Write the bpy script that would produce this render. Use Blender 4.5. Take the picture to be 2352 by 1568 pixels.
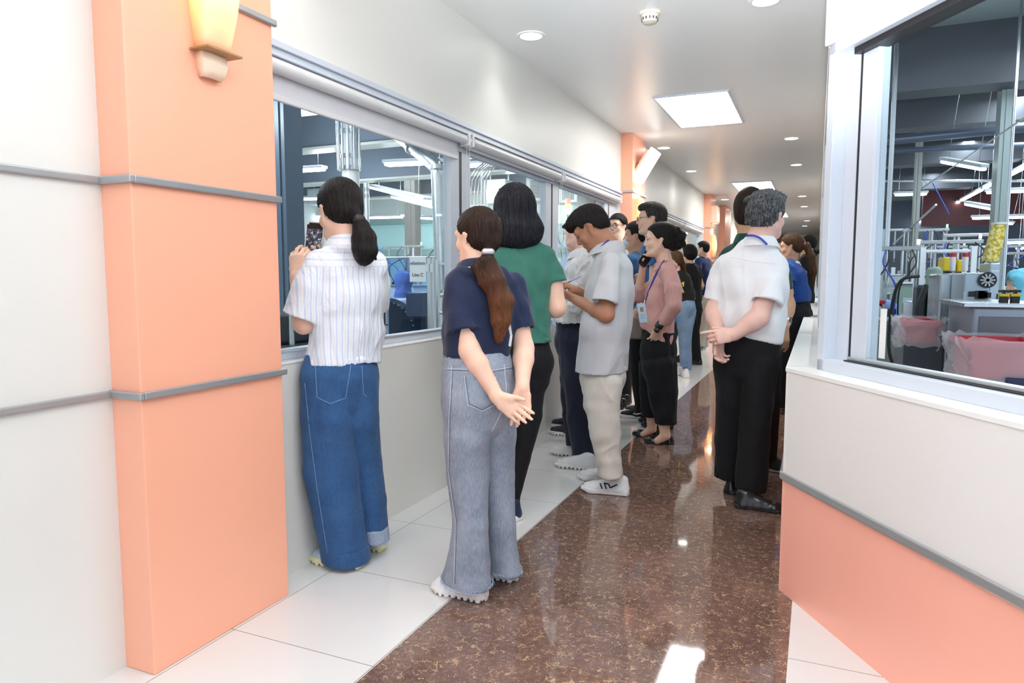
import bpy, bmesh, math, random, time
import numpy as np
from mathutils import Vector, Matrix
T0 = time.time()
for _o in list(bpy.data.objects): bpy.data.objects.remove(_o)
SC = bpy.context.scene
COL = SC.collection
PI = math.pi
R = math.radians

# ------------------------------------------------------------------ camera
F_PX, CX, CY, CAM_H = 1600.0, 1176.0, 784.0, 1.27
_pitch = math.atan((CY - 637.0) / F_PX)
_yaw = math.atan((1878.0 - CX) / F_PX * math.cos(_pitch))
camd = bpy.data.cameras.new('camera'); cam = bpy.data.objects.new('camera', camd); COL.objects.link(cam)
camd.sensor_width = 36.0; camd.lens = 36.0 * F_PX / 2352.0; camd.clip_start = 0.05; camd.clip_end = 200
cam.location = (0, 0, CAM_H)
cam.rotation_euler = (PI / 2 - _pitch, 0, _yaw)
SC.camera = cam
FWD = np.array([-math.sin(_yaw) * math.cos(_pitch), math.cos(_yaw) * math.cos(_pitch), -math.sin(_pitch)])
RGT = np.array([math.cos(_yaw), math.sin(_yaw), 0.0]); UPV = np.cross(RGT, FWD)
EYE = np.array([0, 0, CAM_H])
def ray(x, y): return FWD + RGT * (x - CX) / F_PX - UPV * (y - CY) / F_PX
def atZ(x, y, z=0.0): d = ray(x, y); return EYE + d * ((z - CAM_H) / d[2])
def atY(x, y, Y): d = ray(x, y); return EYE + d * (Y / d[1])
def atD(x, y, D): return EYE + ray(x, y) * D      # D: distance along the viewing axis, metres

# ------------------------------------------------------------------ world, exposure
SC.view_settings.view_transform = 'Standard'; SC.view_settings.look = 'None'
SC.view_settings.gamma = 1.0; SC.view_settings.use_curve_mapping = False
SC.view_settings.exposure = 0.50
W = bpy.data.worlds.new('world'); SC.world = W; W.use_nodes = True
W.node_tree.nodes['Background'].inputs[0].default_value = (0.86, 0.94, 1.06, 1)
W.node_tree.nodes['Background'].inputs[1].default_value = 1.12
try:
    SC.cycles.max_bounces = 7; SC.cycles.diffuse_bounces = 4; SC.cycles.glossy_bounces = 4
    SC.cycles.transparent_max_bounces = 12; SC.cycles.transmission_bounces = 4
    SC.cycles.sample_clamp_indirect = 6.0; SC.cycles.use_denoising = True
    SC.cycles.caustics_reflective = False; SC.cycles.caustics_refractive = False
except Exception: pass

def area(name, loc, sx, sy, power, col=(1, 1, 1), rot=(0, 0, 0), spread=180):
    l = bpy.data.lights.new(name, 'AREA'); l.shape = 'RECTANGLE'; l.size = sx; l.size_y = sy
    l.energy = power; l.color = col; l.spread = R(spread)
    o = bpy.data.objects.new(name, l); COL.objects.link(o); o.location = loc; o.rotation_euler = rot
    return o
COOL = (0.95, 0.98, 1.0); WARM = (1.0, 0.96, 0.89)
# an added fill over the camera, then the corridor ceiling panels (their tubes), one bay of 6.1 m each
area('ceiling_area_light', (-1.05, 0.15, 2.80), 1.7, 1.9, 16, COOL)  # oversized fill added above the camera, no fixture; stands in for bounced flash
# the photographer's flash, turned up to the ceiling
_f = bpy.data.lights.new('flash', 'SPOT'); _f.energy = 1000; _f.spot_size = R(68); _f.spot_blend = 0.8; _f.shadow_soft_size = 0.05; _f.color = (0.90, 0.96, 1.0)
_fo = bpy.data.objects.new('flash', _f); COL.objects.link(_fo); _fo.location = (0.0, -0.05, 1.45); _fo.rotation_euler = Vector((0.12, -1.3, -1.0)).to_track_quat('Z', 'Y').to_euler()
area('ceiling_area_light', (-1.05, 6.90, 2.80), 0.55, 1.2, 18, WARM)
area('ceiling_area_light', (-1.05, 12.9, 2.80), 0.55, 1.2, 22, WARM)
area('ceiling_area_light', (-1.05, 19.0, 2.80), 0.55, 1.2, 24, WARM)
# factory halls on both sides
for _y in (2.6, 4.9, 7.9, 10.6, 13.0):
    area('hall_light', (-5.2, _y, 3.12), 4.4, 0.14, 34, (0.88, 0.96, 1.0))
for _y in (4.2, 6.8, 9.0, 11.8, 15.0, 19.0):
    area('hall_light', (2.0, _y, 3.3), 0.14, 1.8, 34, (0.88, 0.95, 1.0))

for _x, _y in ((-4.2, 3.6), (-5.0, 6.2), (-6.5, 8.2), (-4.5, 10.4), (-7.5, 12.4)):  # added point fills without fixtures, lifting the hall ceiling and beams
    _l = bpy.data.lights.new('hall_fill', 'POINT'); _l.energy = 24; _l.color = (0.88, 0.96, 1.0); _l.shadow_soft_size = 0.12
    _o = bpy.data.objects.new('hall_fill', _l); COL.objects.link(_o); _o.location = (_x, _y, 2.62)
for _x, _y in ((1.2, 6.3), (2.2, 8.6), (2.8, 12.0)):  # same added fills in the other hall, no bulbs hang there
    _l = bpy.data.lights.new('hall_fill', 'POINT'); _l.energy = 16; _l.color = (0.88, 0.96, 1.0); _l.shadow_soft_size = 0.12
    _o = bpy.data.objects.new('hall_fill', _l); COL.objects.link(_o); _o.location = (_x, _y, 2.85)

# ------------------------------------------------------------------ materials
MATS = {}
def mat(name, col, rough=0.5, metal=0.0, spec=0.5, emit=None, es=1.0, alpha=None, coat=0.0, trans=0.0, sheen=0.0, sss=0.0):
    if name in MATS: return MATS[name]
    m = bpy.data.materials.new(name); m.use_nodes = True
    b = m.node_tree.nodes['Principled BSDF']
    b.inputs['Base Color'].default_value = (*col, 1); b.inputs['Roughness'].default_value = rough
    b.inputs['Metallic'].default_value = metal; b.inputs['Specular IOR Level'].default_value = spec
    b.inputs['Coat Weight'].default_value = coat; b.inputs['Transmission Weight'].default_value = trans
    b.inputs['Sheen Weight'].default_value = sheen
    if sss: b.inputs['Subsurface Weight'].default_value = sss; b.inputs['Subsurface Radius'].default_value = (0.02, 0.008, 0.004); b.inputs['Subsurface Scale'].default_value = 0.3
    if alpha is not None: b.inputs['Alpha'].default_value = alpha
    if emit: b.inputs['Emission Color'].default_value = (*emit, 1); b.inputs['Emission Strength'].default_value = es
    MATS[name] = m; return m
class NT:
    """small helper for node trees"""
    def __init__(s, m): s.m = m; s.t = m.node_tree; s.b = s.t.nodes['Principled BSDF']
    def n(s, typ, ins=None, **kw):
        nd = s.t.nodes.new(typ)
        for k, v in kw.items(): setattr(nd, k, v)
        for k, v in (ins or {}).items():
            if hasattr(v, 'is_output'): s.t.links.new(v, nd.inputs[k])
            else: nd.inputs[k].default_value = v
        return nd
    def coord(s, scale=(1, 1, 1), kind='Object', rot=(0, 0, 0)):
        tc = s.n('ShaderNodeTexCoord'); mp = s.n('ShaderNodeMapping', {0: tc.outputs[kind], 'Scale': scale, 'Rotation': rot}); return mp.outputs[0]
    def noise(s, vec, scale, detail=3, rough=0.5, dist=0.0):
        return s.n('ShaderNodeTexNoise', {'Vector': vec, 'Scale': scale, 'Detail': detail, 'Roughness': rough, 'Distortion': dist}).outputs[0]
    def ramp(s, fac, stops):
        r = s.n('ShaderNodeValToRGB', {0: fac}); e = r.color_ramp.elements
        while len(e) < len(stops): e.new(0.5)
        for i, (p, c) in enumerate(stops): e[i].position = p; e[i].color = (*c, 1) if len(c) == 3 else c
        return r.outputs[0]
    def math(s, op, a, b=0.0, c=0.0, clamp=False):
        n = s.n('ShaderNodeMath', {0: a, 1: b, 2: c}, operation=op); n.use_clamp = clamp; return n.outputs[0]
    def mix(s, fac, a, b):
        n = s.n('ShaderNodeMix', data_type='RGBA')
        for i, v in ((0, fac), (6, a), (7, b)):
            if hasattr(v, 'is_output'): s.t.links.new(v, n.inputs[i])
            else: n.inputs[i].default_value = (*v, 1) if isinstance(v, tuple) and len(v) == 3 else v
        return n.outputs[2]
    def bump(s, h, strength=0.3, dist=0.01):
        s.t.links.new(s.n('ShaderNodeBump', {'Height': h, 'Strength': strength, 'Distance': dist}).outputs[0], s.b.inputs['Normal'])
    def base(s, c): s.t.links.new(c, s.b.inputs['Base Color'])
    def rough(s, c): s.t.links.new(c, s.b.inputs['Roughness'])

def paint(name, col, rough=0.35, bump=0.05):
    if name in MATS: return MATS[name]
    m = mat(name, col, rough); t = NT(m); v = t.coord((1, 1, 1))
    n1 = t.noise(v, 1.3, 3); n2 = t.noise(v, 160, 2)
    t.base(t.mix(t.math('MULTIPLY', n1, 0.12), col, tuple(c * 0.86 for c in col)))
    t.bump(n2, bump, 0.002); return m
def fabric(name, col, rough=0.85, var=0.12, weave=900, sheen=0.15, bump=0.4):
    if name in MATS: return MATS[name]
    m = mat(name, col, rough, sheen=sheen, spec=0.25); t = NT(m); v = t.coord((1, 1, 1))
    n = t.noise(v, 14, 4); w = t.noise(v, weave, 1)
    t.base(t.mix(n, tuple(c * (1 - var) for c in col), tuple(min(1, c * (1 + var)) for c in col)))
    f = t.noise(t.coord((17, 17, 6)), 1.0, 3, 0.55, 0.8)
    t.bump(t.math('ADD', t.math('MULTIPLY', w, 0.08), f), bump, 0.03); return m
def stripes(name, base, col, freq, width, axis='X', rough=0.85, second=None, yoke=None):
    m = mat(name, base, rough, sheen=0.1, spec=0.25); t = NT(m); v = t.coord((1, 1, 1))
    tc = t.n('ShaderNodeTexCoord').outputs['Object']; sep = t.n('ShaderNodeSeparateXYZ', {0: tc})
    wob = t.math('MULTIPLY', t.noise(v, 5, 2), 0.02)
    def stripe(ax, f, wd, ph=0.0):
        a = t.math('ADD', sep.outputs[ax], wob); a = t.math('ADD', t.math('MULTIPLY', a, f), ph)
        fr = t.math('ABSOLUTE', t.math('SUBTRACT', t.math('FRACT', a), 0.5))
        return t.math('LESS_THAN', fr, wd)
    fac = stripe(axis, freq, width)
    if yoke is not None:
        fy = stripe('Z', freq * 0.8, width); z = t.math('GREATER_THAN', sep.outputs['Z'], yoke[0])
        xi = t.math('LESS_THAN', t.math('ABSOLUTE', t.math('SUBTRACT', sep.outputs['X'], yoke[2])), yoke[1])
        fac = t.math('ADD', t.math('MULTIPLY', fac, t.math('SUBTRACT', 1.0, t.math('MULTIPLY', z, xi))), t.math('MULTIPLY', t.math('MULTIPLY', z, xi), fy))
    c = t.mix(t.math('MULTIPLY', fac, 0.85), base, col)
    if second:
        f2 = stripe(axis, freq, width * 0.5, 0.5); c = t.mix(t.math('MULTIPLY', f2, 0.7), c, second)
    t.base(c)
    f = t.noise(t.coord((18, 18, 6)), 1.0, 3, 0.55, 0.8); t.bump(t.math('ADD', t.math('MULTIPLY', t.noise(v, 300, 2), 0.12), f), 0.5, 0.03)
    MATS[name] = m; return m
def denim(name, dark, light, rough=0.9):
    m = mat(name, dark, rough, spec=0.2, sheen=0.1); t = NT(m); v = t.coord((1, 1, 1))
    a = t.noise(v, 7, 4, 0.6); b = t.noise(t.coord((220, 220, 45)), 1, 3, 0.7)
    f = t.math('ADD', t.math('MULTIPLY', a, 0.55), t.math('MULTIPLY', b, 0.55), clamp=True)
    t.base(t.ramp(f, [(0.32, dark), (0.72, light)]))
    fo = t.noise(t.coord((8, 8, 2)), 1.0, 3, 0.5, 0.7); t.bump(t.math('ADD', fo, t.math('MULTIPLY', b, 0.06)), 0.3, 0.03)
    MATS[name] = m; return m
def hairmat(name, dark, light, sc=(150, 150, 10), rough=0.38, tip=None):
    if name in MATS: return MATS[name]
    m = mat(name, dark, rough + 0.06, spec=0.14); t = NT(m)
    s = t.noise(t.coord(sc), 1.0, 4, 0.65, 0.4)
    c = t.ramp(s, [(0.35, dark), (0.75, light)])
    if tip:
        z = t.n('ShaderNodeSeparateXYZ', {0: t.n('ShaderNodeTexCoord').outputs['Object']}).outputs['Z']
        f = t.n('ShaderNodeMapRange', {'Value': z, 'From Min': tip[0], 'From Max': tip[1], 'To Min': 0.0, 'To Max': 1.0}).outputs[0]
        c = t.mix(t.math('MULTIPLY', f, s), c, tip[2])
    t.base(c); t.bump(s, 0.9, 0.008); return m
def skinmat(name, col):
    if name in MATS: return MATS[name]
    m = mat(name, col, 0.5, spec=0.35, sss=0.15); t = NT(m); v = t.coord((1, 1, 1))
    n = t.noise(v, 22, 4)
    t.base(t.mix(n, tuple(c * f for c, f in zip(col, (0.96, 0.88, 0.84))), tuple(min(1, c * 1.05) for c in col)))
    t.bump(t.noise(v, 260, 2), 0.08, 0.002); return m
def metal(name, col, rough=0.3, brushed=None):
    if name in MATS: return MATS[name]
    m = mat(name, col, rough, 1.0); t = NT(m); v = t.coord(brushed or (90, 90, 3))
    n = t.noise(v, 1, 2); t.rough(t.n('ShaderNodeMapRange', {'Value': n, 'To Min': rough * 0.8, 'To Max': rough * 1.3}).outputs[0]); return m
def lamp(name, col, strength):
    return mat(name, (0.9, 0.9, 0.9), 0.5, emit=col, es=strength)

# ------------------------------------------------------------------ mesh helpers
def prop(o, label=None, cat=None, group=None, kind=None):
    if label: o['label'] = label
    if cat: o['category'] = cat
    if group: o['group'] = group
    if kind: o['kind'] = kind
    return o
def root(name, loc=(0, 0, 0), rz=0.0, label=None, cat=None, group=None):
    o = bpy.data.objects.new(name, None); COL.objects.link(o); o.location = loc; o.rotation_euler = (0, 0, rz)
    o.empty_display_size = 0.1; return prop(o, label, cat, group)
class MB:
    """collects shapes into one mesh"""
    def __init__(s): s.v = []; s.f = []; s.mi = []
    def add(s, vs, fs, m=0):
        k = len(s.v); s.v += [tuple(map(float, p)) for p in vs]; s.f += [tuple(i + k for i in f) for f in fs]; s.mi += [m] * len(fs); return s
    def box(s, lo, hi, m=0, rot=None, piv=None):
        x0, y0, z0 = lo; x1, y1, z1 = hi
        vs = [(x0, y0, z0), (x1, y0, z0), (x1, y1, z0), (x0, y1, z0), (x0, y0, z1), (x1, y0, z1), (x1, y1, z1), (x0, y1, z1)]
        if rot is not None:
            c = Vector(piv if piv is not None else ((x0 + x1) / 2, (y0 + y1) / 2, (z0 + z1) / 2)); M = rot if isinstance(rot, Matrix) else Matrix.Rotation(rot, 3, 'Z')
            vs = [tuple(M @ (Vector(p) - c) + c) for p in vs]
        return s.add(vs, [(0, 3, 2, 1), (4, 5, 6, 7), (0, 1, 5, 4), (1, 2, 6, 5), (2, 3, 7, 6), (3, 0, 4, 7)], m)
    def tube(s, pts, r, n=10, m=0, cap=True, side=None, flat=1.0):
        P = [Vector(p) for p in pts]; rr = r if hasattr(r, '__len__') else [r] * len(P)
        vs = []; prev = None
        for i, p in enumerate(P):
            d = (P[min(i + 1, len(P) - 1)] - P[max(i - 1, 0)]);
            if d.length < 1e-9: d = Vector((0, 0, 1))
            d.normalize()
            if prev is None:
                a = Vector(side) if side is not None else (Vector((0, 0, 1)) if abs(d.z) < 0.9 else Vector((1, 0, 0)))
            else: a = prev
            u = (a - d * a.dot(d)); u.normalize(); w = d.cross(u); prev = u
            for k in range(n):
                t = 2 * PI * k / n; vs.append(p + u * (math.cos(t) * rr[i]) + w * (math.sin(t) * rr[i] * flat))
        fs = [(i * n + k, i * n + (k + 1) % n, (i + 1) * n + (k + 1) % n, (i + 1) * n + k) for i in range(len(P) - 1) for k in range(n)]
        if cap: fs += [tuple(reversed(range(n))), tuple(range((len(P) - 1) * n, len(P) * n))]
        return s.add(vs, fs, m)
    def lathe(s, prof, c=(0, 0, 0), n=24, m=0, M=None):
        vs = []
        for (r, z) in prof:
            for k in range(n):
                t = 2 * PI * k / n; p = Vector((r * math.cos(t), r * math.sin(t), z))
                if M is not None: p = M @ p
                vs.append((p.x + c[0], p.y + c[1], p.z + c[2]))
        fs = [(i * n + k, i * n + (k + 1) % n, (i + 1) * n + (k + 1) % n, (i + 1) * n + k) for i in range(len(prof) - 1) for k in range(n)]
        fs += [tuple(reversed(range(n))), tuple(range((len(prof) - 1) * n, len(prof) * n))]
        return s.add(vs, fs, m)
    def quad(s, a, b, c, d, m=0): return s.add([a, b, c, d], [(0, 1, 2, 3)], m)
    def build(s, name, mats, parent=None, bevel=0.0, smooth=False, seg=2, **kw):
        me = bpy.data.meshes.new(name); me.from_pydata(s.v, [], s.f); me.validate()
        for m in (mats if isinstance(mats, (list, tuple)) else [mats]): me.materials.append(m)
        if len(me.polygons) == len(s.mi): me.polygons.foreach_set('material_index', s.mi)
        if smooth: me.polygons.foreach_set('use_smooth', [True] * len(me.polygons))
        o = bpy.data.objects.new(name, me); COL.objects.link(o)
        if parent: o.parent = parent
        if bevel:
            md = o.modifiers.new('bevel', 'BEVEL'); md.width = bevel; md.segments = seg; md.limit_method = 'ANGLE'; md.angle_limit = R(40)
        prop(o, **kw); return o
def fix_normals(o):
    bm = bmesh.new(); bm.from_mesh(o.data); bmesh.ops.recalc_face_normals(bm, faces=bm.faces); bm.to_mesh(o.data); bm.free(); return o
def smooth_by_angle(o, a=35):
    for p in o.data.polygons: p.use_smooth = True
    try: o.data.set_sharp_from_angle(angle=R(a))
    except Exception: pass
    return o
def glass_mat(name, tint=(0.93, 0.97, 0.97), refl=1.0):
    """thin window pane: clear transmission with a Fresnel reflection"""
    if name in MATS: return MATS[name]
    m = bpy.data.materials.new(name); m.use_nodes = True; t = m.node_tree; t.nodes.clear()
    out = t.nodes.new('ShaderNodeOutputMaterial'); mx = t.nodes.new('ShaderNodeMixShader'); tr = t.nodes.new('ShaderNodeBsdfTransparent'); gl = t.nodes.new('ShaderNodeBsdfGlossy')
    fr = t.nodes.new('ShaderNodeFresnel'); fr.inputs[0].default_value = 1.12
    mu = t.nodes.new('ShaderNodeMath'); mu.operation = 'MULTIPLY'; mu.inputs[1].default_value = refl
    tr.inputs[0].default_value = (*tint, 1); gl.inputs['Roughness'].default_value = 0.0; gl.inputs['Color'].default_value = (1, 1, 1, 1)
    t.links.new(fr.outputs[0], mu.inputs[0]); t.links.new(mu.outputs[0], mx.inputs[0]); t.links.new(tr.outputs[0], mx.inputs[1]); t.links.new(gl.outputs[0], mx.inputs[2]); t.links.new(mx.outputs[0], out.inputs[0])
    MATS[name] = m; return m

# ================================================================== the corridor
WHITE = paint('wall_white_paint', (0.765, 0.76, 0.72), 0.42)
WHITE.node_tree.nodes['Principled BSDF'].inputs['Specular IOR Level'].default_value = 0.3
WHITE_B = paint('ledge_white_paint', (0.86, 0.86, 0.84), 0.3)
CREAM = paint('wall_cream_paint', (0.80, 0.775, 0.755), 0.36)
ORANGE = paint('column_orange_paint', (0.95, 0.45, 0.30), 0.34)
ORANGE_R = paint('dado_orange_paint', (0.95, 0.45, 0.34), 0.34)
CEIL = paint('ceiling_paint', (0.84, 0.85, 0.84), 0.35)
ALU = metal('brushed_aluminium', (0.80, 0.82, 0.85), 0.38)
ALU_P = mat('powder_coated_aluminium', (0.60, 0.645, 0.72), 0.35, 0.0)
RAIL = mat('satin_grey_rail', (0.42, 0.43, 0.44), 0.3, 0.55)
BLACK = mat('black_rubber_gasket', (0.012, 0.012, 0.014), 0.5)
GLASS_L = glass_mat('clear_window_glass', (0.96, 0.985, 0.99), 0.3)
GLASS_R = glass_mat('tinted_window_glass', (0.90, 0.94, 0.95), 0.16)

XL, XR, XC = -2.03, -0.10, -1.90          # left wall, right wall below the ledge, column face
YA, YB = -1.6, 27.0
CH = 2.84
TH = 0.12

def marble():
    m = mat('polished_brown_marble', (0.1, 0.05, 0.035), 0.045, spec=0.75); t = NT(m); v = t.coord((1, 1, 1), 'Object')
    d = t.n('ShaderNodeVectorMath', {0: v, 1: t.n('ShaderNodeVectorMath', {0: t.n('ShaderNodeTexNoise', {'Vector': v, 'Scale': 14.0, 'Detail': 3.0}).outputs[1], 1: (0.09, 0.09, 0.09)}, operation='MULTIPLY').outputs[0]}, operation='ADD').outputs[0]
    vd = t.n('ShaderNodeTexVoronoi', {'Vector': d, 'Scale': 40.0}, feature='DISTANCE_TO_EDGE').outputs[0]
    vd2 = t.n('ShaderNodeTexVoronoi', {'Vector': d, 'Scale': 95.0}, feature='DISTANCE_TO_EDGE').outputs[0]
    vein = t.math('MULTIPLY', t.math('LESS_THAN', vd, 0.045), t.math('GREATER_THAN', t.noise(v, 26, 3), 0.53))
    fine = t.math('MULTIPLY', t.math('LESS_THAN', vd2, 0.045), t.math('GREATER_THAN', t.noise(v, 40, 2), 0.49))
    big = t.noise(v, 3.2, 5, 0.62)
    base = t.ramp(big, [(0.30, (0.125, 0.076, 0.062)), (0.55, (0.185, 0.110, 0.088)), (0.75, (0.25, 0.155, 0.12))])
    base = t.mix(t.math('MULTIPLY', t.noise(v, 70, 3), 0.35), base, (0.07, 0.038, 0.03))
    c = t.mix(t.math('MULTIPLY', fine, 0.6), base, (0.40, 0.26, 0.19))
    c = t.mix(t.math('MULTIPLY', vein, 0.75), c, (0.52, 0.34, 0.20))
    t.base(c); return m
def tile_mat():
    m = mat('polished_white_tile', (0.74, 0.73, 0.71), 0.10, spec=0.55); t = NT(m); v = t.coord((1, 1, 1), 'Object')
    sp = t.n('ShaderNodeSeparateXYZ', {0: v})
    def line(ax, off, period, w):
        a = t.math('FRACT', t.math('DIVIDE', t.math('SUBTRACT', sp.outputs[ax], off), period)); a = t.math('ABSOLUTE', t.math('SUBTRACT', a, 0.5)); return t.math('GREATER_THAN', a, 0.5 - w)
    j = t.math('MAXIMUM', line('Y', 0.013, 0.6, 0.0025), line('X', -1.89, 0.6, 0.0025))
    base = t.mix(t.noise(v, 2.2, 4), (0.72, 0.715, 0.705), (0.77, 0.765, 0.755))
    t.base(t.mix(j, base, (0.16, 0.15, 0.14))); t.rough(t.math('ADD', t.math('MULTIPLY', j, 0.5), 0.10)); return m
fl = MB(); fl.box((-12, YA - 3, -0.06), (-1.285, YB, 0)); fl.build('floor', tile_mat(), kind='structure')
fl = MB(); fl.box((-1.285, YA - 3, -0.06), (-0.045, YB, 0.0)); fl.build('floor', marble(), kind='structure')
fl = MB(); fl.box((-0.045, YA - 3, -0.06), (6, YB, 0)); fl.build('floor', MATS['polished_white_tile'], kind='structure')
_cp = [(XL - 0.1, YA), (XL - 0.1, YB), (0.14, YB), (0.14, 3.02), (1.74, 0.36), (1.74, YA)]
c = MB(); _n = len(_cp); c.add([(x, y, CH) for x, y in _cp] + [(x, y, CH + 0.08) for x, y in _cp], [tuple(range(_n)), tuple(reversed(range(_n, 2 * _n)))] + [(i, i + _n, (i + 1) % _n + _n, (i + 1) % _n) for i in range(_n)])
ce = c.build('ceiling', CEIL, kind='structure')

# left wall: solid stretches, parapet under the windows, band above them
WY0, WY1 = 2.10, 7.65
SILL, HEAD = 0.905, 2.20
def wall_left_bay(y0, y1, first):
    w = MB()
    w.box((XL - TH, y0, 0), (XL, y1, SILL)); w.build('wall_left', WHITE, kind='structure'); w = MB(); w.box((XL - TH, y0, HEAD), (XL, y1, CH)); w.build('wall_left', WHITE, kind='structure')
    l = MB(); l.box((XL - TH - 0.04, y0, SILL), (XL + 0.004, y1, SILL + 0.012)); l.build('trim_%d' % first, WHITE_B, bevel=0.004, kind='structure')
w = MB(); w.box((XL - TH, YA, 0), (XL, WY0, CH)); w.build('wall_left', WHITE, kind='structure')
wall_left_bay(WY0, WY1, 1)
wall_left_bay(8.25, 13.7, 2)
w = MB(); w.box((XL - TH, 13.7, 0), (XL, YB, CH)); w.build('wall_left', WHITE, kind='structure')
w = MB(); w.box((XL - TH, WY1, 0), (XL, 8.25, CH)); w.build('wall_left', WHITE, kind='structure')
# a mural of pale walls closing the corridor at its end
w = MB(); w.box((XL - TH, YB, 0), (0.6, YB + 0.1, CH)); w.build('wall_back', paint('far_wall_tan', (0.62, 0.50, 0.34), 0.5), kind='structure')

# orange columns
def column(y0, y1, x1=XC, mat_=ORANGE):
    c = MB(); c.box((XL - 0.003, y0 - 0.001, 0), (x1, y1, CH)); return c.build('wall_column', mat_, bevel=0.004, kind='structure')
column(1.49, 2.11); column(7.65, 8.28); column(13.75, 14.4); column(16.0, 17.1); column(20.0, 20.6)
# grey rails running along the wall and round the columns
RZ = (0.905, 1.565, 2.213)
def rail_path(name, pts, z, hh=0.022, d=0.016):
    m = MB()
    m.tube([(x, y, z) for x, y in pts], 0.011, 8); o = m.build(name, RAIL, smooth=True); return o
def rail(y0, y1, z):
    m = MB()
    def bar(lo, hi): m.box(lo, hi)
    bar((XL - 0.002, YA, z - 0.011), (XL + 0.014, y0 - 0.014, z + 0.011))
    bar((XL - 0.002, y0 - 0.016, z - 0.012), (XC + 0.016, y0 + 0.002, z + 0.012))
    bar((XC - 0.002, y0 + 0.002, z - 0.012), (XC + 0.016, y1 + 0.014, z + 0.012))
    return m.build('trim_3', RAIL, bevel=0.0045, seg=3, kind='structure')
for z in RZ: rail(1.49, 2.11, z)
for z in RZ[:]:
    for (a, b) in ((7.65, 8.28), (13.75, 14.4)):
        m = MB(); m.box((XL - 0.002, a - 0.014, z - 0.012), (XC + 0.014, a + 0.002, z + 0.012)); m.box((XC - 0.002, a + 0.002, z - 0.012), (XC + 0.014, b + 0.01, z + 0.012))
        m.build('trim_4', RAIL, bevel=0.003, kind='structure')

# window frames and panes of the left wall: (y of each mullion pair)
FX = -2.085                                        # face of the aluminium
def left_windows(y0, y1, mull, idx):
    fr = root('window_%d' % idx); fr['kind'] = 'structure'
    m = MB()
    m.box((FX - 0.05, y0, SILL + 0.012), (FX, y1, 0.962)); m.box((FX - 0.05, y0, 2.055), (FX, y1, HEAD))
    m.box((FX - 0.05, y0, 0.962), (FX, y0 + 0.05, 2.055)); m.box((FX - 0.05, y1 - 0.04, 0.962), (FX, y1, 2.055))
    for a, g, b in mull:
        m.box((FX - 0.05, a, 0.962), (FX, g - 0.0175, 2.055)); m.box((FX - 0.05, g + 0.0175, 0.962), (FX, b, 2.055))
    m.build('window_frame', ALU_P, fr, bevel=0.003)
    k = MB()
    k.box((FX - 0.03, y0, 0.950), (FX + 0.006, y1, 0.957))
    k.build('window_bead', ALU, fr)
    g_ = MB()
    for a, g, b in mull: g_.box((FX - 0.045, g - 0.0175, 0.962), (FX - 0.002, g + 0.0175, 2.055))
    if mull: g_.build('gasket_and_shade', BLACK, fr)
    edges = [y0 + 0.05] + [v for a, g, b in mull for v in (a, b)] + [y1 - 0.04]
    for i in range(0, len(edges), 2):
        p = MB(); p.box((FX - 0.031, edges[i], 0.962), (FX - 0.025, edges[i + 1], 2.055)); p.build('pane', GLASS_L, fr)
    return fr
left_windows(WY0, WY1, [(3.83, 3.962, 4.095), (5.47, 5.617, 5.78), (7.217, 7.367, 7.60)], 1)
left_windows(8.25, 13.7, [(9.9, 10.02, 10.14), (11.6, 11.72, 11.84)], 2)
# curtain track over the windows and the roller blinds with their chains
for (a, b) in ((2.11, 7.64), (8.29, 13.74)):
    m = MB(); m.box((XL - 0.002, a, 2.186), (XL + 0.022, b, 2.213)); m.box((XL - 0.002, a, 2.160), (XL + 0.008, b, 2.186)); m.box((XL - 0.002, a, 2.150), (XL + 0.022, b, 2.162))
    m.build('trim_5', ALU_P, bevel=0.002, kind='structure')
BLIND = mat('blind_tube_white', (0.72, 0.72, 0.73), 0.35); BFAB = fabric('blind_fabric_white', (0.66, 0.65, 0.68), 0.8, 0.03, bump=0.05)
PLAST = mat('white_plastic', (0.82, 0.82, 0.82), 0.3)
def blind(y0, y1, drop, label, chain=True):
    t = root('roller_blind', (XL - 0.005, y0, 2.12), 0, label, 'window blind', None)
    m = MB(); m.tube([(0, 0.02, 0), (0, y1 - y0 - 0.02, 0)], 0.030, 20, side=(1, 0, 0)); smooth_by_angle(m.build('roller', BLIND, t))
    m = MB(); m.box((-0.026, 0.03, -0.02 - drop), (-0.0245, y1 - y0 - 0.06, 0.0)); m.build('blind_fabric', BFAB, t)
    m = MB(); m.box((-0.034, 0.03, -0.045 - drop), (-0.016, y1 - y0 - 0.06, -0.018 - drop)); m.build('bottom_bar', BLIND, t, bevel=0.006)
    for yb in (-0.012, y1 - y0 - 0.006): m = MB(); m.box((-0.035, yb, -0.04), (0.035, yb + 0.018, 0.045)); m.build('bracket', PLAST, t, bevel=0.006)
    if chain:
        m = MB(); L = 1.0
        yy = y1 - y0 + 0.022
        for k in (-0.018, 0.022): m.tube([(0.01, yy + k, -0.02), (0.01, yy + k, -L)], 0.0018, 6)
        m.tube([(0.01, yy - 0.018, -L), (0.01, yy, -L - 0.02), (0.01, yy + 0.022, -L)], 0.0018, 6)
        m.lathe([(0.0, -0.012), (0.022, -0.012), (0.022, 0.012), (0, 0.012)], (0.01, yy, -0.005), 16, M=Matrix.Rotation(PI / 2, 3, 'X'))
        m.build('pull_chain', PLAST, t)
    return t
blind(2.14, 3.93, 0.085, 'white roller blind lowered a hand width over the window beside the orange column')
blind(3.99, 5.66, 0.0, 'rolled-up white blind above the woman in green')
blind(5.72, 7.60, 0.0, 'rolled-up white blind ending at the second orange column', chain=False)
blind(8.35, 11.6, 0.0, 'far rolled-up white blind past the second orange column')
blind(11.66, 13.6, 0.0, 'rolled-up white blind just before the third orange column', chain=False)

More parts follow.
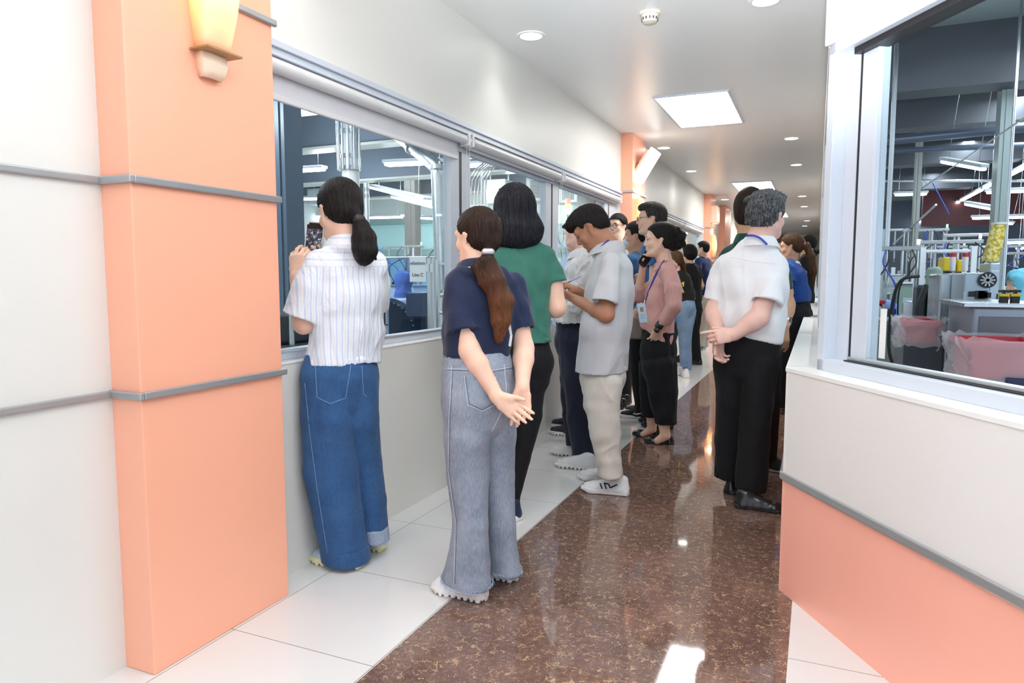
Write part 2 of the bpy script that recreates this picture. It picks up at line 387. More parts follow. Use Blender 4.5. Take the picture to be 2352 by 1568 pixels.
# right side: wall along the corridor and the wall that turns outwards towards us
DR = Vector((0.53, -0.848, 0)).normalized(); NR = Vector((-0.848, -0.53, 0)).normalized()
C0 = Vector((-0.10, 2.955, 0))                   # foot of the corner
def on(s, off, z):                               # point of the turned wall: s along it, off behind its face
    return tuple(C0 + DR * s - NR * off + Vector((0, 0, z)))
RS = 0.905
# lower wall: cream above, orange below, one solid each
def slab(m, s0, s1, o0, o1, z0, z1, mi=0):
    vs = [on(s0, o0, z0), on(s1, o0, z0), on(s1, o1, z0), on(s0, o1, z0), on(s0, o0, z1), on(s1, o0, z1), on(s1, o1, z1), on(s0, o1, z1)]
    return m.add(vs, [(0, 1, 2, 3), (7, 6, 5, 4), (4, 5, 1, 0), (5, 6, 2, 1), (6, 7, 3, 2), (7, 4, 0, 3)], mi)
def right_wall(name, z0, z1, mt, grow=0.0, **kw):
    m = MB(); c0 = C0; cm = C0 + NR * grow
    pl = [Vector((XR - grow, YB, 0)), Vector((XR - grow, C0.y + 0.02, 0)), C0 + Vector((-grow, -0.004 - grow * 0.4, 0)) , C0 + NR * grow + DR * 0.02, C0 + NR * grow + DR * 3.2,
          C0 + DR * 3.2 - NR * 0.16, C0 - NR * 0.16 + DR * 0.05, Vector((XR + 0.16, C0.y + 0.1, 0)), Vector((XR + 0.16, YB, 0))]
    n = len(pl); vs = [(p.x, p.y, z0) for p in pl] + [(p.x, p.y, z1) for p in pl]
    fs = [tuple(range(n)), tuple(reversed(range(n, 2 * n)))] + [(i, i + n, (i + 1) % n + n, (i + 1) % n) for i in range(n)]
    m.add(vs, fs); return fix_normals(m.build(name, mt, **kw))
right_wall('wall_right', 0, 0.475, ORANGE_R, kind='structure')
right_wall('wall_right', 0.475, RS - 0.004, CREAM, kind='structure')
right_wall('trim_6', RS - 0.006, RS + 0.008, WHITE_B, 0.003, kind='structure')
# rail at the colour change
m = MB(); slab(m, 0.0, 3.2, -0.012, 0.002, 0.462, 0.492); m.box((XR - 0.012, C0.y, 0.462), (XR + 0.002, YB, 0.492)); fix_normals(m.build('trim_7', RAIL, bevel=0.004, kind='structure'))
# upper wall above the windows
OU = 0.10
m = MB(); slab(m, 0.045, 3.2, OU - 0.02, OU + 0.12, 2.135, CH); fix_normals(m.build('wall_right', CREAM, bevel=0.004, kind='structure')); fix_normals(ce)
m = MB(); m.box((0.008, 2.98, 2.135), (0.14, YB, CH)); m.build('wall_right', WHITE, kind='structure')
# aluminium frame of the turned window
fr = root('window_3'); fr['kind'] = 'structure'
m = MB()
slab(m, 0.060, 0.100, OU - 0.008, OU + 0.075, RS + 0.008, 2.135)            # edge strip
slab(m, 0.100, 0.168, OU + 0.045, OU + 0.09, 0.955, 2.10)
slab(m, 0.176, 0.262, OU + 0.052, OU + 0.10, 0.955, 2.10)
slab(m, 0.060, 3.2, OU - 0.008, OU + 0.075, RS + 0.008, 0.957); slab(m, 0.060, 3.2, OU - 0.008, OU + 0.075, 2.095, 2.135)
fix_normals(m.build('window_frame', ALU_P, fr, bevel=0.002))
m = MB(); slab(m, 0.168, 0.176, OU + 0.05, OU + 0.09, 0.955, 2.10); slab(m, 0.17, 3.2, OU + 0.03, OU + 0.06, 0.957, 0.962); slab(m, 0.17, 3.2, OU + 0.02, OU + 0.09, 2.072, 2.095)  # jamb gasket is real; the top black band stands for shade under the lintel
fix_normals(m.build('gasket_and_shade', BLACK, fr))
m = MB(); slab(m, 0.17, 3.2, OU + 0.045, OU + 0.075, 0.962, 0.975); fix_normals(m.build('window_bead', ALU, fr, bevel=0.002))
m = MB(); slab(m, 0.262, 3.2, OU + 0.072, OU + 0.078, 0.97, 2.08); fix_normals(m.build('pane', GLASS_R, fr))
m = MB(); slab(m, 0.315, 0.345, OU + 0.066, OU + 0.070, 0.985, 1.16); fix_normals(m.build('window_latch', PLAST, fr, bevel=0.001))
# windows along the corridor on the right (seen edge on)
for k, (ya, yb) in enumerate(((3.05, 4.9), (4.96, 8.0), (8.06, 12.0), (12.06, 17.0), (17.06, 22.0))):
    fr = root('window_%d' % (4 + k)); fr['kind'] = 'structure'
    m = MB(); m.box((0.012, ya, RS + 0.008), (0.06, ya + 0.06, 2.135)); m.box((0.012, yb - 0.06, RS + 0.008), (0.06, yb, 2.135)); m.box((0.012, ya, RS + 0.008), (0.06, yb, 0.955)); m.box((0.012, ya, 2.09), (0.06, yb, 2.135))
    m.build('window_frame', ALU_P, fr, bevel=0.002)
    m = MB(); m.box((0.034, ya + 0.06, 0.955), (0.040, yb - 0.06, 2.09)); m.build('pane', GLASS_R, fr)

# ------------------------------------------------------------------ lamps and fittings of the corridor
DISC = lamp('downlight_disc', (1.0, 0.99, 0.96), 9.0); RING = mat('downlight_ring', (0.85, 0.85, 0.83), 0.3)
def downlight(x, y, label):
    t = root('downlight', (x, y, CH), 0, label, 'ceiling light', 'downlights in the corridor ceiling')
    m = MB(); m.lathe([(0.070, -0.001), (0.072, -0.007), (0.090, -0.006), (0.094, 0.0), (0.094, 0.002), (0.07, 0.002)], n=32); smooth_by_angle(m.build('ring', RING, t))
    m = MB(); m.lathe([(0.0, -0.006), (0.045, -0.0055), (0.070, -0.003), (0.070, 0.001), (0, 0.001)], n=32); smooth_by_angle(m.build('diffuser', DISC, t))
    l = bpy.data.lights.new('downlight_lamp', 'SPOT'); l.energy = 5.5; l.spot_size = R(115); l.spot_blend = 0.7; l.shadow_soft_size = 0.06; l.color = (1.0, 0.98, 0.93)
    o = bpy.data.objects.new('downlight_lamp', l); COL.objects.link(o); o.parent = t; o.location = (0, 0, -0.02)
LY = [(4.36, 'nearer the smoke detector'), (8.66, 'between the second column and the first panel'), (10.68, 'past the second column'), (14.8, 'past the third column'), (16.95, 'far down the corridor'), (21.2, 'near the end of the corridor')]
LAB_L = ['round downlight over the row of windows, before the ceiling panel', 'round downlight at the second orange column', 'round downlight past the second orange column', 'round downlight past the third orange column', 'small distant downlight on the window side', 'tiny downlight on the window side near the corridor end']
LAB_R = ['round downlight on the glazed wall side, before the ceiling panel', 'first downlight beyond the lit panel beside the glazed wall', 'second downlight beyond the lit panel beside the glazed wall', 'distant downlight over the glazed wall side', 'fourth distant downlight over the glazed wall side', 'tiny downlight by the glazed wall near the corridor end']
for i, (y, _) in enumerate(LY): downlight(-1.77, y, LAB_L[i])
for i, (y, _) in enumerate(LY): downlight(-0.33, y, LAB_R[i])
downlight(-1.77, 2.2, 'round downlight above the first orange column'); downlight(-0.33, 2.2, 'round downlight near the turned window wall')
downlight(-0.42, 23.3, 'last tiny downlight by the glazed wall')

PANEL = lamp('panel_diffuser', (0.97, 0.99, 1.0), 5.0); LOUV = mat('panel_louvre', (0.80, 0.82, 0.84), 0.25, 0.3)
TUBE = lamp('fluorescent_tube', (0.97, 0.99, 1.0), 16.0)
def panel(x, y, label):
    t = root('ceiling_panel', (x, y, CH), 0, label, 'ceiling light', 'lit panels in the corridor ceiling')
    m = MB(); w, l = 0.305, 0.65
    for lo, hi in (((-w - 0.02, -l - 0.02, -0.012), (w + 0.02, -l, 0)), ((-w - 0.02, l, -0.012), (w + 0.02, l + 0.02, 0)), ((-w - 0.02, -l, -0.012), (-w, l, 0)), ((w, -l, -0.012), (w + 0.02, l, 0))): m.box(lo, hi)
    m.build('frame', ALU_P, t)
    m = MB(); m.box((-w, -l, -0.002), (w, l, 0.0)); m.build('diffuser', PANEL, t)
    m = MB()
    for k in range(15): m.box((-w, -l + 0.08 + k * 0.083, -0.010), (-0.03, -l + 0.088 + k * 0.083, -0.002)); m.box((0.03, -l + 0.08 + k * 0.083, -0.010), (w, -l + 0.088 + k * 0.083, -0.002))
    m.build('louvre', LOUV, t)
    m = MB(); m.box((-0.028, -l, -0.012), (0.028, l, -0.003)); m.build('tube', TUBE, t)
panel(-1.06, 6.90, 'large glowing ceiling panel with a slim grey frame'); panel(-1.06, 12.9, 'small distant ceiling panel behind the heads of two men'); panel(-1.06, 19.0, 'last ceiling panel near the corridor end')

# smoke detector
t = root('smoke_detector', (-0.975, 4.285, CH), 0, 'round cream smoke detector on the ceiling', 'smoke detector')
m = MB(); m.lathe([(0, -0.012), (0.060, -0.012), (0.064, -0.006), (0.064, 0)], n=32); smooth_by_angle(m.build('base', mat('cream_plastic', (0.75, 0.70, 0.60), 0.4), t))
m = MB(); m.lathe([(0, -0.058), (0.022, -0.058), (0.040, -0.052), (0.047, -0.040), (0.050, -0.012), (0, -0.012)], n=32)
smooth_by_angle(m.build('cover', MATS['cream_plastic'], t))
m = MB()
for k in range(14): a = 2 * PI * k / 14; m.box((0.0465, -0.0045, -0.044), (0.0505, 0.0045, -0.030), rot=Matrix.Rotation(a, 3, 'Z'), piv=(0, 0, -0.03))
m.build('vent_slot', mat('dark_slot', (0.12, 0.11, 0.1), 0.6), t)

# wall sconces: bent frosted plates over a warm lamp
FROST = bpy.data.materials.new('frosted_sconce_shade'); FROST.use_nodes = True
_t = FROST.node_tree; _b = _t.nodes['Principled BSDF']; _b.inputs['Base Color'].default_value = (0.92, 0.86, 0.76, 1); _b.inputs['Roughness'].default_value = 0.3
_tr = _t.nodes.new('ShaderNodeBsdfTranslucent'); _tr.inputs[0].default_value = (0.98, 0.86, 0.66, 1); _mx = _t.nodes.new('ShaderNodeMixShader'); _mx.inputs[0].default_value = 0.62
_t.links.new(_b.outputs[0], _mx.inputs[1]); _t.links.new(_tr.outputs[0], _mx.inputs[2]); _t.links.new(_mx.outputs[0], _t.nodes['Material Output'].inputs[0]); BULB = lamp('warm_bulb', (1.0, 0.80, 0.48), 26.0)
def sconce(y, z, label, pw=1.0):
    t = root('wall_sconce', (XC, y, z), 0, label, 'wall light', 'frosted sconces on the orange columns')
    # shade: a four-sided plate bowed away from the wall, narrowing downwards
    def shell(z0, z1, w0, w1, d0, d1, n=14, th=0.004):
        m = MB(); g = []
        for i in range(n + 1):
            s = i / n; zz = z0 + (z1 - z0) * s; bow = math.sin(PI * (0.12 + 0.80 * s)) ; w = w0 + (w1 - w0) * s; d = d0 + (d1 - d0) * s
            dd = d * (0.35 + 0.65 * bow); w = w * (0.78 + 0.24 * bow)
            g.append([(0.0, -w, zz), (dd * 0.80, -w, zz), (dd, -w * 0.30, zz), (dd * 0.88, w, zz), (0.0, w, zz)])
        k = 5; vs = [p for r_ in g for p in r_]; fs = [(i * k + j, i * k + j + 1, (i + 1) * k + j + 1, (i + 1) * k + j) for i in range(n) for j in range(k - 1)]
        m.add(vs, fs); return m
    o = shell(-0.20, 0.24, 0.060, 0.088, 0.085, 0.095).build('shade', FROST, t); md = o.modifiers.new('thick', 'SOLIDIFY'); md.thickness = 0.004; smooth_by_angle(o, 25)
    o = shell(-0.285, -0.19, 0.046, 0.054, 0.040, 0.050, 4).build('lower_plate', mat('frosted_plate', (0.86, 0.70, 0.56), 0.3, emit=(1, 0.6, 0.3), es=0.08), t); md = o.modifiers.new('thick', 'SOLIDIFY'); md.thickness = 0.004; smooth_by_angle(o, 25)
    m = MB(); m.box((0, -0.074, -0.206), (0.084, 0.074, -0.200)); m.build('shelf_edge', mat('bronze_edge', (0.40, 0.22, 0.10), 0.4), t)
    m = MB(); m.lathe([(0, -0.05), (0.014, -0.045), (0.018, 0), (0.014, 0.045), (0, 0.05)], (0.045, 0, 0.02), 16); smooth_by_angle(m.build('bulb', BULB, t), 60)
    l = bpy.data.lights.new('sconce_lamp', 'POINT'); l.energy = 2.2 * pw; l.color = (1.0, 0.66, 0.36); l.shadow_soft_size = 0.03
    for zz in (0.30, 0.12):
        if zz < 0.2: l = l.copy(); l.energy = 1.5 * pw ** 2; l.color = (1.0, 0.80, 0.52)
        o = bpy.data.objects.new('sconce_lamp', l); COL.objects.link(o); o.parent = t; o.location = (0.05, 0, zz)
sconce(1.800, 2.215, 'frosted bowed sconce on the first orange column', 2.2)
sconce(7.96, 1.92, 'glowing sconce low on the second orange column'); sconce(14.08, 1.85, 'small glowing sconce on the third orange column')
# tilted lit sign box high on the second column
t = root('light_box', (XC + 0.0, 8.05, 2.52), 0, 'bright tilted light box high on the second orange column', 'light fixture')
m = MB(); m.box((0.03, -0.30, -0.19), (0.075, 0.02, 0.17), rot=Matrix.Rotation(R(32), 3, 'Y')); m.build('housing', mat('pink_housing', (0.75, 0.42, 0.32), 0.4), t, bevel=0.006)
m = MB(); m.box((0.070, -0.315, -0.20), (0.125, 0.025, 0.19), rot=Matrix.Rotation(R(32), 3, 'Y')); m.build('lit_face', lamp('lit_face', (1, 0.99, 0.96), 4.0), t, bevel=0.01)
m = MB(); m.tube([(0, -0.14, 0.05), (0.09, -0.14, 0.02)], 0.012); m.build('bracket', ALU_P, t)
t = root('exit_box', (XC + 0.06, 14.0, 2.50), 0, 'pale rectangular box high on the third orange column', 'light fixture')
m = MB(); m.box((-0.06, -0.25, -0.2), (0.06, 0.1, 0.12)); m.build('housing', mat('pale_pink_box', (0.85, 0.55, 0.42), 0.4), t, bevel=0.01)
m = MB(); m.box((0.058, -0.22, -0.17), (0.066, 0.07, 0.09)); m.build('face_plate', mat('pale_plate', (0.85, 0.72, 0.62), 0.3), t, bevel=0.002)

# ================================================================== factory halls behind the glass
H_CEIL = paint('hall_ceiling', (0.50, 0.52, 0.50), 0.6); SLATE = paint('slate_beam', (0.13, 0.165, 0.22), 0.5)
FLANGE = paint('beam_flange', (0.42, 0.43, 0.41), 0.45); TEAL = paint('teal_wall', (0.50, 0.76, 0.78), 0.4); TEAL_D = paint('grey_green_band', (0.28, 0.40, 0.40), 0.5)
STEEL = metal('stainless_steel', (0.62, 0.65, 0.68), 0.25); DARK = paint('dark_machine', (0.035, 0.042, 0.055), 0.4); HFLOOR = paint('hall_floor', (0.20, 0.22, 0.22), 0.35)
HW = paint('hall_white', (0.72, 0.76, 0.76), 0.45); BROWNP = paint('grey_brown_post', (0.20, 0.19, 0.18), 0.5); GAL = metal('galvanised_duct', (0.75, 0.80, 0.84), 0.28)
BATTEN = lamp('batten_tube', (0.90, 0.97, 1.0), 14.0); HOUS = mat('batten_housing', (0.55, 0.60, 0.66), 0.35)
PMACH = paint('machine_green', (0.30, 0.42, 0.36), 0.4); REDP = mat('red_plastic', (0.55, 0.03, 0.05), 0.35); MAROON = paint('maroon_roof', (0.11, 0.02, 0.025), 0.5)
# left hall shell
m = MB(); m.box((-10.2, 0.2, 3.35), (-2.15, 20, 3.45)); m.build('ceiling', H_CEIL, kind='structure')
m = MB(); m.box((-10.2, 14.0, 0), (-2.15, 14.1, 2.55)); m.build('wall_back', TEAL, kind='structure')
m = MB(); m.box((-10.2, 13.93, 1.78), (-2.15, 14.0, 1.92)); m.box((-10.2, 13.9, 2.5), (-2.15, 14.0, 2.62)); m.build('trim_8', TEAL_D, kind='structure')
m = MB(); m.box((-10.2, 14.05, 2.55), (-2.15, 14.1, 3.4)); m.build('wall_back', HW, kind='structure')
m = MB(); m.box((-10.3, 0.2, 0), (-10.2, 14.1, 3.4)); m.build('wall_left', HW, kind='structure')
m = MB(); m.box((-10.2, 0.1, 0), (-2.15, 0.2, 3.4)); m.build('wall_front', HW, kind='structure')
def ibeam(x0, x1, y, z0, z1, w=0.26):
    m = MB(); m.box((x0, y - 0.02, z0 + 0.03), (x1, y + 0.02, z1)); m.build('ceiling_beam', SLATE, kind='structure')
    m = MB(); m.box((x0, y - w / 2, z0), (x1, y + w / 2, z0 + 0.03)); m.build('ceiling_beam', FLANGE, kind='structure')
for y, z0 in ((4.35, 2.98), (5.5, 2.85), (7.0, 2.80), (9.2, 2.75), (11.6, 2.8)): ibeam(-10.2, -2.15, y, z0, 3.35)
m = MB(); m.box((-4.6, 4.0, 3.0), (-4.45, 14, 3.15)); m.build('ceiling_beam', SLATE, kind='structure')
def post(px0, px1, Y, z0, z1, mt, label, d=0.2, name='steel_post'):
    a, b = atY(px0, 500, Y)[0], atY(px1, 500, Y)[0]; w = b - a; ym = Y + d / 2
    t = root(name, ((a + b) / 2, ym, z0), 0, label, 'steel post')
    m = MB(); h = z1 - z0
    m.box((-w / 2, -d / 2, 0), (w / 2, d / 2, h)); m.box((-w * 0.1, -d / 2 - 0.012, 0.3), (w * 0.1, -d / 2, h - 0.3)); m.build('column_section', mt, t)
    m = MB(); m.box((-w / 2 - 0.06, -d / 2 - 0.05, 0), (w / 2 + 0.06, d / 2 + 0.05, 0.02)); m.build('base_plate', mt, t)
post(634, 658, 4.2, 0, 3.35, paint('blue_grey_post', (0.11, 0.155, 0.22), 0.4), 'blue-grey steel post behind the glass beside the first orange column')
post(929, 953, 10.9, 0, 3.35, BROWNP, 'grey-brown steel post in the hall above the sign')
def batten(pa, pb, Y, label, power=0, Y2=None, drop=0.0, grp='fluorescent battens in the factory halls'):
    A, B = Vector(atY(*pa, Y)), Vector(atY(*pb, Y2 or Y)); mid = (A + B) / 2; d = B - A; L = d.length
    t = root('fluorescent_batten', mid, 0, label, 'strip light', grp); t.rotation_mode = 'QUATERNION'; t.rotation_quaternion = d.to_track_quat('X', 'Z')
    wd = 0.07 if mid.x < -2 else 0.042; m = MB(); m.box((-L / 2, -wd, 0.012), (L / 2, wd, 0.05)); m.build('housing', HOUS, t, bevel=0.008)
    m = MB(); m.box((-L / 2 + 0.02, -wd * 0.83, -0.022), (L / 2 - 0.02, wd * 0.83, 0.012)); m.build('tube', BATTEN, t, bevel=0.018)
    top = (3.35 if mid.x < -2 else 3.55) - max(A.z, B.z) + 0.02
    for s in (-0.35, 0.35): m = MB(); m.tube([(s * L, 0, 0.05), (s * L, 0, top)], 0.004, 5); m.build('hanger_wire', STEEL, t)
for i, (a, b, Y, l) in enumerate([((600, 268), (706, 254), 4.7, 'bright batten beside the first orange column behind the glass'), ((648, 394), (746, 388), 8.0, 'batten above the photographing woman, between the steel post and the silver duct'), ((884, 378), (1012, 372), 7.4, 'batten behind the slanting duct'),
        ((650, 458), (735, 456), 10.5, 'lower batten beside the blue-grey post'), ((655, 499), (745, 497), 12.6, 'distant batten low over the phone'), ((1058, 382), (1186, 372), 8.6, 'bright batten over the woman in the navy polo'),
        ((1060, 360), (1130, 355), 7.2, 'short batten at the top of the second pane'), ((840, 500), (925, 498), 12.2, 'distant batten against the teal wall'), ((958, 500), (1005, 502), 12.2, 'distant batten beside the grey-brown post'),
        ((700, 412), (745, 420), 9.6, 'thin slanted batten by the duct foot')]): batten(a, b, Y, l)
batten((855, 430), (985, 462), 9.8, 'brightest long batten running away behind the silver duct', Y2=7.6); batten((905, 452), (1030, 482), 10.4, 'long batten just below the brightest one', Y2=8.0)
# ducts
def ductwork(name, label, pts, r, mt, rings=(), cat='duct', bundle=0):
    t = root(name, pts[0], 0, label, cat); P0 = Vector(pts[0]); L = [Vector(p) - P0 for p in pts]
    m = MB(); m.tube(L, r, 20); smooth_by_angle(m.build('pipe', mt, t), 50)
    if rings:
        m = MB()
        for s in rings:
            i = int(s); q = L[i].lerp(L[min(i + 1, len(L) - 1)], s - i); d = (L[min(i + 1, len(L) - 1)] - L[i]).normalized(); rr = r if not hasattr(r, '__len__') else r[i]
            m.tube([q - d * 0.02, q + d * 0.02], rr * 1.12, 20)
        m.build('collar', STEEL, t)
    if bundle:
        for k in range(bundle):
            a = PI * (1.05 + 0.9 * k / (bundle - 1)); m = MB(); m.tube([L[0] + Vector((math.cos(a) * 0.125, math.sin(a) * 0.125, 0.0)), L[1] + Vector((math.cos(a) * 0.118, math.sin(a) * 0.118, 0.0))], 0.011, 8); smooth_by_angle(m.build('rod', STEEL, t), 60)
    return t
a = atY(802, 230, 5.6); b = atY(802, 392, 5.6); b2 = (a[0], a[1], b[2])
ductwork('silver_duct', 'fat silver vertical duct with rods behind the photographing woman', [tuple(a), b2], 0.085, GAL, (0.03, 0.45, 0.8, 0.97), bundle=7)
ductwork('white_pipe', 'white pipe carrying on below the silver duct', [(a[0], a[1], b[2] + 0.02), (a[0], a[1], 1.6)], 0.082, PLAST)
a = Vector(atY(900, 292, 6.4)); b = Vector(atY(1004, 384, 6.0)); c_ = Vector((b.x + 0.03, b.y, 1.15)); ductwork('bent_duct', 'slanting galvanised duct bending down beside the window mullion', [a, b, b.lerp(c_, 0.1), c_], [0.085, 0.07, 0.062, 0.055], GAL, (0.5, 1.0))
a = Vector(atY(841, 420, 6.2)); ductwork('standing_pipe', 'thin pale pole with a clamp head behind the ponytail', [a, (a.x, a.y, 0.0)], 0.028, ALU, (0.03, 0.06))
def tank(px, py0, py1, Y, w, label):
    pass
# distribution box and frames against the far wall
HUNG = ('air_cooler', 'wall_cabinet', 'meter_box'); STOOD = ('control_box', 'yellow_box', 'control_cabinet')
def panelbox(px0, px1, py0, py1, Y, depth, mt, name, label, cat, detail='door', legs=False):
    A = atY(px0, py1, Y); B = atY(px1, py0, Y); w = B[0] - A[0]; z0, z1 = A[2], B[2]
    t = root(name, ((A[0] + B[0]) / 2, Y, max(z0, 0)), 0, label, cat); h = z1 - max(z0, 0)
    if name in HUNG:
        for sx in (-1, 1): m = MB(); m.box((sx * w * 0.4 - 0.012, depth * 0.4, h - 0.01), (sx * w * 0.4 + 0.012, depth * 0.4 + 0.02, (3.36 if A[0] < -2 else 3.56) - z0)); m.build('hanger_rod', STEEL, t)
    if name in STOOD: m = MB(); m.box((-w * 0.2, depth * 0.3, -z0), (w * 0.2, depth * 0.7, 0.01)); m.build('pedestal', DARK, t)
    m = MB(); m.box((-w / 2, 0, 0), (w / 2, depth, h)); m.build('body', mt, t, bevel=0.01)
    if detail == 'door':
        m = MB(); m.box((-w * 0.38, -0.012, h * 0.12), (w * 0.38, 0, h * 0.9)); m.build('door', mt, t, bevel=0.004)
        m = MB(); m.box((w * 0.26, -0.03, h * 0.45), (w * 0.31, -0.012, h * 0.6)); m.build('latch', BLACK, t)
    elif detail == 'grille':
        m = MB(); m.box((-w * 0.30, -0.006, h * 0.12), (w * 0.32, 0.0, h * 0.84)); m.build('recess', mat('grille_dark', (0.06, 0.07, 0.08), 0.5), t)
        m = MB()
        for k in range(12): m.box((-w * 0.30, -0.02, h * (0.14 + k * 0.058)), (w * 0.32, -0.006, h * (0.14 + k * 0.058 + 0.022)))
        m.build('grille', HW, t)
    elif detail == 'louvre':
        m = MB(); m.box((-w * 0.42, -0.008, h * 0.08), (w * 0.42, 0, h * 0.93)); m.build('door', mat('cabinet_door_grey', (0.17, 0.17, 0.19), 0.4, 0.4), t, bevel=0.003)
        m = MB()
        for k in range(5): m.box((-w * 0.2, -0.03, h * (0.36 + k * 0.075)), (w * 0.2, -0.008, h * (0.36 + k * 0.075 + 0.018)), rot=Matrix.Rotation(0.3, 3, 'X'))
        m.build('louvre', STEEL, t, bevel=0.002)
    elif detail == 'controls':
        m = MB(); m.box((-w * 0.48, -0.006, h * 0.01), (w * 0.48, 0, h * 0.42)); m.build('front_panel', mat('panel_front_grey', (0.50, 0.55, 0.60), 0.35, 0.5), t)
        for k, (u, v, s) in enumerate(((-0.3, 0.28, 0.03), (-0.05, 0.22, 0.045), (0.05, 0.22, 0.045), (0.3, 0.25, 0.03))):
            m = MB(); m.box((w * u, -0.02, h * v), (w * u + s, -0.006, h * v + s)); m.build('switch', BLACK, t)
        m = MB(); m.lathe([(0, -0.01), (0.042, -0.01), (0.045, 0.01), (0.0, 0.01)], (w * 0.36, -0.012, h * 0.78), 24, M=Matrix.Rotation(PI / 2, 3, 'X')); m.build('fan_ring', BLACK, t)
        m = MB()
        for k in range(5): m.box((w * 0.36 - 0.036, -0.03, h * 0.78 - 0.004), (w * 0.36 + 0.036, -0.022, h * 0.78 + 0.004), rot=Matrix.Rotation(k * PI / 5, 3, 'Y'))
        m.build('fan_blade', RAIL, t)
    if legs:
        for sx in (-1, 1):
            for yy in (0.02, depth - 0.05):
                m = MB(); m.box((sx * (w / 2 - 0.03) - 0.02, yy, -max(z0, 0)), (sx * (w / 2 - 0.03) + 0.02, yy + 0.04, 0.0)); m.build('leg', mt, t)
    return t
panelbox(706, 737, 432, 470, 11.5, 0.3, HOUS, 'meter_box', 'grey meter box hung behind the head of the photographing woman', 'electrical box')
panelbox(1208, 1258, 404, 462, 9.4, 0.5, HW, 'air_cooler', 'white air cooler with a dark grille, above the woman in green', 'air cooler', 'grille')
panelbox(1283, 1326, 414, 466, 11.4, 0.5, HW, 'air_cooler', 'second white air cooler, behind the thin mullion', 'air cooler', 'grille')
panelbox(1108, 1160, 410, 468, 11.2, 0.6, HW, 'wall_cabinet', 'white hanging cabinet left of the bobbed hair', 'cabinet', 'door')
panelbox(1325, 1380, 420, 520, 12.3, 0.5, HW, 'wall_cabinet', 'tall white cabinet behind the last pane before the orange column', 'cabinet', 'door')
# hose rack
A = atY(1095, 372, 7.4)
t = root('hose_rack', A, 0, 'curved grey hoses hanging in the second pane', 'hoses')
for k in range(6):
    m = MB(); x = -0.10 + k * 0.045; pts = [(x + 0.14, 0.2, 0.05), (x + 0.05, 0.05, -0.08), (x, 0, -0.2), (x - 0.02, 0, -0.35), (x - 0.01, 0, -0.50)]; m.tube(pts, 0.010, 8); smooth_by_angle(m.build('hose', STEEL, t), 60)
m = MB(); m.box((-0.15, -0.03, -0.54), (0.16, 0.03, -0.49)); m.build('manifold', ALU, t)
m = MB(); m.box((-0.03, 0.15, 0.04), (0.0, 0.19, 3.36 - A[2])); m.box((-0.03, 0.03, -0.53), (0.0, 0.19, -0.50)); m.box((-0.03, 0.16, -0.53), (0.0, 0.19, 0.1)); m.build('hanger_bar', ALU, t)
# shelving / conveyor clutter in the lower hall
def frame_rack(px0, px1, py0, py1, Y, depth, label, name='metal_rack', shelves=3, mt=ALU, cat='frame'):
    A = atY(px0, py1, Y); B = atY(px1, py0, Y); w = B[0] - A[0]; z1 = B[2]
    t = root(name, ((A[0] + B[0]) / 2, Y, 0), 0, label, cat)
    for sx in (-1, 1):
        for yy in (0, depth):
            m = MB(); m.box((sx * w / 2 - 0.02, yy - 0.02, 0), (sx * w / 2 + 0.02, yy + 0.02, z1)); m.build('upright', mt, t)
    for k in range(shelves):
        m = MB(); z = z1 * (k + 1) / shelves - 0.02; m.box((-w / 2, 0, z - 0.02), (w / 2, depth, z)); m.build('shelf', mt, t)
    return t
frame_rack(1005, 1034, 598, 770, 5.9, 0.5, 'pale machine frame beside the labelled door')
frame_rack(655, 760, 640, 800, 6.6, 0.8, 'dark frame behind the phone hand', mt=paint('dark_frame', (0.06, 0.07, 0.10), 0.4))
frame_rack(1270, 1330, 560, 760, 6.6, 0.6, 'pale shelving between the green and white shirts')
frame_rack(1060, 1110, 560, 760, 8.6, 0.6, 'pale shelving behind the navy polo')
# low dark machines filling the hall floor
def machine(px0, px1, py0, Y, depth, label, mt=DARK, top=None):
    A = atY(px0, py0, Y); B = atY(px1, py0, Y); w = B[0] - A[0]; h = A[2]
    t = root('factory_machine', ((A[0] + B[0]) / 2, Y, 0), 0, label, 'machine')
    m = MB(); m.box((-w / 2, 0, 0.06), (w / 2, depth, h * 0.8)); m.build('housing', mt, t, bevel=0.02)
    m = MB(); m.box((-w * 0.4, 0.05, h * 0.8), (w * 0.1, depth * 0.7, h)); m.build('upper_housing', top or mt, t, bevel=0.02)
    m = MB(); m.box((-w * 0.35, -0.012, h * 0.45), (w * 0.2, 0, h * 0.7)); m.build('access_door', STEEL, t, bevel=0.004)
    for sx in (-1, 1): m = MB(); m.box((sx * w * 0.42 - 0.03, 0.05, 0), (sx * w * 0.42 + 0.03, 0.15, 0.06)); m.build('foot', BLACK, t)
    m = MB(); m.tube([(w * 0.25, 0.1, h * 0.8), (w * 0.25, 0.1, h * 0.98), (w * 0.4, 0.2, h * 1.02)], 0.02, 8); m.build('pipe', STEEL, t)
machine(560, 672, 720, 3.5, 0.8, 'black machine low behind the glass by the orange column')
machine(700, 800, 690, 5.9, 0.5, 'dark machine hidden mostly by the photographing woman')
machine(1040, 1240, 640, 7.2, 1.2, 'grey machine between the two ponytailed women', paint('grey_machine', (0.30, 0.34, 0.36), 0.4), HW)
machine(1262, 1420, 600, 9.6, 1.2, 'pale machine behind the far panes', HW, STEEL)
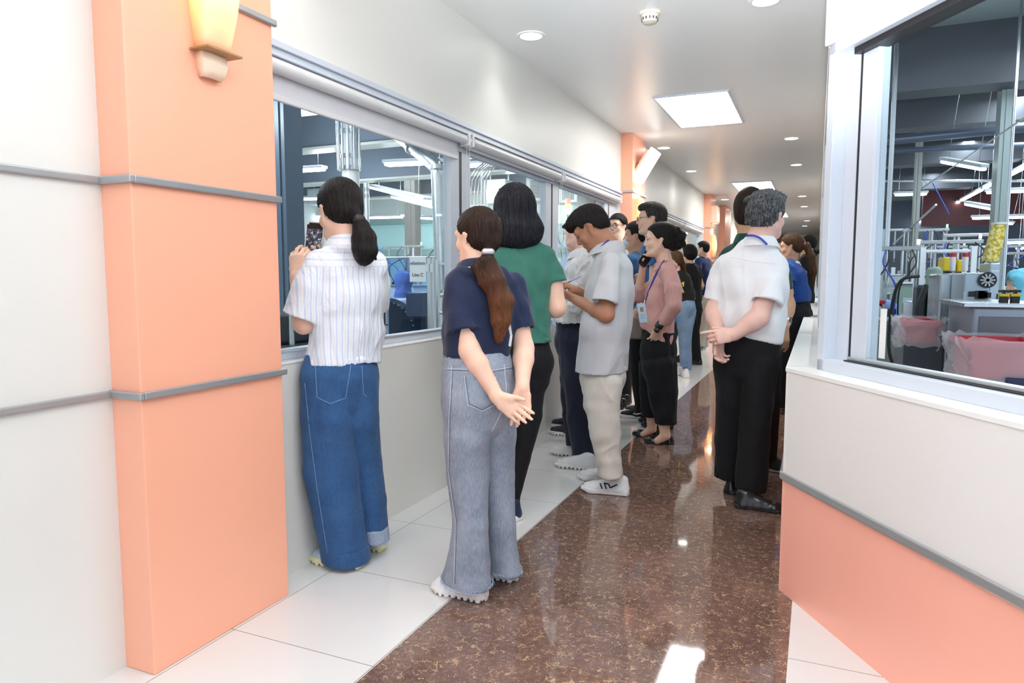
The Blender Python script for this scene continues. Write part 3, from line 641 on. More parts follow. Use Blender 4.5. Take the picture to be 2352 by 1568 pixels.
# machine enclosure with a clear hinged door and its sign
YD = 4.55
A = atY(886, 770, YD); B = atY(988, 588, YD); w = B[0] - A[0]
t = root('machine_enclosure', (A[0], YD, 0), 0, 'aluminium-framed clear machine door carrying a white sign', 'machine door')
m = MB(); z1 = B[2]
m.box((-0.02, 0, 0), (0.012, 0.03, z1)); m.box((w - 0.03, 0, 0), (w, 0.03, z1)); m.box((0, 0, z1 - 0.012), (w + 0.02, 0.03, z1)); m.box((w + 0.012, 0, 0), (w + 0.03, 0.03, z1)); m.box((0, 0, 0.1), (w, 0.03, 0.13)); m.box((-0.045, 0, 0), (-0.028, 0.03, z1))
m.build('frame', ALU, t, bevel=0.003)
m = MB(); m.box((0.012, 0.012, 0.13), (w - 0.03, 0.016, z1 - 0.012)); m.build('pane', glass_mat('blue_acrylic', (0.62, 0.72, 0.88), 0.6), t)
m = MB(); zz = atY(896, 725, YD)[2]; m.tube([(0.02, -0.005, zz + 0.07), (0.02, -0.04, zz + 0.07), (0.02, -0.04, zz - 0.07), (0.02, -0.005, zz - 0.07)], 0.006, 8); m.build('handle', BLACK, t)
m = MB(); zz = atY(985, 615, YD)[2]; m.box((w - 0.035, -0.012, zz - 0.03), (w - 0.004, 0.0, zz + 0.03)); m.box((w + 0.004, -0.012, zz - 0.03), (w + 0.03, 0.0, zz + 0.03)); m.build('hinge', PLAST, t)
s0 = atY(942, 647, YD); s1 = atY(979, 590, YD)
t = root('door_sign', (s0[0], YD - 0.004, s0[2]), 0, 'white paper sign reading Line C taped on the clear machine door', 'sign'); sw, sh = s1[0] - s0[0], s1[2] - s0[2]
m = MB(); m.box((0, -0.001, 0), (sw, 0.001, sh)); m.build('paper', mat('paper_white', (0.85, 0.88, 0.90), 0.6), t)
INK = mat('black_ink', (0.02, 0.02, 0.03), 0.6)
def text(body, size, loc, parent, mt, rot=(PI / 2, 0, 0), name='lettering', ext=0.0008, align='CENTER', xs=1.0):
    cu = bpy.data.curves.new(name, 'FONT'); cu.body = body; cu.size = size; cu.align_x = align; cu.align_y = 'CENTER'; cu.extrude = ext
    o = bpy.data.objects.new(name, cu); COL.objects.link(o); dg = bpy.context.evaluated_depsgraph_get()
    me = bpy.data.meshes.new_from_object(o.evaluated_get(dg)); bpy.data.objects.remove(o); me.materials.clear(); me.materials.append(mt)
    o = bpy.data.objects.new(name, me); COL.objects.link(o); o.location = loc; o.rotation_euler = rot; o.scale = (xs, 1, 1)
    if parent: o.parent = parent
    return o
text('\u0e40\u0e04\u0e23\u0e37\u0e48\u0e2d\u0e07\u0e15\u0e34\u0e14\u0e01\u0e32\u0e23', sh * 0.17, (sw * 0.5, -0.0022, sh * 0.74), t, INK, xs=0.80); text('Line C', sh * 0.20, (sw * 0.5, -0.0022, sh * 0.28), t, INK)
# big dark drum behind that door
A = atY(893, 745, 5.3)
t = root('machine_drum', A, 0, 'dark ribbed drum behind the clear machine door', 'machine drum')
m = MB(); m.lathe([(0.0, -0.14), (0.30, -0.14), (0.33, -0.10), (0.33, 0.10), (0.30, 0.14), (0, 0.14)], (0, 0.1, -0.09), 40, M=Matrix.Rotation(PI / 2, 3, 'X')); smooth_by_angle(m.build('drum', paint('drum_dark', (0.05, 0.055, 0.06), 0.25), t))
m = MB()
for k in range(40): a_ = 2 * PI * k / 40; m.box((0.30 * math.cos(a_) - 0.006, -0.055, -0.09 + 0.30 * math.sin(a_) - 0.006), (0.30 * math.cos(a_) + 0.006, -0.04, -0.09 + 0.30 * math.sin(a_) + 0.006))
m.build('stud', STEEL, t)
m = MB(); m.box((-0.28, -0.04, -0.92), (0.28, 0.25, -0.42)); m.build('stand', DARK, t, bevel=0.01)
panelbox(932, 968, 672, 726, 5.0, 0.2, paint('smoked_box', (0.16, 0.17, 0.20), 0.3), 'control_box', 'grey control box in front of the blue-hooded worker', 'control box', 'none')
# signal tower and green sign
A = atY(1304, 492, 8.3); t = root('signal_tower', A, 0, 'small red, amber and green signal tower lamp', 'signal lamp')
for k, (cn, cc) in enumerate((('green', (0.1, 1.0, 0.3)), ('amber', (1.0, 0.6, 0.05)), ('red', (0.9, 0.12, 0.02)))):
    m = MB(); m.lathe([(0, 0), (0.035, 0), (0.035, 0.06), (0, 0.06)], (0, 0, 0.065 * k), 16); m.build(cn + '_lens', lamp(cn + '_lens', cc, 5.0 if cn == 'green' else 0.9), t)
m = MB(); m.tube([(0, 0, 0), (0, 0, -A[2])], 0.012, 8); m.build('pole', STEEL, t)
A = atY(1292, 492, 9.0); t = root('exit_sign', A, 0, 'small lit green sign behind the signal tower lamp', 'sign')
m = MB(); m.box((-0.13, 0, -0.12), (0.13, 0.04, 0.12)); m.build('sign_box', lamp('green_sign_face', (0.35, 1.0, 0.55), 0.9), t)
for sx in (-0.1, 0.1): m = MB(); m.tube([(sx, 0.02, 0.12), (sx, 0.02, 3.36 - A[2])], 0.006, 6); m.build('hanger_rod', STEEL, t)

# ---------------- right hall
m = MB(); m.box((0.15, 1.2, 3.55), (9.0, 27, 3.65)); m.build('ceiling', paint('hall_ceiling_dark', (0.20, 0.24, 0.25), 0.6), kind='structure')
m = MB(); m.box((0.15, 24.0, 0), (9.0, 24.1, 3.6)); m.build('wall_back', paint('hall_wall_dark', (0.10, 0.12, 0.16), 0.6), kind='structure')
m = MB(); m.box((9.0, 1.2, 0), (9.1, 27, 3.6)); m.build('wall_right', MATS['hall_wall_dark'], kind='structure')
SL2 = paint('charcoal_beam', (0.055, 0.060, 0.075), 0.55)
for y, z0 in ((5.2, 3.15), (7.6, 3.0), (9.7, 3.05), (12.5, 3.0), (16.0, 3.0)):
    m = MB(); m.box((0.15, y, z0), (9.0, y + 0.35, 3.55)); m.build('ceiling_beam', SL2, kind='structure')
def pipe_run(pa, pb, Ya, Yb, r, mt, label, name='overhead_pipe'):
    A, B = Vector(atY(*pa, Ya)), Vector(atY(*pb, Yb)); t = root(name, A, 0, label, 'pipe'); m = MB(); m.tube([(0, 0, 0), B - A], r, 12); smooth_by_angle(m.build('pipe_run', mt, t), 60)
    for s in ((0.2, 0.8) if r > 0.025 else ()): m = MB(); q = (B - A) * s; m.tube([q, q + Vector((0, 0, 0.4))], 0.008, 6); m.build('hanger', STEEL, t)
DP = mat('dark_pipe', (0.10, 0.12, 0.17), 0.35, 0.4)
pipe_run((1960, 330), (2420, 286), 8.6, 8.6, 0.05, DP, 'thick dark pipe under the charcoal beam'); pipe_run((1960, 350), (2420, 330), 9.0, 9.0, 0.03, DP, 'thin dark pipe below the thick pipe')
pipe_run((1960, 415), (2420, 415), 12, 12, 0.02, STEEL, 'level silver pipe above the machines'); pipe_run((2118, 432), (2360, 265), 10, 6.0, 0.007, STEEL, 'long slanting rod crossing the big window')
pipe_run((2052, 560), (2150, 470), 12, 9.0, 0.012, STEEL, 'short slanting chute beside the light row start'); pipe_run((2142, 420), (2180, 492), 9, 9.0, 0.006, mat('blue_hose', (0.05, 0.1, 0.6), 0.3), 'blue air hose hanging in the big window')
# one long row of battens running away, then single ones
A, B = Vector(atZ(2046, 545, 2.95)), Vector(atZ(2352, 385, 2.95)); 
def row_pt(s): return (2046 + (2420 - 2046) * s, 545 + (349 - 545) * s)
ORD = ('first', 'second', 'third', 'fourth', 'fifth', 'sixth', 'last')
for k in range(1, 7):
    p0, p1 = row_pt(k / 7 + 0.006), row_pt((k + 1) / 7 - 0.012); Y0, Y1 = atZ(*p0, 2.9)[1], atZ(*p1, 2.9)[1]
    batten(p0, p1, Y0, ORD[k - 1] + ' batten of the long slanting row, counted from its low far end', Y2=Y1, grp='the long slanting row of battens')
for a_, b_, Y, Y2, l in [((2164, 370), (2262, 388), 9.5, 8.6, 'single white batten above the slanting light row'), ((2052, 447), (2132, 445), 13, None, 'small level batten beside the low end of the slanting light row'), ((2218, 468), (2294, 482), 13, 12, 'batten under the light row'),
        ((2230, 501), (2360, 498), 14, None, 'long thin level batten just under the single white batten'), ((2262, 442), (2360, 438), 12, None, 'thin level batten near the frame edge'), ((1985, 460), (2020, 460), 14, None, 'short batten by the window jamb'),
        ((2285, 558), (2360, 556), 12, None, 'bright low batten behind the yellow reel'), ((2330, 570), (2400, 570), 15, None, 'low batten over the worker in the blue cap'), ((2290, 510), (2330, 514), 16, None, 'small far batten by the green lamp'), ((1978, 512), (2008, 512), 16, None, 'tiny far batten beside the hanging pale frame')]:
    batten(a_, b_, Y, l, Y2=Y2)
post(2284, 2310, 7.9, 0, 3.55, paint('grey_green_post', (0.30, 0.36, 0.36), 0.4), 'broad grey-green post in the big window'); post(2036, 2046, 6.6, 0, 3.2, STEEL, 'shiny thin post beside the green machine', 0.06)
post(2098, 2112, 10.5, 0, 3.55, FLANGE, 'pale post behind the light row start'); post(2312, 2318, 6.4, 0, 3.55, STEEL, 'thin silver pole beside the broad post', 0.04); post(2012, 2026, 11, 0, 3.55, SL2, 'dark post behind the window jamb')
m = MB(); A = atY(2120, 470, 18); B = atY(2420, 340, 18); m.box((A[0], 18, 2.4), (B[0] + 1, 18.2, 3.55)); m.build('wall_back', MAROON, kind='structure')
# machines
def hosey(t, pts, r=0.012, mt=BLACK):
    m = MB(); P = [Vector(p) for p in pts]; Q = []
    for i in range(len(P) - 1):
        for s in range(6):
            u = s / 6; p0 = P[max(i - 1, 0)]; p1 = P[i]; p2 = P[i + 1]; p3 = P[min(i + 2, len(P) - 1)]
            Q.append(0.5 * ((2 * p1) + (-p0 + p2) * u + (2 * p0 - 5 * p1 + 4 * p2 - p3) * u * u + (-p0 + 3 * p1 - 3 * p2 + p3) * u ** 3))
    m.tube(Q + [P[-1]], r, 8); smooth_by_angle(m.build('hose', mt, t), 60)
# green press
Y = 5.9; A = atY(2112, 900, Y); B = atY(2168, 612, Y); w = B[0] - A[0]
t = root('green_press', ((A[0] + B[0]) / 2, Y, 0), 0, 'pale green press with black hoses', 'machine')
m = MB(); h = B[2]
prof = [(-w * 0.55, 0.0), (w * 0.5, 0.0), (w * 0.35, h * 0.55), (w * 0.5, h * 0.72), (w * 0.5, h * 0.97), (w * 0.35, h), (-w * 0.1, h), (-w * 0.25, h * 0.8), (-w * 0.35, h * 0.4)]
n = len(prof); m.add([(x, 0, z) for x, z in prof] + [(x, 0.35, z) for x, z in prof], [tuple(range(n)), tuple(reversed(range(n, 2 * n)))] + [(i, i + n, (i + 1) % n + n, (i + 1) % n) for i in range(n)])
fix_normals(m.build('frame', PMACH, t, bevel=0.03, seg=4))
hosey(t, [(-0.1, -0.03, h * 0.95), (-0.24, -0.06, h * 0.9), (-0.28, -0.06, h * 0.6), (-0.22, -0.05, h * 0.45), (-0.08, -0.03, h * 0.5)]); hosey(t, [(-0.05, -0.03, h * 0.9), (-0.1, -0.06, h * 0.75), (-0.04, -0.06, h * 0.6), (-0.12, -0.04, h * 0.5)], 0.02)
m = MB(); m.box((-w * 0.9, 0.05, h * 0.55), (-w * 0.3, 0.3, h * 0.9)); m.build('motor', DARK, t, bevel=0.02)
m = MB(); m.box((-0.35, 0.0, 0), (-0.12, 0.4, h * 0.62)); m.build('pedestal', paint('beige_grey_base', (0.26, 0.29, 0.26), 0.4), t, bevel=0.02)
panelbox(2152, 2222, 628, 770, 5.12, 0.5, STEEL, 'steel_cabinet', 'tall dark steel cabinet beside the green press', 'cabinet', 'none')
panelbox(2210, 2276, 626, 702, 4.7, 0.4, mat('satin_steel', (0.42, 0.48, 0.55), 0.35, 0.6), 'control_cabinet', 'satin control cabinet with a small round fan', 'control cabinet', 'controls')
panelbox(2218, 2420, 708, 1000, 4.0, 0.7, mat('cabinet_grey', (0.33, 0.36, 0.42), 0.35, 0.5), 'louvred_cabinet', 'grey steel cabinet with louvre slots behind the plastic-covered crate', 'cabinet', 'louvre')
m = MB(); A = atY(2212, 705, 4.0); B = atY(2420, 700, 4.0); t = root('steel_worktop', (A[0], 3.98, A[2]), 0, 'steel worktop on the louvred cabinet', 'worktop'); m.box((0, 0, 0), (B[0] - A[0], 0.75, 0.02)); m.build('top_sheet', STEEL, t, bevel=0.003)
for k, px in enumerate((2304, 2330)):
    A = atY(px, 702, 4.15); t = root('stacked_clamp', A, 0, ('black and yellow clamp on the steel worktop, nearer the fan cabinet', 'black and yellow clamp on the steel worktop, nearer the worker')[k], 'clamp')
    m = MB(); m.box((-0.018, -0.018, 0.0), (0.018, 0.018, 0.045)); m.build('block', BLACK, t, bevel=0.004); m = MB(); m.box((-0.021, -0.02, 0.045), (0.021, 0.02, 0.06)); m.build('yellow_band', mat('yellow_plastic', (0.85, 0.6, 0.03), 0.4), t, bevel=0.003)
    m = MB(); m.box((-0.02, -0.02, 0.066), (0.02, 0.02, 0.078)); m.box((-0.007, -0.007, 0.0), (0.007, 0.007, 0.08)); m.build('cap_plate', BLACK, t)
# yellow boxes, reels
for k, (px0, px1, py0, py1, l) in enumerate(((2166, 2196, 590, 622, 'yellow box behind the steel cabinet, beside the white pots'), (2198, 2222, 596, 624, 'second yellow box behind the steel cabinet'))):
    panelbox(px0, px1, py0, py1, 6.6, 0.3, mat('yellow_plastic', (0.85, 0.6, 0.03), 0.4), 'yellow_box', l, 'box', 'none')
for k, px in enumerate((2187, 2216)):
    A = atY(px, 622, 5.3); t = root('red_capped_tube', A, 0, ('white tube with a red cap, nearer the green press', 'white tube with a red cap, nearer the fan')[k], 'tube'); m = MB(); m.lathe([(0, 0), (0.018, 0), (0.018, 0.09), (0, 0.09)], n=16); m.build('tube_body', PLAST, t); m = MB(); m.lathe([(0, 0.09), (0.019, 0.09), (0.019, 0.115), (0, 0.115)], n=16); m.build('red_cap', REDP, t)
A = atY(2282, 600, 6.0); t = root('yellow_reel', A, 0, 'tall roll of yellow printed wrappers', 'film roll')
ym = mat('yellow_film', (0.8, 0.6, 0.06), 0.3); q = NT(ym); q.base(q.ramp(q.noise(q.coord((1, 1, 1)), 45, 3), [(0.42, (0.55, 0.35, 0.05)), (0.5, (0.9, 0.72, 0.10)), (0.62, (0.9, 0.85, 0.5))]))
m = MB(); m.tube([(-0.02, 0, 0), (0.0, 0, 0.12), (0.02, 0, 0.26)], [0.05, 0.052, 0.045], 16); smooth_by_angle(m.build('film', ym, t)); m = MB(); m.lathe([(0, 0.26), (0.05, 0.26), (0.05, 0.275), (0, 0.275)], (0.02, 0, 0), 16); m.build('end_disc', PLAST, t)
panelbox(2262, 2300, 603, 780, 5.95, 0.35, mat('satin_steel', (0.42, 0.48, 0.55), 0.35, 0.6), 'reel_cabinet', 'grey cabinet under the yellow wrapper roll', 'cabinet', 'door')
# gantry of white bars
frame_rack(2118, 2238, 566, 620, 6.9, 0.4, 'white gantry frame above the yellow boxes', shelves=4, mt=ALU)
frame_rack(1975, 2030, 530, 640, 7.3, 0.5, 'hanging pale frame beside the window jamb', shelves=3, mt=mat('milky_frame', (0.5, 0.56, 0.6), 0.4))
# plastic tub and crate
BAG = bpy.data.materials.new('clear_plastic_bag'); BAG.use_nodes = True; b_ = BAG.node_tree.nodes['Principled BSDF']; b_.inputs['Base Color'].default_value = (0.9, 0.85, 0.9, 1); b_.inputs['Alpha'].default_value = 0.34; b_.inputs['Roughness'].default_value = 0.15
def tub(px0, px1, py0, py1, Y, label, name, d=0.35, wall=0.015, bag=True, on_floor=False):
    A = atY(px0, py1, Y); B = atY(px1, py0, Y); w = B[0] - A[0]; h = B[2] - A[2]
    t = root(name, ((A[0] + B[0]) / 2, Y + d / 2, A[2]), 0, label, 'crate')
    m = MB(); rim = [(-w / 2, -d / 2), (w / 2, -d / 2), (w / 2, d / 2), (-w / 2, d / 2)]
    k = 0.9
    m.box((-w * k / 2, -d * k / 2, 0), (w * k / 2, d * k / 2, wall))
    for (x0, y0), (x1, y1) in zip(rim, rim[1:] + rim[:1]):
        n = Vector((-(y1 - y0), x1 - x0, 0)).normalized() * wall
        vs = [(x0 * k, y0 * k, 0), (x1 * k, y1 * k, 0), (x1, y1, h), (x0, y0, h)]; m.add(vs + [(v[0] + n.x, v[1] + n.y, v[2]) for v in vs], [(0, 1, 2, 3), (7, 6, 5, 4), (0, 4, 5, 1), (1, 5, 6, 2), (2, 6, 7, 3), (3, 7, 4, 0)])
    m.build('shell', REDP, t)
    m = MB(); m.box((-w / 2 - 0.012, -d / 2 - 0.012, h - 0.03), (w / 2 + 0.012, -d / 2, h)); m.box((-w / 2 - 0.012, d / 2, h - 0.03), (w / 2 + 0.012, d / 2 + 0.012, h)); m.box((-w / 2 - 0.012, -d / 2, h - 0.03), (-w / 2, d / 2, h)); m.box((w / 2, -d / 2, h - 0.03), (w / 2 + 0.012, d / 2, h)); m.build('rim', REDP, t, bevel=0.004)
    if bag:
        rnd = random.Random(5); N = 40; vs = []; J = 9
        for j in range(J):
            s = j / (J - 1)
            for i in range(N):
                a_ = 2 * PI * i / N; cx_, sy_ = math.cos(a_), math.sin(a_); e = 0.35
                x = math.copysign(abs(cx_) ** e, cx_) * (w / 2 + 0.03 + rnd.uniform(-0.006, 0.012) + 0.02 * math.sin(a_ * 5 + j)); y = math.copysign(abs(sy_) ** e, sy_) * (d / 2 + 0.03 + rnd.uniform(-0.006, 0.012))
                kk = 0.92 + 0.12 * s; vs.append((x * kk, y * kk, -0.03 + (h + 0.045) * s + (rnd.uniform(-0.01, 0.012) if j in (0, J - 1) else 0)))
        m = MB(); m.add(vs, [(j * N + i, j * N + (i + 1) % N, (j + 1) * N + (i + 1) % N, (j + 1) * N + i) for j in range(J - 1) for i in range(N)]); m.build('plastic_bag', BAG, t, smooth=True)
    return t
tub(2216, 2400, 788, 868, 3.55, 'red crate wrapped in a clear plastic bag, close behind the big window', 'red_crate', 0.34)
tub(2078, 2160, 738, 788, 4.4, 'red tub with a plastic liner below the green press', 'red_tub', 0.3)
tub(1994, 2030, 690, 722, 6.6, 'small distant red tub beside the shiny post', 'red_tub', 0.3, bag=False)
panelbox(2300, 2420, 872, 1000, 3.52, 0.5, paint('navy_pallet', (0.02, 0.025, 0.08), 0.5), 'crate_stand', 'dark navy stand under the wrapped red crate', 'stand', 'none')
panelbox(2070, 2170, 792, 900, 4.38, 0.5, DARK, 'tub_stand', 'black stand under the lined red tub', 'stand', 'none')
machine(1960, 2040, 700, 9.2, 1.0, 'brown-grey carton-stacked machine behind the window jamb', paint('brown_cartons', (0.16, 0.12, 0.09), 0.6))
pass

# ---- more machinery seen through both glass walls: each one a stand with columns, cylinders and a head
def station(px, py_top, Y, w, label, seed, body=None, cat='machine', name='assembly_station', base=0.62):
    rnd = random.Random(seed); A = atY(px, py_top, Y); H_ = A[2]; t = root(name, (A[0], Y, 0), 0, label, cat); body = body or STEEL; hb = H_ * base
    m = MB(); m.box((-w / 2, 0, 0.0), (w / 2, w * 0.8, hb)); m.build('cabinet_body', body, t, bevel=0.01)
    m = MB(); m.box((-w * 0.42, -0.01, hb * 0.25), (w * 0.30, 0, hb * 0.85)); m.build('door', HOUS, t, bevel=0.003)
    m = MB(); m.box((-w * 0.55, -0.03, hb), (w * 0.55, w * 0.85, hb + 0.025)); m.build('work_plate', ALU, t, bevel=0.003)
    for sx in (-0.4, 0.4): m = MB(); m.tube([(sx * w, w * 0.5, hb + 0.02), (sx * w, w * 0.5, H_)], 0.014, 10); smooth_by_angle(m.build('guide_column', STEEL, t), 60)
    m = MB(); m.box((-w * 0.44, w * 0.44, H_ - 0.045), (w * 0.44, w * 0.56, H_ - 0.01)); m.build('cross_head', RAIL, t, bevel=0.004)
    for k in range(4):
        x = rnd.uniform(-0.38, 0.38) * w; z1 = hb + (H_ - hb) * rnd.uniform(0.35, 0.7); r = rnd.uniform(0.010, 0.022)
        m = MB(); m.lathe([(0, z1), (r, z1), (r, H_ - 0.045), (0, H_ - 0.045)], (x, w * 0.5, 0), 12); m.lathe([(0, z1 - 0.06), (r * 0.4, z1 - 0.06), (r * 0.4, z1), (0, z1)], (x, w * 0.5, 0), 10); smooth_by_angle(m.build('air_cylinder', STEEL if k % 2 else ALU, t), 50)
    for k in range(5):
        x = rnd.uniform(-0.42, 0.42) * w; y = rnd.uniform(0.1, 0.5) * w; s = rnd.uniform(0.02, 0.05); hh = rnd.uniform(0.04, 0.14)
        m = MB(); m.box((x - s, y - s, hb + 0.025), (x + s, y + s, hb + 0.025 + hh)); m.build('fixture_block', (DARK, ALU, STEEL, HW, HOUS)[(k + seed) % 5], t, bevel=0.004)
    for k in range(3):
        x0, x1 = rnd.uniform(-0.4, 0.4) * w, rnd.uniform(-0.45, 0.45) * w; hosey(t, [(x0, w * 0.3, H_ - 0.04), (x0 * 1.2, w * 0.1, H_ * 0.9), (x1, 0.0, hb + (H_ - hb) * 0.45), (x1, w * 0.2, hb + 0.04)], 0.006, BLACK if k else mat('blue_hose', (0.05, 0.1, 0.6), 0.3))
    m = MB(); m.lathe([(0, 0), (0.012, 0), (0.012, 0.05), (0, 0.05)], (w * 0.4, w * 0.5, H_ - 0.01), 10); m.build('status_lamp', lamp(*(('green_dot', (0.1, 1.0, 0.4), 4.0), ('white_dot', (1, 1, 1), 5.0))[seed % 2]), t)
    return t
for i, (px, py, Y, w, l) in enumerate([(2066, 560, 6.0, 0.36, 'assembly station between the shiny post and the green press'), (2134, 520, 10.3, 0.6, 'tall station rising behind the green press'), (2196, 545, 7.5, 0.6, 'station behind the yellow boxes'), (2250, 530, 9.4, 0.7, 'station just before the yellow wrapper roll'),
        (2335, 575, 11.0, 0.7, 'station behind the worker in the cyan cap'), (1990, 585, 12.2, 0.7, 'distant station seen beside the window jamb'), (2160, 560, 11.5, 0.9, 'distant station under the short pale batten'), (2300, 560, 12.9, 0.8, 'distant station in the gap past the broad post'),
        (2050, 520, 13.0, 1.0, 'far tall station at the start of the light row')]): station(px, py, Y, w, l, i + 1, (STEEL, PMACH, paint('mid_grey_machine', (0.20, 0.23, 0.26), 0.4), HW)[i % 4])
for i, (px, py, Y, w, l) in enumerate([(690, 650, 8.3, 0.6, 'dark station below the raised phone'), (1010, 560, 7.6, 0.5, 'pale station beside the labelled machine door'), (1078, 520, 9.6, 0.6, 'station behind the ponytail of the woman in navy'), (1262, 500, 10.6, 0.7, 'station seen through the third pane'),
        (1345, 520, 11.2, 0.7, 'station glimpsed behind the writing man'), (900, 560, 9.8, 0.8, 'far station behind the clear machine door')]): station(px, py, Y, w, l, i + 21, (DARK, HW, ALU, HW, STEEL, HW)[i])

# ================================================================== bodies and clothes as smooth volumes
from mathutils.bvhtree import BVHTree
BVH = {}
V = lambda *a: np.array(a, dtype=np.float32)
def nrm(v): v = np.asarray(v, dtype=np.float32); return v / (np.linalg.norm(v) + 1e-9)
class Seg:
    """tapered limb between two points; elliptical when a side vector is given (ra, rb = (across, depth))"""
    def __init__(s, a, b, ra, rb=None, side=None, p=2.0, k=0.015):
        s.a = V(*a); s.b = V(*b); rb = ra if rb is None else rb; s.k = k; s.p = p
        s.el = hasattr(ra, '__len__') or hasattr(rb, '__len__')
        if s.el:
            s.ra = ra if hasattr(ra, '__len__') else (ra, ra); s.rb = rb if hasattr(rb, '__len__') else (rb, rb)
            ax = s.b - s.a; L = np.linalg.norm(ax); s.ax = ax / L if L > 1e-6 else V(0, 0, 1)
            sd = V(*(side if side is not None else (1, 0, 0))); s.s = nrm(sd - s.ax * np.dot(sd, s.ax)); s.f = np.cross(s.ax, s.s)
        else: s.ra, s.rb = ra, rb
        m = max(max(s.ra), max(s.rb)) if s.el else max(ra, rb)
        s.lo = np.minimum(s.a, s.b) - m; s.hi = np.maximum(s.a, s.b) + m
    def __call__(s, X, Y, Z):
        d = s.b - s.a; L2 = float(d @ d) + 1e-9
        px, py, pz = X - s.a[0], Y - s.a[1], Z - s.a[2]
        t = np.clip((px * d[0] + py * d[1] + pz * d[2]) / L2, 0, 1)
        qx, qy, qz = px - t * d[0], py - t * d[1], pz - t * d[2]
        if not s.el: return np.sqrt(qx * qx + qy * qy + qz * qz) - (s.ra + (s.rb - s.ra) * t)
        rx = s.ra[0] + (s.rb[0] - s.ra[0]) * t; ry = s.ra[1] + (s.rb[1] - s.ra[1]) * t; rm = np.minimum(rx, ry)
        u = qx * s.s[0] + qy * s.s[1] + qz * s.s[2]; v = qx * s.f[0] + qy * s.f[1] + qz * s.f[2]; w = qx * s.ax[0] + qy * s.ax[1] + qz * s.ax[2]
        if s.p == 2.0: e = np.sqrt((u / rx) ** 2 + (v / ry) ** 2 + (w / rm) ** 2) + 1e-6
        else: e = (np.abs(u / rx) ** s.p + np.abs(v / ry) ** s.p + np.abs(w / rm) ** s.p) ** (1 / s.p) + 1e-6
        q = np.sqrt(qx * qx + qy * qy + qz * qz) + 1e-6
        return np.where(q < 0.004, -rm, q * (1 - 1 / e))
class Ell:
    def __init__(s, c, r, R=None, k=0.015):
        s.c = V(*c); s.r = V(*r); s.R = np.eye(3, dtype=np.float32) if R is None else np.asarray(R, dtype=np.float32); s.k = k
        m = float(max(r)); s.lo = s.c - m; s.hi = s.c + m
    def __call__(s, X, Y, Z):
        x, y, z = X - s.c[0], Y - s.c[1], Z - s.c[2]; R = s.R
        u = x * R[0, 0] + y * R[1, 0] + z * R[2, 0]; v = x * R[0, 1] + y * R[1, 1] + z * R[2, 1]; w = x * R[0, 2] + y * R[1, 2] + z * R[2, 2]
        e = np.sqrt((u / s.r[0]) ** 2 + (v / s.r[1]) ** 2 + (w / s.r[2]) ** 2) + 1e-6; q = np.sqrt(u * u + v * v + w * w) + 1e-6
        return np.where(e < 0.05, -float(min(s.r)), q * (1 - 1 / e))
def chain(pts, rad, side=None, p=2.0, k=0.02):
    return [Seg(pts[i], pts[i + 1], rad[i], rad[i + 1], side, p, k) for i in range(len(pts) - 1)]
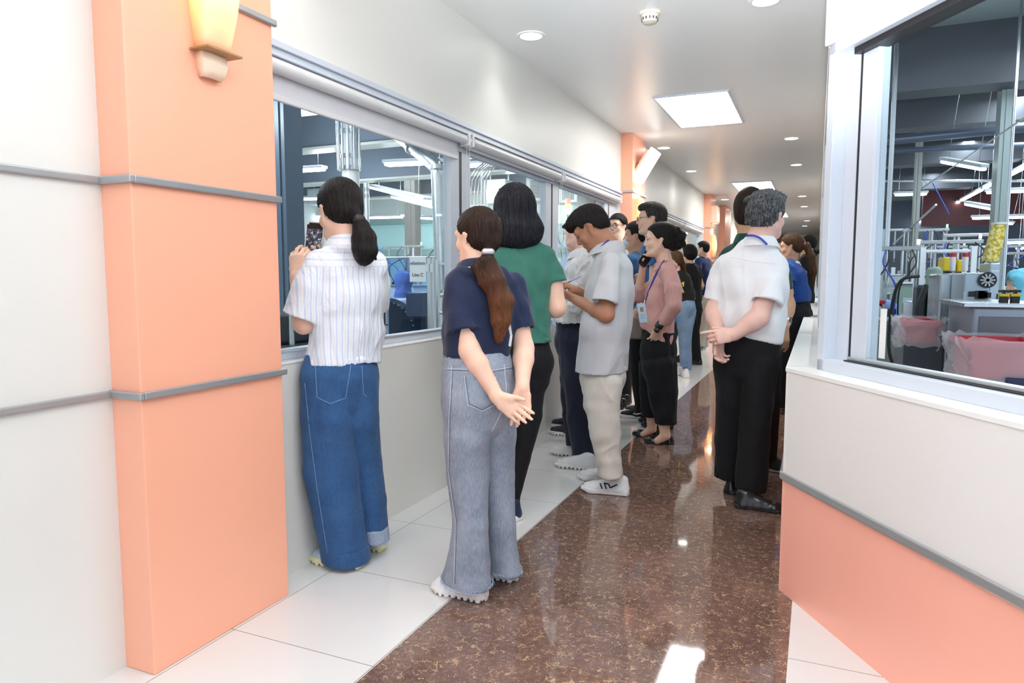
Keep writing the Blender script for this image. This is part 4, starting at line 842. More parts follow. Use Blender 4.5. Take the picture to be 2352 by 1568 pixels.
class Vol:
    def __init__(s, prims, h, pad=0.03):
        s.h = h; lo = np.min([p.lo for p in prims], 0) - pad; hi = np.max([p.hi for p in prims], 0) + pad
        s.lo = lo; n = np.ceil((hi - lo) / h).astype(int) + 1; s.n = n
        s.ax = [(lo[i] + h * np.arange(n[i])).astype(np.float32) for i in range(3)]
        s.d = np.full(tuple(n), 0.25, dtype=np.float32)
        for p in prims: s.add(p)
    def sub(s, lo, hi):
        i0 = np.clip(np.floor((lo - s.lo) / s.h).astype(int), 0, s.n - 1); i1 = np.clip(np.ceil((hi - s.lo) / s.h).astype(int) + 1, 1, s.n)
        sl = tuple(slice(a, max(b, a + 1)) for a, b in zip(i0, i1)); return sl, (s.ax[0][sl[0]][:, None, None], s.ax[1][sl[1]][None, :, None], s.ax[2][sl[2]][None, None, :])
    def add(s, p):
        m = 0.035 + p.k; sl, (X, Y, Z) = s.sub(p.lo - m, p.hi + m); f = p(X, Y, Z); d = s.d[sl]; k = p.k
        if k > 1e-4: hh = np.clip(0.5 + 0.5 * (d - f) / k, 0, 1); s.d[sl] = d + (f - d) * hh - k * hh * (1 - hh)
        else: s.d[sl] = np.minimum(d, f)
    def carve(s, p, k=0.008):
        m = 0.02 + k; sl, (X, Y, Z) = s.sub(p.lo - m, p.hi + m); f = -p(X, Y, Z); d = s.d[sl]; hh = np.clip(0.5 - 0.5 * (d - f) / k, 0, 1); s.d[sl] = d + (f - d) * hh + k * hh * (1 - hh)
    def apply(s, fn):
        X, Y, Z = s.ax[0][:, None, None], s.ax[1][None, :, None], s.ax[2][None, None, :]; s.d = fn(s.d, X, Y, Z).astype(np.float32)
    def like(s, prims=()):
        v = Vol.__new__(Vol); v.__dict__ = dict(s.__dict__); v.d = np.full_like(s.d, 0.25)
        for p in prims: v.add(p)
        return v
    def union(s, o, k=0.02):
        hh = np.clip(0.5 + 0.5 * (s.d - o.d) / k, 0, 1); s.d = s.d + (o.d - s.d) * hh - k * hh * (1 - hh)
    def plane(s, pt, n):
        """keep the side the normal points away from"""
        n = nrm(n); s.apply(lambda d, X, Y, Z: np.maximum(d, (X - pt[0]) * n[0] + (Y - pt[1]) * n[1] + (Z - pt[2]) * n[2]))
    def sample(s, P):
        q = (np.asarray(P) - s.lo) / s.h; i = np.clip(np.floor(q).astype(int), 0, s.n - 2); f = q - i; r = 0
        for a in (0, 1):
            for b in (0, 1):
                for c in (0, 1): r = r + s.d[i[:, 0] + a, i[:, 1] + b, i[:, 2] + c] * (f[:, 0] if a else 1 - f[:, 0]) * (f[:, 1] if b else 1 - f[:, 1]) * (f[:, 2] if c else 1 - f[:, 2])
        return r
    def cast(s, o, d, L=1.0):
        """first surface point from o along d"""
        o = np.asarray(o, float); d = np.asarray(nrm(d), float); t = np.arange(0, L, s.h * 0.5); v = s.sample(o + d * t[:, None]); k = np.nonzero(v < 0)[0]
        return o + d * t[k[0]] if len(k) else None
    def mesh(s):
        d = s.d; neg = d < 0; n = s.n
        c = np.zeros(tuple(n - 1), dtype=np.uint8)
        for a in (0, 1):
            for b in (0, 1):
                for e in (0, 1): c += neg[a:n[0] - 1 + a, b:n[1] - 1 + b, e:n[2] - 1 + e]
        act = (c > 0) & (c < 8); idx = np.argwhere(act); N = len(idx); vid = np.full(tuple(n - 1), -1, dtype=np.int64); vid[act] = np.arange(N)
        acc = np.zeros((N, 3)); cnt = np.zeros(N); cor = [(a, b, e) for a in (0, 1) for b in (0, 1) for e in (0, 1)]
        val = {q: d[idx[:, 0] + q[0], idx[:, 1] + q[1], idx[:, 2] + q[2]] for q in cor}
        for ax in range(3):
            for q in cor:
                if q[ax]: continue
                r = list(q); r[ax] = 1; r = tuple(r); v0, v1 = val[q], val[r]; m = (v0 < 0) != (v1 < 0); t = np.where(m, v0 / np.where(m, v0 - v1, 1), 0)
                P = np.array(q, float)[None].repeat(N, 0); P[:, ax] += t; acc[m] += P[m]; cnt[m] += 1
        verts = (idx + acc / cnt[:, None]) * s.h + s.lo; F = []
        for ax in range(3):
            u, v = [(1, 2), (2, 0), (0, 1)][ax]
            sl0 = [slice(None)] * 3; sl1 = [slice(None)] * 3; sl0[ax] = slice(0, n[ax] - 1); sl1[ax] = slice(1, n[ax])
            e = neg[tuple(sl0)] != neg[tuple(sl1)]; I = np.argwhere(e); I = I[(I[:, u] > 0) & (I[:, v] > 0) & (I[:, u] < n[u] - 1) & (I[:, v] < n[v] - 1)]
            ng = neg[I[:, 0], I[:, 1], I[:, 2]]
            def vi(du, dv): J = I.copy(); J[:, u] += du; J[:, v] += dv; return vid[J[:, 0], J[:, 1], J[:, 2]]
            q = np.stack([vi(-1, -1), vi(0, -1), vi(0, 0), vi(-1, 0)], 1); q[~ng] = q[~ng][:, ::-1]; F.append(q)
        F = np.concatenate(F); F = F[(F >= 0).all(1)]; return verts, F
def relax(v, f, it=1, lam=0.5):
    for _ in range(it):
        a = np.zeros_like(v); c = np.zeros(len(v))
        for i in range(4):
            j = (i + 1) % 4; np.add.at(a, f[:, i], v[f[:, j]]); np.add.at(c, f[:, i], 1); np.add.at(a, f[:, j], v[f[:, i]]); np.add.at(c, f[:, j], 1)
        v = v + lam * (a / np.maximum(c, 1)[:, None] - v)
    return v
def normals(v, f):
    n = np.cross(v[f[:, 2]] - v[f[:, 0]], v[f[:, 3]] - v[f[:, 1]]); vn = np.zeros_like(v)
    for i in range(4): np.add.at(vn, f[:, i], n)
    return vn / (np.linalg.norm(vn, axis=1)[:, None] + 1e-12)
_rs = np.random.RandomState(7); _PH = _rs.rand(24, 5) * 2 * PI; _DIR = _rs.randn(24, 3)
def folds(v, n, amp, sc=(18, 18, 5), seed=0, k=8):
    """soft cloth folds: sum of warped waves, stretched along the fall of the cloth"""
    w = np.zeros(len(v)); r = np.zeros(len(v)); q = v * (np.array(sc) * 2.7)
    wx = q + 1.1 * np.sin(q[:, [1, 2, 0]] * 0.6 + seed)
    for i in range(k):
        j = (i + seed * 5) % 24; dd = _DIR[j] / np.linalg.norm(_DIR[j]); a = wx @ dd * (0.55 + 0.28 * i) + _PH[j, 0]; w += np.sin(a) / (1 + 0.4 * i)
        if i < 4: r += (1 - np.abs(np.sin(a * 0.5 + 0.7))) ** 3 / (1 + 0.3 * i)
    w = w / 2.6 + r * 0.55 - 0.35
    return v + n * (2.3 * amp * w)[:, None]
def obj_mesh(name, v, f, mt, parent):
    me = bpy.data.meshes.new(name); me.vertices.add(len(v)); me.vertices.foreach_set('co', np.asarray(v, dtype=np.float32).ravel())
    me.loops.add(len(f) * 4); me.loops.foreach_set('vertex_index', f.ravel().astype(np.int32)); me.polygons.add(len(f))
    me.polygons.foreach_set('loop_start', (np.arange(len(f)) * 4).astype(np.int32)); me.update(calc_edges=True)
    me.polygons.foreach_set('use_smooth', np.ones(len(f), dtype=bool)); me.materials.append(mt)
    o = bpy.data.objects.new(name, me); COL.objects.link(o)
    if parent: o.parent = parent
    if name in ('shirt', 'trousers', 'body'): BVH[o.name] = BVHTree.FromPolygons([tuple(q) for q in v.tolist()], f.tolist())
    return o
def solid(name, vol, mt, parent, fold=None, sm=1, h_disp=None):
    v, f = vol.mesh()
    if sm: v = relax(v, f, sm)
    if fold: v = folds(v, normals(v, f), *fold)
    if h_disp is not None: v = h_disp(v, normals(v, f))
    return obj_mesh(name, v, f, mt, parent)

# ---------------------------------------------------------------- one person
def frame_of(fwd, up=(0, 0, 1)):
    f = nrm(fwd); r = nrm(np.cross(f, V(*up))); u = np.cross(r, f); return np.stack([r, f, u], 1)     # columns right, forward, up
class Person:
    def __init__(s, base, D, heading, label, H=1.65, h=0.006, skin=None, cat='person', group=None):
        """base: floor point; D: viewing distance of the body's middle plane; heading: degrees from +X"""
        s.base = V(base[0], base[1], 0); s.D = D; s.th = R(heading - 90); s.H = H; s.k = H / 1.65; s.h = h
        s.root = root('person', (float(base[0]), float(base[1]), 0), s.th, label, cat, group); s.skin = skin
        c, sn = math.cos(s.th), math.sin(s.th); s.M = np.array([[c, sn, 0], [-sn, c, 0], [0, 0, 1]], dtype=np.float32)   # world -> local
        s.body = []; s.J = {}
    def px(s, x, y, dd=0.0): return s.M @ (atD(x, y, s.D + dd).astype(np.float32) - s.base)
    def Y(s, x, y, f=0.0):
        """point seen at (x, y), f metres in front of the body's middle (own forward axis)"""
        o = s.w2l(EYE); d = s.M @ ray(x, y).astype(np.float32); return o + d * ((f - o[1]) / d[1])
    def X(s, x, y, r=0.0):
        """point seen at (x, y), r metres to the body's own right"""
        o = s.w2l(EYE); d = s.M @ ray(x, y).astype(np.float32); return o + d * ((r - o[0]) / d[0])
    def G(s, x, y, z=0.0): return s.w2l(atZ(x, y, z))
    def w2l(s, p): return s.M @ (V(*p) - s.base)
    def dirl(s, v): return s.M @ V(*v)
    def vdir(s, a, b, c): return s.M @ (RGT * a + UPV * b + FWD * c).astype(np.float32)     # image right, up, away
    # -- head ---------------------------------------------------------------
    def head(s, c, face, up=(0, 0, 1), k=None, neck=None, male=False):
        k = k or s.k * 1.0; s.hk = k; s.hc = V(*c); s.HR = frame_of(face, up); s.up = s.HR[:, 2]
        P = lambda x, y, z: s.hc + s.HR @ (V(x, y, z) * k)
        s.HP = P; R3 = s.HR; m = 1.06 if male else 1.0; X = s.HR[:, 0]
        b = [Ell(P(0, -0.012, 0.032), V(0.073, 0.094, 0.083) * k, R3, 0.02), Ell(P(0, 0.022, -0.030), V(0.060 * m, 0.066, 0.082) * k, R3, 0.025),
             Seg(P(-0.030, 0.040, -0.088), P(0.030, 0.040, -0.088), 0.021 * k, k=0.02), Seg(P(0, 0.062, -0.094), P(0, 0.070, -0.094), 0.019 * k * m, k=0.02),
             Seg(P(-0.052 * m, 0.000, -0.052), P(-0.026, 0.050, -0.090), 0.020 * k, k=0.02), Seg(P(0.052 * m, 0.000, -0.052), P(0.026, 0.050, -0.090), 0.020 * k, k=0.02),
             Ell(P(-0.042, 0.058, -0.028), V(0.019, 0.018, 0.020) * k, R3, 0.02), Ell(P(0.042, 0.058, -0.028), V(0.019, 0.018, 0.020) * k, R3, 0.02),
             Seg(P(-0.040, 0.070, 0.022), P(0.040, 0.070, 0.022), 0.015 * k, k=0.015)]
        b2 = [Seg(P(0, 0.080, 0.010), P(0, 0.098, -0.026), 0.0080 * k, 0.0100 * k, k=0.012), Seg(P(-0.011, 0.088, -0.030), P(0.011, 0.088, -0.030), 0.0085 * k, k=0.008),
              Seg(P(-0.020, 0.080, -0.054), P(0.020, 0.080, -0.054), 0.0085 * k, k=0.010), Seg(P(-0.016, 0.080, -0.063), P(0.016, 0.080, -0.063), 0.0085 * k, k=0.010)]
        s.head_prims = b; s.face_prims = b2
        s.socket = [Ell(P(sx * 0.031, 0.094, 0.002), V(0.017, 0.013, 0.009) * k, R3) for sx in (-1, 1)]
        s.ears = []
        for sx in (-1, 1):
            c0 = P(sx * 0.073, -0.008, -0.004); s.ears += [Seg(P(sx * 0.070, 0.004, -0.036), P(sx * 0.079, -0.014, 0.010), (0.007 * k, 0.013 * k), (0.0075 * k, 0.017 * k), side=X, k=0.006), Seg(P(sx * 0.071, 0.002, -0.046), P(sx * 0.073, 0.000, -0.034), 0.0075 * k, k=0.006)]
        s.earcut = [Ell(P(sx * 0.083, -0.001, -0.012), V(0.0045, 0.0085, 0.014) * k, R3) for sx in (-1, 1)]
        if neck is not None:
            r = (0.056 if male else 0.047) * k; s.body += [Seg(P(0, -0.020, -0.045), V(*neck), r * 1.05, r * 1.2, k=0.03)]
    def face(s, hair_col, lip=(0.55, 0.20, 0.18), brow=1.0, open_=False, look=0.0, shut=False):
        """eyes, brows and lips as children"""
        P, k = s.HP, s.hk; WH = mat('eye_white', (0.75, 0.72, 0.70), 0.25); IR = mat('iris_dark', (0.03, 0.015, 0.01), 0.15); LIP = mat('lips_%.2f' % lip[0], lip, 0.4); BR = mat('brow_%.2f' % hair_col[0], hair_col, 0.7)
        for sx in (-1, 1):
            v = Vol([Ell(P(sx * 0.031, 0.0722, 0.002), V(0.0130, 0.0085, 0.0050) * k, s.HR, 0)], 0.0025, 0.008); e = solid('eye', v, s.skin if shut else WH, s.root)
            if not shut: v = Vol([Ell(P(sx * (0.031) + look * 0.004, 0.0775, 0.002), V(0.0056, 0.0040, 0.0048) * k, s.HR, 0)], 0.0020, 0.006); o = solid('iris', v, IR, e)
            zl = -0.006 if shut else 0.0; pts = [P(sx * 0.017, 0.0795, 0.0055 + zl), P(sx * 0.031, 0.0805, 0.0078 + zl * 1.5), P(sx * 0.045, 0.073, 0.004 + zl)]; v = Vol(chain(pts, [0.0018, 0.0024, 0.0016], k=0.002), 0.0015, 0.006); solid('eyelash', v, BR, e)
            pts = [P(sx * 0.014, 0.0850, 0.0245), P(sx * 0.033, 0.0825, 0.0275), P(sx * 0.050, 0.070, 0.021)]; v = Vol(chain(pts, [0.0036 * brow, 0.0042 * brow, 0.0022 * brow], k=0.003), 0.002, 0.008); solid('eyebrow', v, BR, s.root)
        v = Vol([Seg(P(-0.019, 0.0825, -0.0555), P(0.019, 0.0825, -0.0555), 0.0052 * k, k=0.003), Seg(P(-0.014, 0.083, -0.0625 - (0.008 if open_ else 0)), P(0.014, 0.083, -0.0625 - (0.008 if open_ else 0)), 0.0058 * k, k=0.003)], 0.0025, 0.008); solid('lips', v, LIP, s.root)
    # -- limbs --------------------------------------------------------------
    def arm(s, sh, el, wr, r=(0.047, 0.039, 0.041, 0.026)):
        k = s.k; sh, el, wr = map(lambda p: V(*p), (sh, el, wr)); m = el + (wr - el) * 0.28
        s.body += [Seg(sh, sh + (el - sh) * 0.38, 0.030 * k, r[1] * k * 0.98, k=0.02), Seg(sh + (el - sh) * 0.38, el, r[1] * k * 1.02, r[1] * k, k=0.02), Seg(el, m, r[1] * k, r[2] * k, k=0.02), Seg(m, wr, r[2] * k, r[3] * k, k=0.02)]
    def hand(s, wr, d, n, side, curl=(0.3, 0.35, 0.4, 0.45), spread=0.06, thumb=(0.5, 0.3), k=None, bend=None):
        """wr wrist, d direction of the palm, n back-of-hand normal, side +1 when the thumb lies on +(d x n)"""
        k = (k or s.k) * 1.03; wr = V(*wr); d = nrm(d); n = V(*n); n = nrm(n - d * np.dot(n, d)); t = np.cross(d, n) * side
        hp = [Seg(wr - d * 0.012, wr + d * 0.03 * k, (0.025 * k, 0.019 * k), (0.034 * k, 0.0155 * k), side=t, k=0.012), Seg(wr + d * 0.03 * k, wr + d * 0.080 * k, (0.035 * k, 0.0150 * k), (0.040 * k, 0.0125 * k), side=t, k=0.010)]
        hp.append(Seg(wr + d * 0.018 * k + t * 0.018 * k - n * 0.006, wr + d * 0.05 * k + t * 0.026 * k - n * 0.006, 0.0155 * k, 0.013 * k, k=0.010))
        L = (0.070, 0.078, 0.073, 0.056); off = (0.029, 0.010, -0.010, -0.029); bs = (0.086, 0.090, 0.086, 0.078); R0 = (0.0090, 0.0092, 0.0086, 0.0078)
        s.tips = []
        for i in range(4):
            b = wr + d * (bs[i] - 0.008) * k + t * off[i] * k; a = 0.0; dd = nrm(d + t * (1.5 - i) * spread); p = b; cr = curl[i] if hasattr(curl, '__len__') else curl
            for j, fr in enumerate((0.46, 0.31, 0.23)):
                a += cr * (0.8, 1.15, 0.8)[j]; q = p + (dd * math.cos(a) - n * math.sin(a)) * L[i] * fr * 1.08 * k
                hp.append(Seg(p, q, R0[i] * k * (1, 0.94, 0.86)[j], R0[i] * k * (0.94, 0.86, 0.76)[j], k=0.0035)); p = q
            s.tips.append(p)
        b = wr + d * 0.030 * k + t * 0.026 * k - n * 0.004 * k; td = nrm(d * math.cos(thumb[0]) + t * math.sin(thumb[0]) - n * thumb[1]); q = b + td * 0.038 * k; td2 = nrm(td + d * 0.35 - n * thumb[1] * 0.5); q2 = q + td2 * 0.030 * k
        hp += [Seg(b, q, 0.0135 * k, 0.0105 * k, k=0.006), Seg(q, q2, 0.0102 * k, 0.0085 * k, k=0.003)]
        s.tips.append(q2); s.hands = getattr(s, 'hands', []) + hp
    def torso_core(s, pel, nk, w=0.13, d=0.085):
        s.body += chain([pel, pel * 0.5 + nk * 0.5, nk - V(0, 0, 0.05)], [(w, d), (w * 0.9, d), (w * 0.7, d * 0.7)], side=(1, 0, 0), k=0.03)
    def leg_core(s, hip, kn, an, foot=None):
        k = s.k; s.body += [Seg(hip, kn, 0.07 * k, 0.05 * k, k=0.02), Seg(kn, V(*kn) * 0.6 + V(*an) * 0.4, 0.05 * k, 0.052 * k, k=0.02), Seg(V(*kn) * 0.6 + V(*an) * 0.4, an, 0.052 * k, 0.034 * k, k=0.02)]
    def finish_body(s, h=None):
        prims = s.head_prims + s.body; v = Vol(prims + getattr(s, 'hands', []) + s.face_prims + s.ears, h or s.h)
        for c in s.socket: v.carve(c, 0.006)
        for c in s.earcut: v.carve(c, 0.003)
        s.bodyvol = v; o = solid('body', v, s.skin, s.root, sm=1); return o
    # -- hair ---------------------------------------------------------------
    def hair(s, mt, prof=None, th=0.012, extra=(), h=None, wave=0.002, name='hair', cutk=0.006, freq=90, top=0.0, carve=None):
        """cap over the skull cut by a hairline profile given as (y, z) pairs in head units, plus extra shapes"""
        P, k = s.HP, s.hk; R3 = s.HR
        prims = [Ell(P(0, -0.014, 0.034 + top / 2), V(0.073 + th, 0.094 + th, 0.083 + th + top) * k, R3, 0.0), Ell(P(0, -0.034, -0.010), V(0.068 + th * 0.7, 0.066 + th, 0.066) * k, R3, 0.02)]
        v = Vol(prims + list(extra), h or s.h * 0.8)
        prof = prof or [(-0.12, -0.075), (-0.05, -0.072), (-0.026, -0.040), (-0.015, 0.022), (0.012, 0.024), (0.022, 0.0), (0.034, 0.010), (0.048, 0.052), (0.075, 0.070), (0.12, 0.072)]
        ys = np.array([a for a, _ in prof]) * k; zs = np.array([b for _, b in prof]) * k; hc, HR = s.hc, s.HR
        base = Vol(prims, v.h); base.lo = v.lo
        def cut(d, X, Y, Z):
            x, y, z = X - hc[0], Y - hc[1], Z - hc[2]; yy = x * HR[0, 1] + y * HR[1, 1] + z * HR[2, 1]; zz = x * HR[0, 2] + y * HR[1, 2] + z * HR[2, 2]
            return np.maximum(d, (np.interp(yy, ys, zs) - zz) * 0.7)
        v2 = Vol(prims + list(extra), v.h); 
        vc = Vol.__new__(Vol); vc.__dict__ = dict(v2.__dict__); vc.d = np.full_like(v2.d, 0.25)
        for p in prims: vc.add(p)
        vc.apply(cut)
        for p in extra: vc.add(p)
        if carve:
            for c in carve: vc.carve(c, 0.006)
        def disp(vv, n):
            rel = (vv - hc) @ HR; ang = np.arctan2(rel[:, 0], -rel[:, 1] + 0.02) ; w = np.sin(ang * freq * 0.5 + 1.5 * np.sin(rel[:, 2] * 25)) * 0.45 + np.sin(ang * freq * 1.1 + 2 * np.sin(rel[:, 2] * 22 + 1)) * 0.35
            return vv + n * (wave * w)[:, None]
        return solid(name, vc, mt, s.root, sm=1, h_disp=disp)
    # -- garments -----------------------------------------------------------
    def top(s, mt, st, sleeves, hem, fold=(0.005, (18, 18, 5), 1), collar=None, name='shirt', h=None, cup=0.03, shoulder=0.052, p=2.2, neck_r=0.062, extra=(), k=0.03, cuts=(), side=(1, 0, 0), sm=1, nb=None):
        """st: torso stations [(point, half width, half depth)]; sleeves: list of (points, radii, open end?); hem: (point, normal)"""
        prims = chain([a for a, _, _ in st], [(w, d) for _, w, d in st], side=side, p=p, k=k)
        if nb is not None: extra = list(extra) + [Ell(V(*nb) + V(0, -0.012, -0.022), (0.092, 0.088, 0.036), None, 0.02)]
        slv = [chain(pts, rad, k=0.012) for pts, rad in sleeves]
        allp = prims + list(extra) + [q for c in slv for q in c]; hh_ = h or s.h; th = max(0.011, hh_ * 2.2)
        v = Vol(allp, hh_); v.d[:] = 0.25
        for q in prims + list(extra): v.add(q)
        if hem is not None:
            hp, hn = hem; hn = nrm(hn); v.apply(lambda d, X, Y, Z: np.maximum(np.maximum(d, (X - hp[0]) * hn[0] + (Y - hp[1]) * hn[1] + (Z - hp[2]) * hn[2]), -np.maximum(d + th, -((X - hp[0]) * hn[0] + (Y - hp[1]) * hn[1] + (Z - hp[2]) * hn[2] + cup))))
        for (pts, rad), c in zip(sleeves, slv):      # open, hollow sleeve ends
            w_ = v.like(c); e = V(*pts[-1]); dd = nrm(e - V(*pts[-2])); r = rad[-1]
            def opn(d, X, Y, Z):
                w = (X - e[0]) * dd[0] + (Y - e[1]) * dd[1] + (Z - e[2]) * dd[2]; q = np.sqrt(np.maximum((X - e[0]) ** 2 + (Y - e[1]) ** 2 + (Z - e[2]) ** 2 - w * w, 0))
                return np.maximum(np.maximum(d, w), -np.maximum(q - (r - th), -(w + 0.035)))
            w_.apply(opn); v.union(w_, 0.022)
        for hp, hn in cuts: v.plane(hp, hn)
        s.topvol = v; o = solid(name, v, mt, s.root, fold=fold, sm=sm); s.topobj = o
        return o
    def collar(s, mt, c, r, hgt=0.035, tilt=(0, 0, 1), open_=0.5, name='collar', parent=None, thick=0.006, flare=0.4, fold_over=True, depth=1.0):
        """a folded collar standing round the neck, open towards the front"""
        T = frame_of((0, 1, 0), tilt); m = MB(); n = 40; vs = []; prof = [(0.0, -0.012), (0.0, hgt), (0.005, hgt + 0.004), (0.012, hgt - 0.002), (0.020 + flare * 0.02, -0.004), (0.023 + flare * 0.02, -0.020)] if fold_over else [(0, -0.01), (0, hgt), (0.006, hgt), (0.008, -0.01)]
        for i in range(n + 1):
            a = -PI / 2 + open_ + (2 * PI - 2 * open_) * i / n; a = a + PI
            u = abs(i / n - 0.5) * 2
            for (dr, z) in prof:
                rr = r + dr * (1 + 0.8 * u ** 3); x = rr * math.cos(a); y = rr * math.sin(a) * depth; zz = z - 0.030 * (u ** 2.2) - (0.012 * u ** 4 if dr > 0.015 else 0)
                vs.append(tuple(V(*c) + T @ V(x, y, zz)))
        k = len(prof); m.add(vs, [(i * k + j, i * k + (j + 1) % k, (i + 1) * k + (j + 1) % k, (i + 1) * k + j) for i in range(n) for j in range(k)]); m.add(vs[:k], [tuple(range(k))]); m.add(vs[-k:], [tuple(reversed(range(k)))])
        o = m.build(name, mt, parent or s.topobj); smooth_by_angle(o, 50); return fix_normals(o)
    def trousers(s, mt, waist, hipw, hipd, legs, hem=None, fold=(0.004, (14, 14, 3.2), 2), name='trousers', h=None, cup=0.04, extra=(), p=2.1, legk=0.012, side=(1, 0, 0)):
        """waist: (point, w, d) stations from waist to crotch; legs: [(points, radii (w, d))]"""
        prims = chain([a for a, _, _ in waist], [(w, d) for _, w, d in waist], side=side, p=p, k=0.03)
        lgs = [chain(pts, rad, side=side, k=0.012) for pts, rad in legs]; hh_ = h or s.h; th = max(0.017, hh_ * 2.2)
        v = Vol(prims + list(extra) + [q for c in lgs for q in c], hh_); v.d[:] = 0.25
        for q in prims + list(extra): v.add(q)
        for (pts, rad), c in zip(legs, lgs):
            w_ = v.like(c); e = V(*pts[-1]); d0 = nrm(e - V(*pts[-2])); dd = nrm(d0 * 0.35 + V(0, 0, -1)); rx, ry = rad[-1] if hasattr(rad[-1], '__len__') else (rad[-1], rad[-1])
            def opn(d, X, Y, Z):
                w = (X - e[0]) * dd[0] + (Y - e[1]) * dd[1] + (Z - e[2]) * dd[2]; q = np.sqrt(((X - e[0]) / rx) ** 2 + ((Y - e[1]) / ry) ** 2)
                return np.maximum(np.maximum(d, w), -np.maximum((q - 1) * min(rx, ry) + th, -(w + cup)))
            w_.apply(opn); v.union(w_, legk)
        wp = waist[0][0]; v.plane(V(wp[0], wp[1], wp[2] + 0.012), (0, 0, 1))
        s.legvol = v; o = solid(name, v, mt, s.root, fold=fold); s.legobj = o; return o
    def stitch(s, vol, pts, direc, mt, parent, r=0.0022, name='stitching', back=0.6, n=6):
        """a seam line laid on a garment: pts near the surface, pushed on to it along direc"""
        hit = s.lay(pts, direc, parent if parent is not None else s.topobj, 0.0004, n)
        if len(hit) < 2: return None
        m = MB(); m.tube([tuple(q) for q in hit], r, 6); return m.build(name, mt, parent, smooth=True)
    def lay(s, pts, direc, obj, lift, n):
        bv = BVH[obj.name]; P = [V(*p) for p in pts]; out = [P[i] + (P[i + 1] - P[i]) * j / n for i in range(len(P) - 1) for j in range(n)] + [P[-1]]; eye = s.w2l(EYE); hit = []
        for q in out:
            d = nrm(q - eye); h, nr, _, _ = bv.ray_cast(Vector(eye.tolist()), Vector(d.tolist()))
            if h is not None and np.linalg.norm(np.array(h) - q) < 0.35: hit.append(np.array(h) - d * lift)
        return hit
    # -- shoes --------------------------------------------------------------
    def shoe(s, heel, toe_dir, L=0.255, mt=None, sole=None, style='sneaker', w=0.046, z0=0.0, name='shoe', h=0.0045, pitch=0.0, accent=None):
        d = nrm((toe_dir[0], toe_dir[1], 0)); sd = V(d[1], -d[0], 0); b = V(heel[0], heel[1], z0); up = V(0, 0, 1)
        P = lambda y, x, z: b + d * (y * L) + sd * x + V(0, 0, z + max(0, (0.35 - y)) * 0)
        th = {'sneaker': 0.030, 'runner': 0.034, 'loafer': 0.014, 'dress': 0.020}[style]; hi = {'sneaker': 0.085, 'runner': 0.085, 'loafer': 0.050, 'dress': 0.075}[style]
        pr = [Seg(P(0.16, 0, th), P(0.42, 0, th), (w * 0.80, 0.035), (w * 0.86, 0.042), side=sd, k=0.02), Seg(P(0.42, 0, th), P(0.72, 0.003, th), (w * 0.86, 0.042), (w * 1.02, 0.030), side=sd, k=0.02), Seg(P(0.72, 0.003, th), P(0.87, 0, th), (w * 1.02, 0.030), (w * 0.80, 0.024), side=sd, k=0.02)]
        if style != 'loafer': pr += [Seg(P(0.17, 0, th), P(0.20, 0, hi), (w * 0.76, 0.045), (w * 0.62, 0.048), side=sd, k=0.025), Seg(P(0.24, 0, hi - 0.01), P(0.58, 0, th + 0.022), (w * 0.6, 0.03), (w * 0.7, 0.02), side=sd, k=0.025)]
        else: pr += [Seg(P(0.14, 0, th), P(0.13, 0, hi), (w * 0.76, 0.028), (w * 0.66, 0.022), side=sd, k=0.02)]
        v = Vol(pr, h); v.plane(b + V(0, 0, th * 0.45), (0, 0, -1))
        if style == 'loafer': v.carve(Seg(P(0.16, 0, th + 0.045), P(0.48, 0, th + 0.050), (w * 0.60, 0.03), (w * 0.5, 0.02), side=sd), 0.008)
        up_o = solid(name, v, mt, s.root)
        so = [Seg(P(0.15, 0, th * 0.4), P(0.45, 0, th * 0.4), (w * 0.86, 0.04), (w * 0.82, 0.04), side=sd, p=3, k=0.02), Seg(P(0.45, 0, th * 0.4), P(0.75, 0, th * 0.4), (w * 0.82, 0.04), (w * 1.08, 0.04), side=sd, p=3, k=0.02), Seg(P(0.75, 0, th * 0.4), P(0.90, 0, th * 0.5), (w * 1.08, 0.04), (w * 0.82, 0.03), side=sd, p=2.4, k=0.02)]
        v = Vol(so, h); zz = b[2]
        toe = b + d * L * 0.9
        v.apply(lambda dd, X, Y, Z: np.maximum(dd, np.maximum(Z - (zz + th + 0.006 * np.clip(1 - ((X - b[0]) * d[0] + (Y - b[1]) * d[1]) / L * 3, 0, 1)), (zz + 0.001 + 0.016 * np.clip(((X - b[0]) * d[0] + (Y - b[1]) * d[1]) / L * 5 - 4.1, 0, 1)) - Z)))
        if style == 'runner':
            v.apply(lambda dd, X, Y, Z: np.where((Z < zz + 0.011) & (np.sin(((X - b[0]) * d[0] + (Y - b[1]) * d[1]) * 230) > 0.35), np.maximum(dd, 0.0025), dd))
        solid('sole', v, sole, up_o); return up_o
    def tube(s, pts, r, mt, name, parent=None, flat=1.0, side=None, n=10):
        m = MB(); m.tube([tuple(map(float, p)) for p in pts], r, n, flat=flat, side=side); return smooth_by_angle(m.build(name, mt, parent or s.root), 60)
    def band(s, pts, w, mt, name, parent=None, nrmls=None, th=0.0015):
        """flat ribbon (lanyard, strap) through points, facing outwards"""
        if nrmls is None or len(pts) < 9:
            Q = [V(*q) for q in pts]; P2 = []; N2 = []
            for i in range(len(Q) - 1):
                for j in range(6):
                    u = j / 6; p0, p1, p2, p3 = Q[max(i - 1, 0)], Q[i], Q[i + 1], Q[min(i + 2, len(Q) - 1)]; P2.append(0.5 * (2 * p1 + (p2 - p0) * u + (2 * p0 - 5 * p1 + 4 * p2 - p3) * u * u + (-p0 + 3 * p1 - 3 * p2 + p3) * u ** 3)); N2.append(nrmls[i] if nrmls is not None else None)
            P2.append(Q[-1]); N2.append(nrmls[-1] if nrmls is not None else None); pts = P2; nrmls = N2 if nrmls is not None else None
